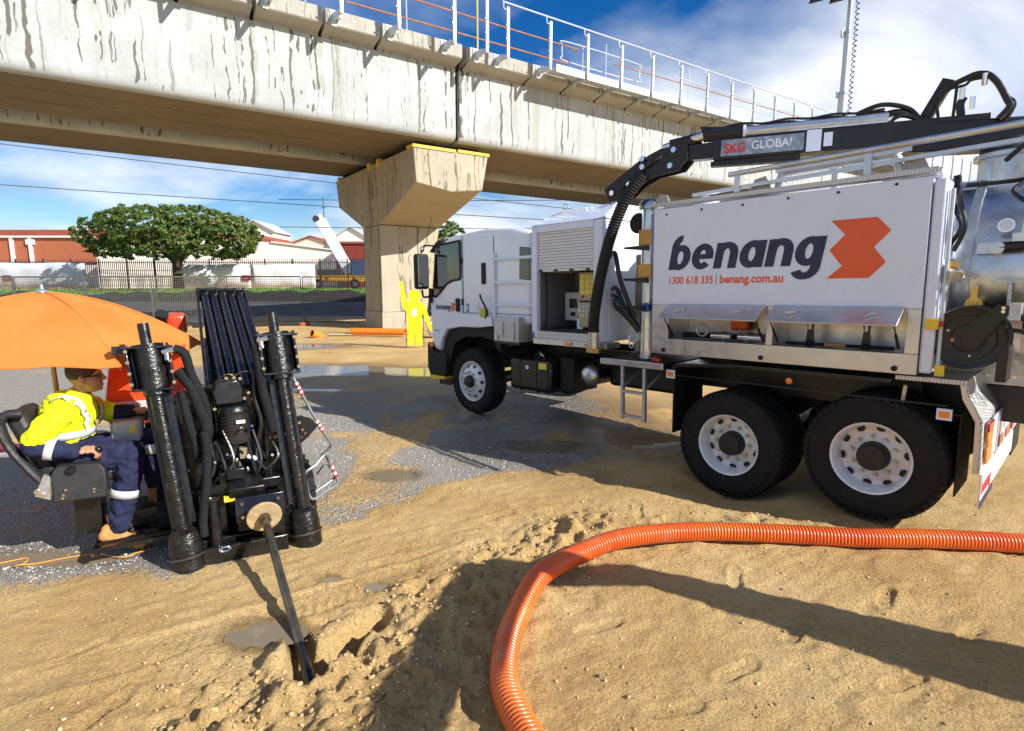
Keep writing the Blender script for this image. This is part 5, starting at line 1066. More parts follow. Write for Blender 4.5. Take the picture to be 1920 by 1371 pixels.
def anchor(bx, tx, zt, label):
    a = bpy.data.objects.new('anchor_post', None); COL.objects.link(a); a.parent = rig; a['label'] = label
    A = lambda mb, nm, mat, **k: mb.part(nm, mat, a, **k)
    b0, t0 = Vector((bx, 0, 0)), Vector((tx, 0.30, zt)); d = (t0-b0).normalized()
    at = lambda s: b0 + d*s
    L_ = (t0-b0).length; sx = 1 if bx > 0 else -1
    A(MB().lathe([(0.060, 0.30), (0.098, 0.27), (0.106, 0.20), (0.106, 0.12), (0.112, 0.115), (0.112, 0.095), (0.106, 0.09), (0.104, -0.10)], b0 - d*0.03, d, 26, cap0=True), 'anchor_cap', M_grease)
    A(MB().lathe([(0.115, 0.118), (0.119, 0.112), (0.115, 0.106)], b0 - d*0.03, d, 26), 'rust_band', M_rodst)
    A(MB().cyl(at(0.2), at(L_-0.2), 0.045, n=16), 'shaft', M_grease)
    side_ = Vector((0, 1, -0.2)).normalized()
    A(MB().beam(at(0.25) + side_*0.075, at(L_-0.05) + side_*0.075, 0.135, 0.09, up=(0, 1, 0)), 'guide_rail', M_rblk, bevel=0.006)
    A(MB().beam(at(0.3) + side_*0.07 - Vector((sx*0.075, 0, 0)), at(L_-0.12) + side_*0.07 - Vector((sx*0.075, 0, 0)), 0.03, 0.10, up=(0, 1, 0)), 'side_channel', M_rblk)
    A(MB().cyl(at(L_-0.30), at(L_-0.01), 0.094, n=22).cyl(at(L_-0.345), at(L_-0.301), 0.075, n=22).cyl(at(L_-0.01), at(L_+0.006), 0.10, n=22), 'drive_motor', M_grease)
    A(MB().beam(at(L_-0.30) + Vector((0, 0.075, 0)), at(L_-0.03) + Vector((0, 0.075, 0)), 0.225, 0.13, up=(0, 1, 0)), 'head_block', M_rblk, bevel=0.01)
    A(MB().cyl(at(L_), at(L_+0.155), 0.036, n=14), 'stake_end', M_rblk)
    for s in (-1, 1):
        c = at(L_-0.13) + Vector((s*0.122, 0.0, 0))
        A(MB().beam(c - d*0.17, c + d*0.14, 0.016, 0.17, up=(0, 1, 0)), 'motor_plate', M_rblk, bevel=0.004)
        for k in range(4):
            q = c + d*(-0.12 + 0.075*k); A(MB().cyl(q + Vector((-0.0, -0.09, 0)), q + Vector((0, -0.078, 0)), 0.012, n=8), 'bolt', M_chrome)
    A(MB().beam(at(L_-0.02) + Vector((-0.15, 0.01, 0)), at(L_-0.02) + Vector((0.15, 0.01, 0)), 0.20, 0.014, up=d), 'top_plate', M_rblk)
    A(MB().beam(at(L_-0.31) + Vector((-0.13, 0.01, 0)), at(L_-0.31) + Vector((0.13, 0.01, 0)), 0.19, 0.014, up=d), 'bottom_plate', M_rblk)
    if bx < 0: A(MB().beam(at(L_-0.02) + Vector((-0.20, -0.02, 0)), at(L_-0.02) + Vector((-0.12, -0.02, 0)), 0.05, 0.05, up=d), 'plate_lug', M_rblk); fx = 0.09
    else: fx = -0.13
    A(MB().cyl(at(L_-0.04) + Vector((fx, -0.07, 0)), at(L_-0.04) + Vector((fx+0.07, -0.10, 0.015)), 0.022, n=10).cyl(at(L_-0.04) + Vector((fx+0.02, -0.08, 0.0)), at(L_-0.10) + Vector((fx+0.02, -0.09, 0)), 0.018, n=10), 'hose_elbow', M_chrome)
    for k in range(6): q = at(0.35 + 0.16*k) + side_*0.05 + Vector((-sx*0.095, -0.03, 0)); A(MB().cyl(q, q + Vector((-sx*0.012, -0.012, 0)), 0.010, n=8), 'bolt', M_chrome)
    return a
anchor(-0.37, -0.52, 1.52, 'left anchor post with square motor plates'); anchor(0.41, 0.30, 1.57, 'right anchor post beside the striped rail')
G(MB().prism([(-0.36, 0.44, 0.12), (-0.40, 0.52, 1.12), (-0.20, 0.52, 1.16), (0.20, 0.52, 1.16), (0.32, 0.52, 1.18), (0.38, 0.44, 0.12)], (0, 0.05, 0)), 'mast_shroud', M_rblk, bevel=0.01)
G(MB().box(-0.30, -0.17, 0.26, 0.44, 0.46, 0.98), 'valve_stack', M_rblk, bevel=0.015)
G(MB().box(0.17, 0.31, 0.24, 0.44, 0.44, 1.10), 'hydraulic_box', M_rblk, bevel=0.015)
G(MB().box(-0.30, -0.10, 0.12, 0.36, 0.14, 0.46), 'pump_case', M_rblk, bevel=0.02)
# blade and front box
G(MB().beam((-0.29, -0.02, 0.05), (0.27, -0.02, 0.05), 0.05, 0.13, up=(0, 0, 1)), 'ground_bar', M_rblk, bevel=0.01)
G(MB().box(-0.34, 0.34, 0.06, 0.50, 0.03, 0.14), 'base_frame', M_rblk, bevel=0.01)
vb = G(MB().box(-0.06, 0.26, 0.03, 0.34, 0.16, 0.41), 'vice_box', M_rblk, bevel=0.012)
G(MB().box(-0.065, 0.265, 0.02, 0.028, 0.24, 0.42), 'vice_plate', pm('blue_black', (0.012, 0.016, 0.028), 0.25, 0.1, coat=0.5), bevel=0.003)
for x in (-0.02, 0.22):
    for z in (0.28, 0.38): bolt(x, 0.02, z)
G(MB().box(0.10, 0.25, -0.02, 0.02, 0.13, 0.24), 'front_wiper', M_rblk)
G(MB().lathe([(0.030, -0.20), (0.043, -0.20), (0.043, 0.14), (0.030, 0.14)], (-0.20, 0.06, 0.29), (-0.03, 0.12, 1), 18), 'stake_socket', M_rblk)
G(MB().lathe([(0.031, 0.10), (0.044, 0.142), (0.040, 0.146), (0.030, 0.11)], (-0.20, 0.06, 0.29), (-0.03, 0.12, 1), 18), 'rusty_rim', M_rodst)
G(MB().tube([(-0.15 + 0.035*math.cos(t*0.52), -0.055, 0.10 + 0.016*math.sin(t*0.52)) for t in range(12)], 0.008, 6, closed=True), 'lifting_shackle', M_chrome)
# drill frame, carriage and motor
G(MB().beam((0.02, 0.05, 0.42), (0.02, 2.2, 1.28), 0.24, 0.15), 'drill_frame', M_rblk, bevel=0.01)
for s in (-1, 1): G(MB().beam((0.02+s*0.15, 0.10, 0.52), (0.02+s*0.15, 2.2, 1.36), 0.035, 0.08), 'frame_rail', M_rblk)
G(MB().box(-0.17, 0.21, 0.30, 0.62, 0.52, 0.80), 'carriage', M_rblk, bevel=0.02)
G(MB().box(-0.16, 0.16, 0.42, 0.70, 0.80, 1.16), 'gearbox', M_rblk, bevel=0.02)
mo = G(MB().lathe([(0.105, 0.0), (0.112, 0.01), (0.112, 0.05)] + [q for k in range(7) for q in ((0.112, 0.052+k*0.026), (0.106, 0.056+k*0.026), (0.106, 0.070+k*0.026), (0.112, 0.074+k*0.026))] + [(0.112, 0.25), (0.100, 0.272), (0.06, 0.285), (0.0, 0.286)], (-0.01, 0.30, 0.765), (-0.04, 0.08, 1), 28, cap0=True), 'drill_motor', pm('motor_brown_black', (0.030, 0.026, 0.026), 0.35, 0.3, 0.2, 8, coat=0.2), sharp=50)
MB().lathe([(0.114, 0.222), (0.116, 0.235), (0.114, 0.25), (0.100, 0.275), (0.06, 0.288), (0.0, 0.289)], (-0.01, 0.30, 0.765), (-0.04, 0.08, 1), 28).part('motor_lid', M_rblk, mo)
MB().box(-0.01, 0.05, 0.185, 0.187, 0.93, 0.955).part('motor_mark', M_white, mo)
G(MB().prism([(-0.15, 0.28, 1.16), (-0.12, 0.28, 1.235), (0.03, 0.28, 1.24), (0.06, 0.28, 1.17), (0.05, 0.26, 1.07), (-0.13, 0.26, 1.06)], (0, 0.05, 0.01)), 'motor_guard', M_rblk, bevel=0.012)
for x, z in ((-0.14, 1.04), (0.06, 1.10), (0.09, 1.14), (-0.05, 1.26), (0.0, 1.26), (0.04, 1.25), (0.12, 1.09)): bolt(x, 0.27, z)
G(MB().cyl((-0.22, 0.34, 0.98), (-0.21, 0.36, 1.13), 0.038, n=14), 'green_accumulator', pm('green_can', (0.01, 0.10, 0.05), 0.3))
G(MB().box(0.0, 0.075, 0.20, 0.26, 0.66, 0.74), 'swivel_block', pm('swivel_tan', (0.35, 0.28, 0.18), 0.4, 0.5))
G(MB().cyl((0.05, 0.18, 0.68), (0.11, 0.16, 0.655), 0.018, n=10), 'swivel_fitting', M_white)
G(MB().cyl((-0.02, 0.20, 0.36), (-0.01, 0.28, 0.62), 0.045, n=14), 'spindle', M_rblk)
G(MB().cyl((0.10, 0.14, 0.44), (0.08, 0.13, 0.50), 0.03, n=10), 'orange_cap', pm('orange_cap', (0.70, 0.12, 0.03), 0.5))
G(MB().box(-0.13, -0.06, 0.05, 0.08, 0.40, 0.44), 'yellow_tag', M_yellow)
# rod rack with rods
slope = Vector((0.0, 1.6, 0.64)).normalized()
for i in range(5):
    x = -0.115 + 0.078*i; G(MB().cyl((x+0.05, 0.44, 1.15 - 0.012*(i % 2)), Vector((x, 0.52, 1.21 - 0.012*(i % 2))) + slope*1.66, 0.0385, n=14), 'drill_rod', M_rblk)
for i in range(4):
    x = -0.076 + 0.078*i; G(MB().cyl((x, 0.55, 1.15), Vector((x, 0.55, 1.15)) + slope*1.6, 0.031, n=12), 'drill_rod', M_rblk)
G(MB().beam((0.06, 0.50, 1.06), Vector((0.06, 0.50, 1.06)) + slope*1.66, 0.40, 0.03), 'rack_floor', M_rblk)
for x in (-0.175, 0.245): G(MB().beam((x, 0.42, 1.10), Vector((x, 0.42, 1.10)) + slope*1.80, 0.022, 0.20), 'rack_side', M_rblk, bevel=0.004)
e = Vector((0.035, 0.52, 1.20)) + slope*1.70
G(MB().beam(e - Vector((0.22, 0, 0)), e + Vector((0.22, 0, 0)), 0.05, 0.13, up=(0, -0.3, 1)), 'rack_end', M_rblk, bevel=0.006)
for i in range(6): q = e + Vector((-0.20 + 0.08*i, -0.03, 0.01)); G(MB().beam(q - Vector((0, 0, 0.06)), q + Vector((0, 0, 0.06)), 0.014, 0.04, up=(0, 1, 0)), 'rack_divider', M_rblk)
for x in (-0.14, 0.18): G(MB().beam((x, 0.45, 0.8), (x, 0.60, 1.14), 0.06, 0.05), 'rack_leg', M_rblk)
G(MB().tube(catmull([(-0.10, 0.46, 1.22), (-0.04, 0.44, 1.26), (0.02, 0.44, 1.25), (0.06, 0.44, 1.27), (0.13, 0.44, 1.27), (0.135, 0.46, 1.22)], 5), 0.006, 6), 'copper_pipe', M_brass)
# engine body, tracks, hood
G(MB().box(-0.30, 0.30, 0.75, 2.1, 0.36, 0.95), 'engine_body', M_rblk, bevel=0.04)
G(MB().box(0.22, 0.44, 0.5, 1.9, 0.55, 1.05), 'side_tank', M_rblk, bevel=0.05)
for s in (-1, 1):
    tk = MB(); cs = []
    n = 44; yl, yh, r_ = 0.62, 2.0, 0.19
    for i in range(n):
        t = i/n*(2*(yh-yl) + 2*math.pi*r_); 
        if t < yh-yl: p = (yl+t, 0.01); a = -math.pi/2
        elif t < yh-yl+math.pi*r_: a = -math.pi/2 + (t-(yh-yl))/r_; p = (yh + r_*math.cos(a), 0.2 + r_*math.sin(a))
        elif t < 2*(yh-yl)+math.pi*r_: p = (yh - (t-(yh-yl)-math.pi*r_), 0.39); a = math.pi/2
        else: a = math.pi/2 + (t-2*(yh-yl)-math.pi*r_)/r_; p = (yl + r_*math.cos(a), 0.2 + r_*math.sin(a))
        cs.append((p, a))
    x0 = s*0.46
    tk.xy([(0, 0), (0, 0), (0, 0)], 0, 0) if False else None
    for i in range(n):
        (p, a), (q, b) = cs[i], cs[(i+1) % n]; ca, sa = math.cos(a), math.sin(a)
        tk.add([(x0-0.10, p[0], p[1]), (x0+0.10, p[0], p[1]), (x0+0.10, q[0], q[1]), (x0-0.10, q[0], q[1]), (x0-0.10, p[0]-0.02*ca, p[1]-0.02*sa), (x0+0.10, p[0]-0.02*ca, p[1]-0.02*sa), (x0+0.10, q[0]-0.02*math.cos(b), q[1]-0.02*math.sin(b)), (x0-0.10, q[0]-0.02*math.cos(b), q[1]-0.02*math.sin(b))], [(0,1,2,3),(7,6,5,4),(0,4,5,1),(2,6,7,3),(0,3,7,4),(1,5,6,2)])
        if i % 2 == 0: tk.beam((x0-0.105, p[0]+0.012*ca, p[1]+0.012*sa), (x0+0.105, p[0]+0.012*ca, p[1]+0.012*sa), 0.03, 0.022, up=(0, ca, sa))
    G(tk, 'rubber_track', M_rubber)
    for y in (0.62, 1.1, 1.55, 2.0): G(MB().cyl((x0-0.07, y, 0.2), (x0+0.07, y, 0.2), 0.14 if y in (0.62, 2.0) else 0.11, n=18), 'track_roller', M_rblk)
hd = G(MB().prism([(-0.86, 0.86, 0.98), (-0.86, 0.84, 1.06), (-0.86, 1.02, 1.18), (-0.86, 1.55, 1.46), (-0.86, 1.95, 1.50), (-0.86, 2.1, 1.40), (-0.86, 2.1, 0.80), (-0.86, 1.0, 0.80)], (0.58, 0, 0)), 'hood', M_redh, bevel=0.05, seg=3)
MB().prism([(-0.87, 0.835, 0.95), (-0.87, 0.825, 1.03), (-0.87, 0.86, 1.05), (-0.87, 0.88, 0.95)], (0.60, 0, 0)).part('hood_lip', M_grey, hd)
G(MB().box(-0.80, -0.32, 0.95, 2.0, 0.42, 0.80), 'power_pack', M_rblk, bevel=0.03)
G(MB().prism([(-0.33, 0.62, 1.04), (-0.33, 0.62, 1.30), (-0.33, 0.80, 1.46), (-0.33, 0.95, 1.46), (-0.33, 0.95, 1.04)], (0.035, 0, 0)), 'red_shield', M_redh, bevel=0.008)
G(MB().cyl((-0.52, 2.15, 1.50), (-0.48, 2.0, 1.66), 0.055, n=14), 'exhaust', M_blackm)
G(MB().box(-0.46, -0.28, 2.0, 2.3, 1.45, 1.66), 'rear_cowl', M_redh, bevel=0.05, seg=3); G(MB().box(-0.24, -0.14, 2.2, 2.22, 1.50, 1.56), 'maker_plate', M_galv)
# sleeves and hoses hanging between the posts
def gh(pts, r, mat=M_fab, n=10, nm='hose'):
    G(MB().tube(catmull(pts, 7), r, n), nm, mat)
gh([(-0.36, 0.24, 1.50), (-0.30, 0.22, 1.46), (-0.27, 0.20, 1.32), (-0.21, 0.18, 1.14), (-0.19, 0.18, 0.98), (-0.21, 0.2, 0.86)], 0.030, nm='hose_sleeve')
gh([(-0.35, 0.24, 1.34), (-0.28, 0.20, 1.24), (-0.24, 0.18, 1.10), (-0.20, 0.16, 0.94), (-0.22, 0.16, 0.84)], 0.042, nm='hose_sleeve')
gh([(-0.34, 0.22, 1.2), (-0.31, 0.16, 1.0), (-0.28, 0.15, 0.84), (-0.27, 0.16, 0.72), (-0.24, 0.2, 0.70)], 0.028, nm='hose_sleeve')
gh([(-0.22, 0.10, 0.92), (-0.21, 0.08, 0.80), (-0.22, 0.05, 0.68), (-0.23, 0.03, 0.56), (-0.255, 0.02, 0.42), (-0.27, 0.01, 0.30), (-0.27, 0.0, 0.20)], 0.030, nm='hose_sleeve')
gh([(0.16, 0.26, 1.48), (0.17, 0.22, 1.36), (0.18, 0.2, 1.18), (0.21, 0.2, 1.0), (0.24, 0.2, 0.84)], 0.036, nm='hose_sleeve')
gh([(0.14, 0.28, 1.30), (0.13, 0.24, 1.10), (0.16, 0.22, 0.92), (0.13, 0.22, 0.74), (0.18, 0.24, 0.62)], 0.020, M_black)
for k in range(9):
    r_ = random.Random(k); x = -0.2 + 0.05*k
    gh([(x, 0.25, 0.78 + 0.1*r_.random()), (x + r_.uniform(-.06, .06), 0.16, 0.66), (x + r_.uniform(-.08, .08), 0.14, 0.54), (x + r_.uniform(-.1, .1), 0.24, 0.44)], 0.013, M_black, 8)
for k in range(14):
    r_ = random.Random(40+k); x = r_.uniform(-.18, .26); z = r_.uniform(.46, .96); G(MB().cyl((x, 0.17, z), (x + r_.uniform(-.02, .02), 0.14, z + r_.uniform(-.02, .02)), 0.010, n=8), 'hose_fitting', M_chrome)
G(MB().box(-0.22, 0.26, 0.10, 0.26, 0.44, 0.52), 'valve_block', M_rblk, bevel=0.01); G(MB().box(-0.10, 0.02, 0.10, 0.16, 0.54, 0.62), 'junction_box', M_rblk, bevel=0.008)
# fan-shaped guard and folding striped guard on the picture's right
G(MB().prism([(0.40, 0.32, 0.90), (0.46, 0.31, 0.91), (0.53, 0.30, 0.88), (0.585, 0.28, 0.83), (0.50, 0.28, 0.74), (0.43, 0.30, 0.68)], (0, 0.03, 0)), 'guard_plate', M_rblk, bevel=0.004)
for x, z in ((0.44, 0.86), (0.46, 0.80), (0.45, 0.74), (0.48, 0.77)): bolt(x, 0.30, z)
fp = [Vector((0.40, 0.36, 1.26)), Vector((0.44, 0.36, 1.17)), Vector((0.57, 0.38, 0.87)), Vector((0.655, 0.40, 0.70)), Vector((0.695, 0.42, 0.62)), Vector((0.69, 0.44, 0.58)), Vector((0.62, 0.46, 0.52))]
G(MB().tube(catmull(fp, 6), 0.011, 8), 'guard_rail', M_gtube)
M_str_r, M_str_w = pm('stripe_red', (0.55, 0.03, 0.02), 0.5), pm('stripe_white', (0.8, 0.8, 0.8), 0.5)
def stripes(a, b, n, ang=0):
    a, b = Vector(a), Vector(b)
    for i in range(n): G(MB().cyl(a.lerp(b, i/n), a.lerp(b, (i+1)/n), 0.015, n=10), 'hazard_stripe', M_str_r if i % 2 else M_str_w)
stripes((0.44, 0.36, 1.17), (0.485, 0.367, 1.065), 6); stripes((0.585, 0.383, 0.84), (0.635, 0.395, 0.74), 6); stripes((0.665, 0.47, 0.52), (0.745, 0.50, 0.30), 8)
lp = [(0.47, 0.36, 0.42), (0.56, 0.38, 0.47), (0.655, 0.44, 0.53), (0.70, 0.48, 0.42), (0.75, 0.50, 0.28), (0.735, 0.49, 0.23), (0.64, 0.46, 0.20), (0.545, 0.42, 0.17), (0.50, 0.40, 0.21), (0.48, 0.38, 0.32)]
G(MB().tube(catmull(lp, 5, True), 0.013, 8, closed=True), 'step_loop', M_gtube)
G(MB().tube(catmull([(0.52, 0.45, 0.20), (0.62, 0.5, 0.23), (0.74, 0.54, 0.28)], 5), 0.012, 8), 'step_bar', M_gtube)
G(MB().prism([(0.58, 0.45, 0.36), (0.64, 0.46, 0.43), (0.70, 0.50, 0.40), (0.66, 0.49, 0.33)], (0.0, 0.03, 0.006)), 'step_pedal', M_gtube)
# operator station
M_seat = pm('seat_black', (0.018, 0.018, 0.020), 0.55, 0, 0.2, 8, bump=0.2, bscale=80)
bp_ = catmull([(-1.30, 0.40, 1.09), (-1.27, 0.36, 1.10), (-1.20, 0.34, 1.0), (-1.17, 0.36, 0.8), (-1.16, 0.38, 0.62)], 5)
G(MB().tube(catmull([(-1.16, 0.40, 0.60), (-1.26, 0.40, 0.76), (-1.34, 0.41, 0.92), (-1.365, 0.42, 1.04), (-1.33, 0.42, 1.10), (-1.25, 0.43, 1.10)], 6), [0.045, 0.05, 0.05, 0.05, 0.05, 0.05]*5 + [0.045], 12, asp=0.6), 'seat_shell', M_seat)
G(MB().prism([(-1.36, 0.45, 1.08), (-1.25, 0.45, 1.11), (-1.10, 0.45, 0.66), (-1.20, 0.45, 0.60)], (0, 0.42, 0)), 'backrest', M_seat, bevel=0.04, seg=3)
G(MB().prism([(-1.20, 0.45, 0.58), (-1.18, 0.45, 0.68), (-0.78, 0.45, 0.66), (-0.74, 0.45, 0.60), (-0.80, 0.45, 0.55)], (0, 0.42, 0)), 'seat_pan', M_seat, bevel=0.04, seg=3)
G(MB().box(-1.05, -0.9, 0.5, 0.8, 0.2, 0.55), 'seat_post', M_rblk); G(MB().box(-1.0, -0.3, 0.55, 0.85, 0.16, 0.28), 'seat_arm', M_rblk)
G(MB().xz([(-1.22, 0.56), (-1.16, 0.70), (-1.10, 0.66), (-1.14, 0.52)], 0.33, 0.36), 'hinge_plate', M_galv); 
for x, z in ((-1.205, 0.59), (-1.18, 0.56)): G(MB().cyl((x, 0.335, z), (x, 0.322, z), 0.016, n=10), 'hinge_bolt', M_chrome)
cb_ = G(MB().prism([(-1.13, 0.30, 0.50), (-1.12, 0.30, 0.70), (-1.09, 0.33, 0.745), (-0.86, 0.33, 0.735), (-0.83, 0.30, 0.69), (-0.82, 0.30, 0.49)], (0, 0.13, 0)), 'control_box', M_seat, bevel=0.015)
for x, z in ((-1.07, 0.53), (-1.065, 0.55), (-0.90, 0.545), (-0.898, 0.565), (-1.05, 0.585)): MB().cyl((x, 0.30, z), (x, 0.292, z), 0.008, n=8).part('bolt', M_chrome, cb_)
MB().lathe([(0.03, 0), (0.03, 0.012), (0.0, 0.014)], (-1.01, 0.31, 0.71), (0, -0.6, 0.8), 14).part('box_cap', M_rblk, cb_)
js = G(MB().cyl((-0.87, 0.38, 0.74), (-0.865, 0.375, 0.80), 0.012, n=8), 'joystick', M_blackm); MB().sphere((-0.862, 0.372, 0.815), (0.026, 0.026, 0.026), 14).part('joystick_knob', M_rblk, js)
G(MB().box(-0.82, -0.62, 0.66, 0.95, 0.66, 0.93), 'console', M_grey, bevel=0.03); G(MB().box(-0.70, -0.66, 0.655, 0.66, 0.84, 0.90), 'warning_label', M_lab)
G(MB().cyl((-0.60, 0.80, 0.90), (-0.58, 0.79, 0.98), 0.016, n=8), 'lever', M_blackm)
for k in range(6): G(MB().beam((-0.92, 0.30+0.10*k, 0.13), (-0.42, 0.30+0.10*k, 0.13), 0.035, 0.03), 'footplate_bar', M_rblk)
for x in (-0.92, -0.42): G(MB().beam((x, 0.28, 0.12), (x, 0.84, 0.12), 0.035, 0.05), 'footplate_rail', M_rblk)
# rod going into the ground
dr_ = thing('drill_string', 'muddy drill rod with round plate slanting into the sand hole', 'drill rod', mat=RM)
a, b = Vector((0.105, 0.02, 0.345)), Vector((0.172, -1.72, -0.175)); dd = (b-a).normalized()
MB().cyl(a, a.lerp(b, 0.72), 0.0265, n=18).part('rod', M_rodst, dr_); MB().cyl(a.lerp(b, 0.72), b, 0.029, n=18).part('rod_joint', M_rblk, dr_)
c = a.lerp(b, 0.075); MB().cyl(c - dd*0.010, c + dd*0.010, 0.118, n=30).part('mud_plate', M_mud, dr_, bevel=0.003)
MB().cyl(c + dd*0.0105, c + dd*0.05, 0.04, n=16).part('plate_boss', M_rodst, dr_)

# ---------------------------------------------------------------- umbrella
um = thing('sun_umbrella', 'faded orange work umbrella shading the seated operator', 'umbrella', (0, 0, 0))
A_, D1, D2 = Vector((-2.61, 3.74, 0)), Vector((-0.15, 0.99, 0)), Vector((-0.99, -0.15, 0))
cor = [A_, A_ + D1*1.42, A_ + D1*1.42 + D2*1.70, A_ + D2*1.70]; cen = (cor[0] + cor[2])/2; cen.z = 1.88
M_can = bpy.data.materials.new('orange_canvas'); M_can.use_nodes = True
def canvas(m):
    nt = m.node_tree; N, L = nt.nodes.new, nt.links.new; b = nt.nodes['Principled BSDF']; tc = N('ShaderNodeTexCoord')
    n = N('ShaderNodeTexNoise'); n.inputs['Scale'].default_value = 2.2; n.inputs['Detail'].default_value = 7; L(tc.outputs['Object'], n.inputs[0])
    r = N('ShaderNodeValToRGB'); r.color_ramp.elements[0].position = 0.3; r.color_ramp.elements[0].color = (0.80, 0.215, 0.040, 1); r.color_ramp.elements[1].position = 0.7; r.color_ramp.elements[1].color = (0.86, 0.285, 0.070, 1); L(n.outputs[0], r.inputs[0])
    L(r.outputs[0], b.inputs['Base Color']); b.inputs['Roughness'].default_value = 0.8; b.inputs['Specular IOR Level'].default_value = 0.2
    t = N('ShaderNodeBsdfTranslucent'); L(r.outputs[0], t.inputs[0]); ms = N('ShaderNodeMixShader'); ms.inputs[0].default_value = 0.22; L(b.outputs[0], ms.inputs[1]); L(t.outputs[0], ms.inputs[2]); L(ms.outputs[0], nt.nodes['Material Output'].inputs[0])
    w = N('ShaderNodeTexNoise'); w.inputs['Scale'].default_value = 5; L(tc.outputs['Object'], w.inputs[0]); bp = N('ShaderNodeBump'); bp.inputs['Strength'].default_value = 0.25; bp.inputs['Distance'].default_value = 0.03; L(w.outputs[0], bp.inputs['Height']); L(bp.outputs[0], b.inputs['Normal'])
canvas(M_can)
for k in range(4):
    p, q = cor[k], cor[(k+1) % 4]; mb = MB(); nu, nv = 14, 12
    for i in range(nu+1):
        u = i/nu
        for j in range(nv+1):
            v = j/nv; e = p.lerp(q, v); x = cen.lerp(Vector((e.x, e.y, cen.z)), u)
            z = cen.z - 0.48*(0.22*u + 0.78*u**2.0) - 0.05*u*math.sin(math.pi*v)*(1-u*0.75) + 0.010*math.sin(9*v+5*u+k)*u + 0.006*math.sin(23*v+3*k)*u*u
            mb.v.append((x.x, x.y, z))
    mb.f = [(i*(nv+1)+j, (i+1)*(nv+1)+j, (i+1)*(nv+1)+j+1, i*(nv+1)+j+1) for i in range(nu) for j in range(nv)]; mb.m = [0]*len(mb.f)
    mb.part('canopy_panel', M_can, um, fix=False, sharp=60)
    MB().tube([Vector(mb.v[nu*(nv+1)+j]) for j in range(nv+1)], 0.006, 6).part('hem', M_can, um)
    MB().tube([Vector(mb.v[i*(nv+1)]) + Vector((0, 0, 0.002)) for i in range(nu+1)], 0.005, 6).part('seam', M_can, um)
    rb = [cen.lerp(Vector((p.x, p.y, cen.z)), u) - Vector((0, 0, 0.035 + 0.48*(0.22*u + 0.78*u*u))) for u in np.linspace(0.03, 0.99, 12)]
    MB().tube(rb, 0.007, 6).part('rib', M_galv, um)
    MB().cyl(rb[6], Vector((cen.x, cen.y, 1.52)), 0.006, n=6).part('stretcher', M_galv, um)
MB().lathe([(0.040, 0.0), (0.034, 0.015), (0.014, 0.028), (0.009, 0.06), (0.0, 0.064)], (cen.x, cen.y, cen.z-0.004), (0, 0, 1), 16).part('finial', M_galv, um)
MB().cyl((cen.x, cen.y, cen.z-0.01), (cen.x+0.04, cen.y, 0.55), 0.017, n=12).part('pole', pm('pole_tan', (0.42, 0.33, 0.14), 0.4, 0.5), um)
MB().cyl((cen.x, cen.y, 1.50), (cen.x, cen.y, 1.55), 0.028, n=12).part('runner', M_blackm, um)
MB().beam((cen.x+0.04, cen.y, 0.6), tuple(RW(-1.1, 0.62, 0.56)), 0.04, 0.04).part('pole_clamp', M_rblk, um)
# ---------------------------------------------------------------- seated operator (rig frame: faces +x)
pe = thing('person', 'seated operator in yellow hi-vis jacket, navy trousers and tan boots', 'person', mat=RM)
M_skin = pm('skin', (0.46, 0.22, 0.125), 0.5, 0, 0.10, 14, bump=0.1, bscale=90)
def cloth(name, col, rough=0.85, var=0.12, glow=1):
    return pm(name, col, rough, 0, var, 9, bump=0.5, bscale=26, spec=0.25)
M_hv = cloth('hivis_yellow', (0.72, 0.88, 0.012), 0.75, 0.08); M_nv = cloth('navy_cloth', (0.016, 0.020, 0.055), 0.85, 0.25); M_tape = pm('reflective_tape', (0.70, 0.72, 0.76), 0.35, 0.25, 0.06, 10); M_boot = pm('tan_boot', (0.50, 0.24, 0.065), 0.75, 0, 0.22, 14, bump=0.4, bscale=60, dirt=(0.25, 0.15, 0.07), dscale=10); M_sole = pm('boot_sole', (0.16, 0.10, 0.05), 0.8); M_hair = pm('hair_brown', (0.05, 0.035, 0.025), 0.7, 0, 0.3, 30, bump=0.6, bscale=120)
tex = bpy.data.textures.new('wrinkle', 'CLOUDS'); tex.noise_scale = 0.055; tex.noise_depth = 2
def organic(mb, name, mat, parent, voxel=0.012, smooth=4, disp=0.0):
    o = mb.part(name, mat, parent, sharp=180)
    r = o.modifiers.new('remesh', 'REMESH'); r.mode = 'VOXEL'; r.voxel_size = voxel; r.use_smooth_shade = True
    s = o.modifiers.new('smooth', 'SMOOTH'); s.factor = 0.5; s.iterations = smooth
    if disp:
        d = o.modifiers.new('wrinkles', 'DISPLACE'); d.texture = tex; d.strength = disp; d.mid_level = 0.5; d.texture_coords = 'LOCAL'
    return o
def limb(mb, pts, rad, n=14, asp=1.0):
    P_ = catmull(pts, 5); k = len(P_); rr = np.interp(np.linspace(0, 1, k), np.linspace(0, 1, len(rad)), rad); mb.tube(P_, list(rr), n, asp=asp); mb.sphere(P_[0], rr[0], n); mb.sphere(P_[-1], rr[-1], n)
hip = Vector((-1.03, 0.62, 0.74)); spine = [(-1.03, 0.62, 0.72), (-1.07, 0.62, 0.86), (-1.06, 0.62, 0.98), (-1.02, 0.62, 1.08), (-0.98, 0.61, 1.15)]
nsh, nel, nwr = Vector((-1.04, 0.43, 1.08)), Vector((-1.20, 0.37, 0.885)), Vector((-0.99, 0.36, 0.82))
fsh, fel, fwr = Vector((-0.97, 0.79, 1.06)), Vector((-0.82, 0.87, 0.97)), Vector((-0.70, 0.80, 0.99))
nhp, nkn, nan = Vector((-1.0, 0.52, 0.73)), Vector((-0.68, 0.46, 0.745)), Vector((-0.80, 0.45, 0.20))
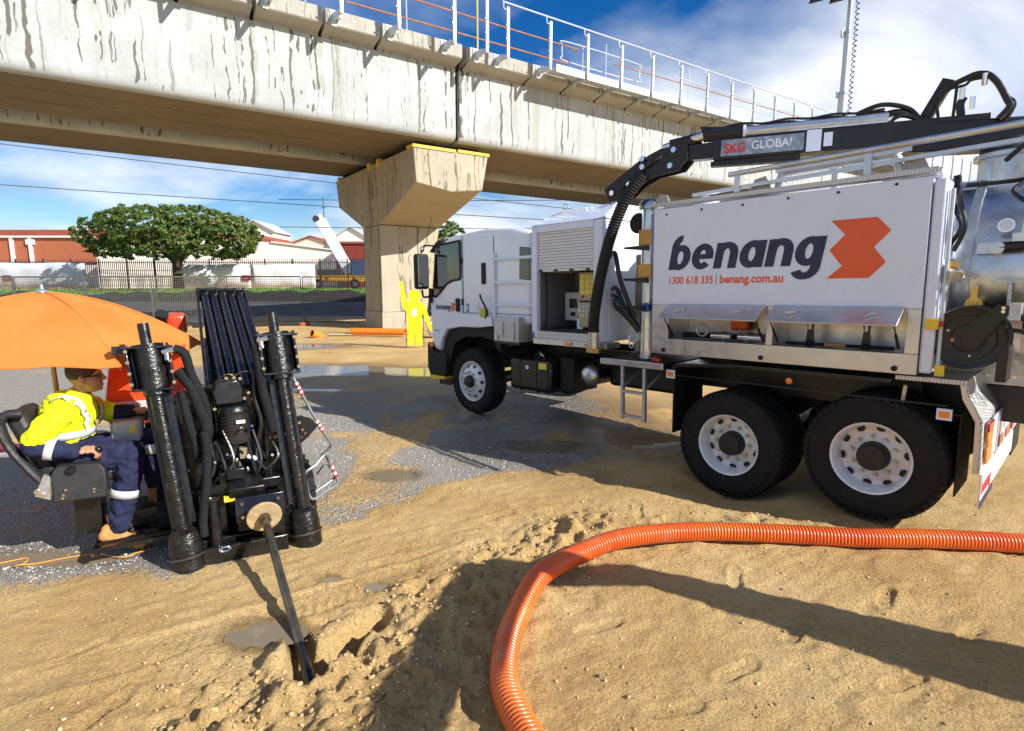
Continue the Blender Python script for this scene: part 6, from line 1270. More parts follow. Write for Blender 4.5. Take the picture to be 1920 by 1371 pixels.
fhp, fkn, fan = Vector((-0.98, 0.72, 0.73)), Vector((-0.56, 0.76, 0.77)), Vector((-0.57, 0.74, 0.36))
body = MB()
body.tube(catmull(spine, 4), [0.13]*5 + [0.135]*4 + [0.14]*4 + [0.10]*4, 16, asp=0.7)
limb(body, [(-0.98, 0.61, 1.13), (-0.95, 0.605, 1.20), (-0.935, 0.60, 1.26)], [0.058, 0.052, 0.055])
hc = Vector((-0.915, 0.595, 1.300))
body.sphere(hc + Vector((-0.01, 0, 0.02)), (0.098, 0.074, 0.105), 22); body.sphere(hc + Vector((0.028, 0, -0.045)), (0.066, 0.058, 0.075), 18)   # skull, jaw
body.sphere(hc + Vector((0.070, 0, -0.092)), (0.022, 0.026, 0.020), 12)                                     # chin
body.tube([hc + Vector((0.088, 0, 0.012)), hc + Vector((0.104, 0, -0.018)), hc + Vector((0.108, 0, -0.034))], [0.008, 0.012, 0.015], 10)                # nose
body.sphere(hc + Vector((0.086, 0, -0.062)), (0.014, 0.024, 0.007), 10); body.sphere(hc + Vector((0.083, 0, -0.074)), (0.013, 0.020, 0.007), 10)   # lips
body.sphere(hc + Vector((0.080, 0, 0.024)), (0.016, 0.052, 0.010), 12)                                      # brow
for s in (-1, 1): body.sphere(hc + Vector((-0.015, s*0.075, -0.018)), (0.020, 0.010, 0.032), 12)            # ears
limb(body, [nsh, nel], [0.045, 0.038]); limb(body, [nel, nwr], [0.038, 0.028]); limb(body, [fsh, fel], [0.045, 0.038]); limb(body, [fel, fwr], [0.038, 0.028])
limb(body, [nhp, nkn], [0.07, 0.055]); limb(body, [nkn, nan], [0.052, 0.038]); limb(body, [fhp, fkn], [0.07, 0.055]); limb(body, [fkn, fan], [0.052, 0.038])
def hand(mb, w, d, up, side, curl, s=1.0):
    """palm from wrist w along d; fingers curl towards -up; thumb on the 'side' edge"""
    w, d, up, side = Vector(w), Vector(d).normalized(), Vector(up).normalized(), Vector(side).normalized()
    pc = w + d*0.052*s
    mb.tube([w - d*0.02, w + d*0.02*s, w + d*0.06*s, w + d*0.092*s], [0.026, 0.030, 0.038, 0.034], 14, asp=0.5) if False else None
    for t, ww in ((0.0, 0.024), (0.03, 0.030), (0.06, 0.036), (0.085, 0.036)):
        for q in (-0.6, 0, 0.6): mb.sphere(w + d*t*s + side*ww*q, (0.019, 0.019, 0.017), 10)
    for k, (off, ln) in enumerate(((0.029, 0.070), (0.010, 0.080), (-0.010, 0.074), (-0.028, 0.058))):
        b0 = w + d*0.088*s + side*off; p = [b0]; ang = 0.25; 
        for j, f in enumerate((0.45, 0.32, 0.23)):
            ang += curl*(0.75 if j == 0 else 1.0) + 0.06*k; dv = d*math.cos(ang) - up*math.sin(ang); p.append(p[-1] + dv*ln*f*s)
        mb.tube([p[0] - d*0.02] + p, [0.0105, 0.0105, 0.0098, 0.009, 0.0072], 9); mb.sphere(p[-1], 0.0072, 9)
    t0 = w + d*0.022*s + side*0.026; t1 = t0 + side*0.022 + d*0.024*s; t2 = t1 + d*0.028*s + side*0.004 - up*0.010; t3 = t2 + d*0.020*s - side*0.006 - up*0.010
    mb.tube([t0 - side*0.01, t1, t2, t3], [0.014, 0.0125, 0.011, 0.008], 9); mb.sphere(t3, 0.008, 9)
hand(body, nwr + Vector((0.01, 0, 0.0)), (1, 0.10, 0.02), (0, 0, 1), (0, 1, 0.25), 0.55, 1.02)
hand(body, fwr + Vector((0.01, -0.005, 0.0)), (1, -0.12, 0.03), (0, 0, 1), (0, -1, 0.2), 0.40, 1.02)
organic(body, 'body', M_skin, pe, 0.0055, 3)
# hair, sunglasses
hr = MB(); hr.sphere(hc + Vector((-0.018, 0, 0.040)), (0.102, 0.082, 0.098), 22); organic(hr, 'hair', M_hair, pe, 0.009, 2, 0.006)
sg = MB()
for s in (-1, 1): sg.sphere(hc + Vector((0.078, s*0.034, 0.000)), (0.016, 0.030, 0.019), 14)
sgo = sg.part('sunglasses', M_glass, pe)
for s in (-1, 1): MB().beam(hc + Vector((0.07, s*0.066, 0.006)), hc + Vector((-0.02, s*0.083, 0.002)), 0.004, 0.010).part('temple_arm', M_blackm, sgo)
# jacket
jk = MB(); jk.tube(catmull([(-1.05, 0.62, 0.86)] + spine[2:], 5), list(np.interp(np.linspace(0, 1, 16), [0, 0.35, 0.65, 0.85, 1], [0.195, 0.20, 0.205, 0.17, 0.085])), 20, asp=0.80)
limb(jk, [nsh + Vector((0.02, 0.07, 0.015)), nsh, nel + Vector((0.01, 0, 0.05))], [0.085, 0.088, 0.075]); limb(jk, [fsh + Vector((0, -0.07, 0.015)), fsh, fel], [0.085, 0.085, 0.07])
organic(jk, 'jacket', M_hv, pe, 0.010, 4, 0.042)
cl = MB(); cl.tube(catmull([(-0.985, 0.61, 1.12), (-0.966, 0.607, 1.165), (-0.952, 0.605, 1.195)], 4), [0.10, 0.095, 0.09, 0.086, 0.082, 0.080, 0.078, 0.077, 0.076], 18, asp=0.95); organic(cl, 'collar', M_hv, pe, 0.010, 2)
sk = MB(); sk.tube(catmull([(-1.04, 0.62, 0.70), (-1.06, 0.62, 0.80), (-1.05, 0.62, 0.88)], 4), [0.175, 0.18, 0.185, 0.186, 0.188, 0.19, 0.19, 0.188, 0.18], 20, asp=0.78); organic(sk, 'jacket_hem', M_nv, pe, 0.013, 4, 0.02)
sl = MB(); limb(sl, [nel + Vector((0.02, 0, 0.06)), nel, nel.lerp(nwr, 0.5), nwr + Vector((-0.01, 0, 0))], [0.066, 0.068, 0.060, 0.046]); organic(sl, 'sleeve', M_nv, pe, 0.010, 3, 0.022)
sl = MB(); limb(sl, [fel + Vector((-0.03, -0.01, 0.03)), fel, fwr], [0.066, 0.066, 0.048]); organic(sl, 'sleeve', M_nv, pe, 0.010, 3, 0.022)
def band(pts, rad, asp=1.0, n=26, par=pe):
    mb = MB(); mb.tube(pts, rad, n, cap=False, asp=asp); o = mb.part('reflective_band', M_tape, par); s = o.modifiers.new('s', 'SOLIDIFY'); s.thickness = 0.004; return o
band([(-1.068, 0.62, 0.895), (-1.066, 0.62, 0.945)], [0.217, 0.218], 0.80); 
band([nel.lerp(nwr, 0.30), nel.lerp(nwr, 0.52)], [0.078, 0.073])
# tape over the shoulder
def strap(pts, w, nrm):
    mb = MB(); Pn = catmull(pts, 6); nr = Vector(nrm)
    for i, p in enumerate(Pn):
        d = (Pn[min(i+1, len(Pn)-1)] - Pn[max(i-1, 0)]).normalized(); s = d.cross(nr).normalized(); mb.v += [tuple(p - s*w/2), tuple(p + s*w/2)]
    mb.f = [(2*i, 2*i+1, 2*i+3, 2*i+2) for i in range(len(Pn)-1)]; mb.m = [0]*len(mb.f)
    o = mb.part('reflective_band', M_tape, pe, fix=False); o.modifiers.new('s', 'SOLIDIFY').thickness = 0.004
    sw = o.modifiers.new('w', 'SHRINKWRAP'); sw.target = [c for c in pe.children if c.name.startswith('jacket') and not c.name.startswith('jacket_hem')][0]; sw.offset = 0.016; sw.wrap_mode = 'ABOVE_SURFACE'
strap([(-1.10, 0.48, 1.16), (-1.02, 0.45, 1.17), (-0.95, 0.44, 1.11), (-0.905, 0.45, 1.04), (-0.90, 0.46, 0.94)], 0.052, (0.35, -1, 0.3))
strap([(-0.95, 0.76, 1.16), (-0.86, 0.74, 1.08), (-0.85, 0.73, 1.0), (-0.86, 0.73, 0.92)], 0.05, (1, 0, 0.3))
MB().box(-0.865, -0.858, 0.60, 0.64, 1.06, 1.075).part('chest_badge', M_blackm, pe)
# trousers
tr = MB(); limb(tr, [(-1.06, 0.62, 0.74), nhp, nhp.lerp(nkn, 0.5), nkn], [0.13, 0.112, 0.10, 0.082]); limb(tr, [nkn, nkn.lerp(nan, 0.4), nan + Vector((0.0, 0, 0.035))], [0.080, 0.084, 0.076])
limb(tr, [(-1.04, 0.64, 0.74), fhp, fhp.lerp(fkn, 0.5), fkn], [0.13, 0.112, 0.098, 0.082]); limb(tr, [fkn, fkn.lerp(fan, 0.5), fan + Vector((0.0, 0, 0.08))], [0.08, 0.082, 0.078])
organic(tr, 'trousers', M_nv, pe, 0.010, 3, 0.045)
band([nkn.lerp(nan, 0.47), nkn.lerp(nan, 0.57)], [0.093, 0.092]); band([fkn.lerp(fan, 0.10), fkn.lerp(fan, 0.28)], [0.094, 0.094])
# boots
def boot(ank, heel, toe, label):
    ank, heel, toe = Vector(ank), Vector(heel), Vector(toe); d = (toe-heel).normalized(); sd = d.cross(Vector((0, 0, 1))).normalized(); up = sd.cross(d).normalized(); L_ = (toe-heel).length
    mb = MB(); limb(mb, [ank + Vector((0, 0, 0.08)), ank, heel + d*0.07 + up*0.06], [0.060, 0.056, 0.055])
    for t, r_ in ((0.10, 0.046), (0.22, 0.048), (0.36, 0.047), (0.50, 0.045), (0.64, 0.047), (0.78, 0.048), (0.89, 0.043)):
        for q in (-0.35, 0.35): mb.sphere(heel + d*L_*t + up*(0.045 if t < 0.7 else 0.036) + sd*r_*q*0.7, r_*0.92, 12)
        if t < 0.6: mb.sphere(heel + d*L_*t + up*(0.10 - 0.09*t), 0.042, 12)
    o = organic(mb, 'boot', M_boot, pe, 0.009, 3, 0.008)
    s = MB(); pr = []
    for i in range(20):
        a = 2*math.pi*i/20; f = 0.5 + 0.52*math.cos(a); w = 0.050*(1.0 if math.cos(a) > 0 else 0.88)*abs(math.sin(a))**0.6*(1 if math.sin(a) > 0 else -1); pr.append(heel + d*L_*f + sd*w)
    s.prism([p - up*0.004 for p in pr], up*0.028); s.part('sole', M_sole, o, bevel=0.005)
    for k in range(4):
        c = ank + d*(0.052 + 0.018*k) + up*(0.055 - 0.028*k); MB().tube(catmull([c - sd*0.028, c + d*0.012, c + sd*0.028], 3), 0.0045, 6).part('lace', M_sole, o)
boot((-0.81, 0.45, 0.215), (-0.93, 0.45, 0.135), (-0.655, 0.44, 0.02), 'near'); boot((-0.57, 0.74, 0.36), (-0.63, 0.75, 0.215), (-0.42, 0.64, 0.165), 'far')
# ---------------------------------------------------------------- far side: road, verge, fences, buildings
def sheet(name, poly, mat, dz=0.004, kind='structure', sub=1.0):
    """flat-ish sheet draped on the terrain; poly = (x0,x1,y0,y1)"""
    x0, x1, y0, y1 = poly; nx = max(2, int((x1-x0)/sub)); ny = max(2, int((y1-y0)/sub)); mb = MB()
    X, Y = np.meshgrid(np.linspace(x0, x1, nx+1), np.linspace(y0, y1, ny+1)); Z = gz(X.ravel(), Y.ravel(), False) + dz
    mb.v = list(zip(X.ravel(), Y.ravel(), Z)); w = nx+1
    mb.f = [(j*w+i, j*w+i+1, (j+1)*w+i+1, (j+1)*w+i) for j in range(ny) for i in range(nx)]; mb.m = [0]*len(mb.f)
    o = mb.part(name, mat, fix=False); o['kind'] = kind; return o
M_asph = pm('asphalt', (0.085, 0.083, 0.082), 0.8, 0, 0.3, 0.7, rvar=0.15, spec=0.2, bump=0.3, bscale=60, dirt=(0.16, 0.12, 0.08), dscale=0.4, damt=0.3)
M_grass = pm('grass_green', (0.10, 0.21, 0.025), 0.8, 0, 0.35, 1.3)
M_mulch = pm('dark_mulch', (0.022, 0.018, 0.014), 0.9, 0, 0.4, 2)
sheet('road', (-70, 70, 31.0, 41.0), M_asph, 0.03)
sheet('verge', (-70, 40, 44.5, 53.5), M_grass, 0.05)
sheet('footpath', (-12, 70, 47.5, 50.0), pm('footpath_concrete', (0.42, 0.40, 0.37), 0.8, 0, 0.1, 1), 0.09)
for o in [MB().box(-70+4*i, -66.03+4*i, 30.8, 31.0, -0.05, 0.12).part('kerb', pm('kerb_concrete', (0.45, 0.43, 0.40), 0.8, 0, 0.15, 2)) for i in range(34)]: o['kind'] = 'structure'
# bank of dark mulch: uneven heap along the verge
mb = MB(); n = 140
for i in range(n):
    x = -60 + i*0.9
    for j, (y, h) in enumerate(((41.0, 0), (42.2, 0.45), (43.4, 0.55), (44.6, 0.1))):
        mb.v.append((x, y, gzs(x, y) + h*(0.55 + 0.6*random.random()) + 0.02))
mb.f = [(i*4+j, (i+1)*4+j, (i+1)*4+j+1, i*4+j+1) for i in range(n-1) for j in range(3)]; mb.m = [0]*len(mb.f)
mb.part('mulch_bank', M_mulch, fix=False)['kind'] = 'structure'
# grass blades on the verge
def grass():
    r = np.random.default_rng(9); n = 9000; x = r.uniform(-48, -12, n); y = 44.6 + 8.6*r.random(n)**1.6; z = gz(x, y, False) + 0.05
    h = r.uniform(0.06, 0.2, n); a = r.random(n)*3.14; w = 0.05
    V = np.stack([np.stack([x-w*np.cos(a), y-w*np.sin(a), z], 1), np.stack([x+w*np.cos(a), y+w*np.sin(a), z], 1), np.stack([x+0.05*r.normal(size=n), y, z+h], 1)], 1).reshape(-1, 3)
    me = bpy.data.meshes.new('grass'); me.from_pydata(V.tolist(), [], np.arange(3*n).reshape(-1, 3).tolist()); me.materials.append(M_grass)
    o = bpy.data.objects.new('grass', me); COL.objects.link(o); tag(o, 'bright green grass of the roadside verge', 'grass', kind='stuff')
grass()

# ---- temporary mesh fence on the near side of the road
M_fpale = pm('fence_pale', (0.62, 0.60, 0.50), 0.5, 0.3, 0.1, 6)
M_fdark = pm('fence_dark', (0.06, 0.06, 0.065), 0.5, 0.3, 0.2, 6)
def fence_panel(x0, x1, y, h, mat, label, rail=0.022):
    z = gzs((x0+x1)/2, y) + 0.06; t = thing('temporary_fence', label, 'fence', ((x0+x1)/2, y, z), group='temporary fence panels along the road'); w = (x1-x0)/2 - 0.02
    for sx in (-1, 1): MB().cyl((sx*w, 0, 0), (sx*w, 0, h), rail, n=8).part('post', mat, t)
    for zz in (0.12, h): MB().cyl((-w, 0, zz), (w, 0, zz), rail, n=8).part('rail', mat, t)
    m = MB(); k = int(2*w/0.10); wr = 0.010 if mat is M_fpale else 0.006
    for i in range(1, k): m.cyl((-w + 2*w*i/k, 0.012, 0.12), (-w + 2*w*i/k, 0.012, h), wr, n=4, cap=False)
    for i in range(1, int(h/0.10)): m.cyl((-w, -0.004, 0.12 + i*0.10), (w, -0.004, 0.12 + i*0.10), wr, n=4, cap=False)
    m.part('wire_mesh', mat, t, kind='stuff', fix=False)
    for sx in (-1,):
        MB().xy([(sx*w-0.12, -0.32), (sx*w+0.12, -0.32), (sx*w+0.15, -0.28), (sx*w+0.15, 0.28), (sx*w-0.15, 0.28), (sx*w-0.15, -0.28)], -0.06, 0.10).part('block_foot', pm('orange_block', (0.50, 0.12, 0.05), 0.7), t, bevel=0.02)
FY_ = 26.0
xs_ = [-29.7, -26.4, -23.1, -19.8, -16.45, -13.0, -9.55, -6.15]
flab = ['pale mesh fence panel at the far left edge of the frame', 'pale mesh fence panel behind the striped witches hats', 'pale mesh fence panel rising above the umbrella top', 'pale mesh fence panel left of the thick pale double post', 'pale mesh fence panel in front of the tree trunk', 'dark mesh fence panel behind the drill rod rack', 'dark mesh fence panel nearest to the concrete pier']
for i in range(7):
    fence_panel(xs_[i], xs_[i+1]-0.06, FY_ + (0.5 if i < 4 else 0), 2.15, M_fpale if i < 5 else M_fdark, flab[i], 0.035 if i < 5 else 0.02)
# traffic cones left
for k, (x, lab) in enumerate(((-24.6, 'orange and white traffic cone, leftmost behind the pale fence'), (-23.9, 'orange and white traffic cone between two others behind fence'), (-22.6, 'orange and white traffic cone nearest to the umbrella tip'))):
    t = thing('traffic_cone', lab, 'traffic cone', (x, 29.0, gzs(x, 29)+0.0), group='traffic cones at the kerb')
    Mo = pm('cone_orange', (0.75, 0.16, 0.03), 0.5); Mw = pm('cone_white', (0.8, 0.8, 0.8), 0.4)
    MB().box(-0.2, 0.2, -0.2, 0.2, 0, 0.04).part('base', Mo, t)
    MB().lathe([(0.16, 0.041), (0.115, 0.3)], (0, 0, 0), (0, 0, 1), 14).lathe([(0.075, 0.5), (0.03, 0.75)], (0, 0, 0), (0, 0, 1), 14).part('cone_body', Mo, t)
    MB().lathe([(0.116, 0.3), (0.076, 0.5)], (0, 0, 0), (0, 0, 1), 14).part('reflective_band', Mw, t)

# ---- palisade fence with banners
PY = 56.0
pz = gzs(-30, PY)
pf = thing('palisade_fence', 'tall black palisade fence across the road behind the verge', 'fence', (0, PY, pz))
m = MB(); x = -62.0
while x < -13.4:
    m.box(x, x+0.06, -0.02, 0.015, 0.1, 2.80); m.add([(x, -0.02, 2.80), (x+0.06, -0.02, 2.80), (x+0.03, -0.002, 3.05)], [(0, 1, 2)]); x += 0.19
m.part('picket', M_fdark, pf, kind='stuff', fix=False)
for zz in (0.35, 2.6): MB().box(-62, -13.4, 0.02, 0.07, zz, zz+0.06).part('rail', M_fdark, pf)
for i in range(19): MB().box(-62+2.7*i, -61.9+2.7*i, 0.02, 0.12, -0.1, 3.0).part('post', M_fdark, pf)
M_banner = pm('white_banner', (0.74, 0.75, 0.78), 0.6, 0, 0.10, 0.6, dirt=(0.42, 0.43, 0.47), dscale=0.7, damt=0.45)
def banner(x0, x1, z0, z1, label, mat=M_banner):
    mb = MB(); n = int((x1-x0)/0.35)
    for i in range(n+1):
        x = x0 + (x1-x0)*i/n
        for j in range(4):
            z = z0 + (z1-z0)*j/3; mb.v.append((x, PY - 0.10 - 0.05*math.sin(x*2.3+j) - 0.03*random.random(), pz + z + 0.04*math.sin(x*1.1)))
    mb.f = [(i*4+j, (i+1)*4+j, (i+1)*4+j+1, i*4+j+1) for i in range(n) for j in range(3)]; mb.m = [0]*len(mb.f)
    o = mb.part('fence_banner', mat, fix=False); o.modifiers.new('s', 'SOLIDIFY').thickness = 0.01
    return tag(o, label, 'banner', 'banners tied to the palisade fence')
banner(-58, -41.6, 0.2, 2.6, 'grey white banner on palisade fence at the far left', pm('grey_banner', (0.52, 0.54, 0.58), 0.6, 0, 0.12, 0.5))
banner(-32.4, -25.6, 0.2, 2.45, 'white banner on palisade fence right beside the tree trunk')
banner(-25.4, -19.2, 0.2, 2.45, 'white banner on palisade fence left of the mobile crane')
for x, lab in ((-25.9, 'small dark red sign on the white banner'), (-49.2, 'small brown sign on the fence at the far left')):
    t = thing('safety_sign', lab, 'sign', (x, PY-0.24, pz+1.15)); MB().box(-0.42, 0.42, -0.01, 0.01, -0.26, 0.26).part('plate', pm('sign_red', (0.22, 0.02, 0.02), 0.5), t, bevel=0.004)
    for k in range(2): MB().box(-0.3, 0.3-0.15*k, -0.016, -0.011, 0.06-0.16*k, 0.10-0.16*k).part('print_line', pm('sign_grey', (0.5, 0.4, 0.38), 0.5), t)

# ---- buildings
M_brick = None
def brick_mat():
    m = bpy.data.materials.new('far_brick'); m.use_nodes = True; nt = m.node_tree; N, L = nt.nodes.new, nt.links.new; b = nt.nodes['Principled BSDF']
    tc = N('ShaderNodeTexCoord'); mp = N('ShaderNodeMapping'); mp.inputs['Rotation'].default_value = (R(90), 0, 0); L(tc.outputs['Object'], mp.inputs[0])
    t = N('ShaderNodeTexBrick'); t.inputs['Scale'].default_value = 2.2; t.inputs['Color1'].default_value = (0.40, 0.115, 0.05, 1); t.inputs['Color2'].default_value = (0.33, 0.09, 0.04, 1); t.inputs['Mortar'].default_value = (0.40, 0.2, 0.12, 1); t.inputs['Mortar Size'].default_value = 0.015
    L(mp.outputs[0], t.inputs[0]); L(t.outputs[0], b.inputs['Base Color']); b.inputs['Roughness'].default_value = 0.9; return m
M_brick = brick_mat()
M_wwall = pm('white_render', (0.80, 0.77, 0.70), 0.7, 0, 0.05, 0.3)
M_wroof = pm('red_roof', (0.30, 0.075, 0.045), 0.7, 0, 0.2, 0.6)
M_trim = pm('white_trim', (0.75, 0.74, 0.72), 0.5)
bk = thing('brick_warehouse', 'long orange brick warehouse with white gutter behind the round tree', 'warehouse', (-58, 80, gzs(-58, 80)))
H0 = 7.3
MB().box(-25, 19.2, 0, 20, -1, H0).part('wall', M_brick, bk)
MB().box(-25.2, 19.4, -0.35, 0.0, H0-0.55, H0-0.3).part('gutter', M_trim, bk)
MB().box(-25.3, 19.5, -0.3, 20.3, H0-0.29, H0+0.5).part('roof', M_wroof, bk)
for x in (-11.5, -8.9): MB().box(x, x+0.45, -0.25, -0.02, -1, H0-0.56).part('downpipe', M_trim, bk)
MB().box(-9.2, -8.1, -0.3, -0.03, H0-1.5, H0-0.8).part('rainwater_head', M_trim, bk)
for x0, x1, z0, z1 in ((-20, -13.2, 1.8, 3.0), (-20, -12.1, -0.5, 0.4)):
    w = MB().box(x0, x1, -0.08, 0.05, z0, z1).part('window', pm('pale_glass', (0.55, 0.6, 0.58), 0.2), bk)
    MB().box(x0-0.2, x1+0.2, -0.2, -0.081, z0-0.25, z0-0.02).part('sill', M_trim, w)
MB().box(-5.6, 19.2, -0.12, 0.02, -1, 3.1).part('pale_dado', pm('pale_dado', (0.62, 0.60, 0.56), 0.7), bk)
MB().box(-5.8, 4, -0.2, -0.121, 3.1, 3.3).part('door_head', pm('dark_steel', (0.05, 0.04, 0.04), 0.6), bk)
ww = thing('white_warehouse', 'low white rendered warehouse with red sketch lines behind banners', 'warehouse', (-33, 72, gzs(-33, 72)))
MB().xz([(-19, -1), (11.6, -1), (11.6, 4.5), (3, 5.6), (-1, 6.05), (-19, 5.95)], 0, 14).part('wall', M_wwall, ww)
MB().xz([(-19.2, 5.97), (-1, 6.07), (3, 5.62), (3, 6.0), (-1, 6.65), (-19.2, 6.75)], 0.5, 14.2).part('roof', M_wroof, ww)
MB().xz([(3.0, 5.62), (11.8, 4.52), (11.8, 4.68), (3.0, 5.8)], -0.2, 14.1).part('roof_sheet', M_trim, ww)
for z in (1.0, 2.2): MB().box(-18.9, 11.5, -0.05, -0.005, z, z+0.06).part('wall_rail', pm('wall_line', (0.45, 0.43, 0.4), 0.7), ww)
Mgr = pm('graffiti_red', (0.62, 0.12, 0.12), 0.6)
gm = MB(); r_ = random.Random(4)
for i in range(16):
    x = -5.5 + r_.random()*6; z = 1.6 + r_.random()*1.8; gm.beam((x, -0.03, z), (x + r_.uniform(-.6, 1.3), -0.03, z + r_.uniform(-.6, .5)), 0.03, 0.07, up=(0, 0, 1))
gm.part('wall_sketch', Mgr, ww, kind='stuff')
MB().box(-0.6, 2.2, -0.06, -0.01, 1.25, 1.75).part('pink_notice', pm('pink_notice', (0.72, 0.35, 0.36), 0.6), ww)
for x0 in (-11.2, -8.4): MB().box(x0, x0+2.2, -0.06, -0.01, -0.5, 1.4).part('door_leaf', pm('cream_door', (0.66, 0.63, 0.55), 0.6), ww)
rb = thing('red_shed', 'dark red metal shed between the crane boom and the pier', 'shed', (-19.2, 68, gzs(-19, 68)))
MB().box(-1.6, 3.4, 0, 8, -1, 5.2).part('wall', pm('dark_red_metal', (0.20, 0.035, 0.025), 0.6, 0, 0.1, 1), rb)
MB().box(-1.7, 3.5, -0.2, 8.1, 5.202, 5.45).part('roof', M_wroof, rb)
MB().box(-1.5, -0.3, -0.05, 0.02, -1, 4.2).part('door', pm('shed_dark', (0.03, 0.02, 0.02), 0.8), rb)  # near-black leaf on the shed's front wall
# houses on the rise behind
def house(x, y, w, d, h, rh, wallc, roofc, label, rz=0):
    t = thing('house', label, 'house', (x, y, gzs(x, y)-0.5), rz, 'houses on the rise behind')
    Mw = pm('house_wall_%s' % wallc[1], wallc[0], 0.8, 0, 0.08, 0.5); Mr = pm('house_roof_%s' % roofc[1], roofc[0], 0.7, 0, 0.1, 0.5)
    MB().xz([(-w/2, 0), (w/2, 0), (w/2, h), (0, h+rh), (-w/2, h)], 0, d).part('wall', Mw, t)
    for s in (-1, 1):
        MB().prism([(s*(w/2+0.5), -0.5, h-0.25), (0, -0.5, h+rh+0.12), (0, -0.5, h+rh+0.32), (s*(w/2+0.5), -0.5, h-0.05)], (0, d+1, 0)).part('roof', Mr, t)
    for s in (-0.25, 0.25):
        wn = MB().box(s*w-0.6, s*w+0.6, -0.06, 0.02, h*0.45, h*0.8).part('window', M_glass, t); MB().box(s*w-0.75, s*w+0.75, -0.10, -0.061, h*0.40, h*0.445).part('sill', M_trim, wn)
grey = ((0.42, 0.46, 0.50), 'grey'); redr = ((0.36, 0.10, 0.06), 'red'); crm = ((0.62, 0.58, 0.50), 'cream'); brk = ((0.36, 0.14, 0.09), 'brick'); wht = ((0.74, 0.74, 0.72), 'white')
house(-52.5, 118, 7.5, 9, 7.2, 1.9, wht, grey, 'white gabled house just right of the round tree top')
house(-58, 116, 5, 9, 8.6, 1.6, brk, redr, 'brick gabled house directly behind the tree crown edge')
house(-42.5, 122, 9, 9, 4.6, 1.4, crm, redr, 'brick house with red roof on the rise, left of centre')
house(-33.5, 120, 8, 9, 5.4, 2.4, wht, grey, 'white gabled house with grey roof behind the white warehouse')
house(-26, 124, 9, 9, 4.6, 1.7, brk, grey, 'brick house with pale blue roof left of the crane boom')
house(-17.5, 126, 9, 9, 5.0, 2.0, crm, grey, 'cream house between the crane boom and the pier')
# poles far behind
for x, y, h, lab in ((-34, 105, 13, 'thin antenna mast above the far rooftops'),):
    t = thing('utility_pole', lab, 'pole', (x, y, gzs(x, y))); MB().cyl((0, 0, -0.5), (0, 0, h), 0.12, 0.07, n=8).part('pole', M_fdark, t); MB().box(-0.5, 0.5, -0.05, 0.05, h-1.9, h-1.8).part('crossarm', M_fdark, t)

# ---- mobile crane behind the fence
cr = thing('mobile_crane', 'mobile crane with raised white lattice-braced boom and yellow orange chassis', 'crane', (-17.4, 58.6, gzs(-17, 58.6)))
Mcw = pm('crane_white', (0.78, 0.79, 0.82), 0.4, 0, 0.05, 2)
a = Vector((0.9, 0, 1.6)); b_ = Vector((-1.95, 0, 6.9))
MB().beam(a, b_, 0.75, 0.95).part('boom', Mcw, cr, bevel=0.04)
MB().beam(a + (b_-a)*0.62, b_ + (b_-a).normalized()*0.5, 0.5, 0.62).part('boom_tip', Mcw, cr)
MB().cyl(b_ + Vector((-0.35, -0.3, 0.1)), b_ + Vector((-0.35, 0.3, 0.1)), 0.35, n=16).part('sheave', M_fdark, cr)
MB().beam((-0.9, -0.55, 1.3), a + (b_-a)*0.5, 0.14, 0.14).part('luffing_ram', M_galv, cr)
MB().box(-4.3, 3.6, -1.1, 1.1, 0.75, 1.35).part('chassis', pm('crane_yellow', (0.72, 0.36, 0.03), 0.5, 0, 0.1, 2), cr, bevel=0.05)
MB().box(-4.6, -3.0, -1.1, 1.1, 1.36, 2.5).part('cab', M_blue, cr, bevel=0.1)
MB().box(1.2, 3.3, -1.0, 1.0, 1.36, 2.9).part('winch_house', pm('crane_blue', (0.03, 0.06, 0.16), 0.5), cr, bevel=0.08)
MB().box(-2.2, 0.2, -1.0, 0.0, 1.36, 2.0).part('outrigger_box', pm('crane_dark', (0.03, 0.03, 0.035), 0.5), cr, bevel=0.04)
for x in (-3.6, -2.2, 1.6, 3.0):
    w = MB().lathe([(0.28, -0.30), (0.50, -0.30), (0.52, -0.2), (0.52, 0), (0.28, 0)], (x, -0.9, 0.52), (0, 1, 0), 20).part('wheel', M_rubber, cr)
    MB().lathe([(0.02, -0.28), (0.27, -0.24), (0.27, -0.1)], (x, -0.9, 0.52), (0, 1, 0), 16).part('rim', M_galv, w)

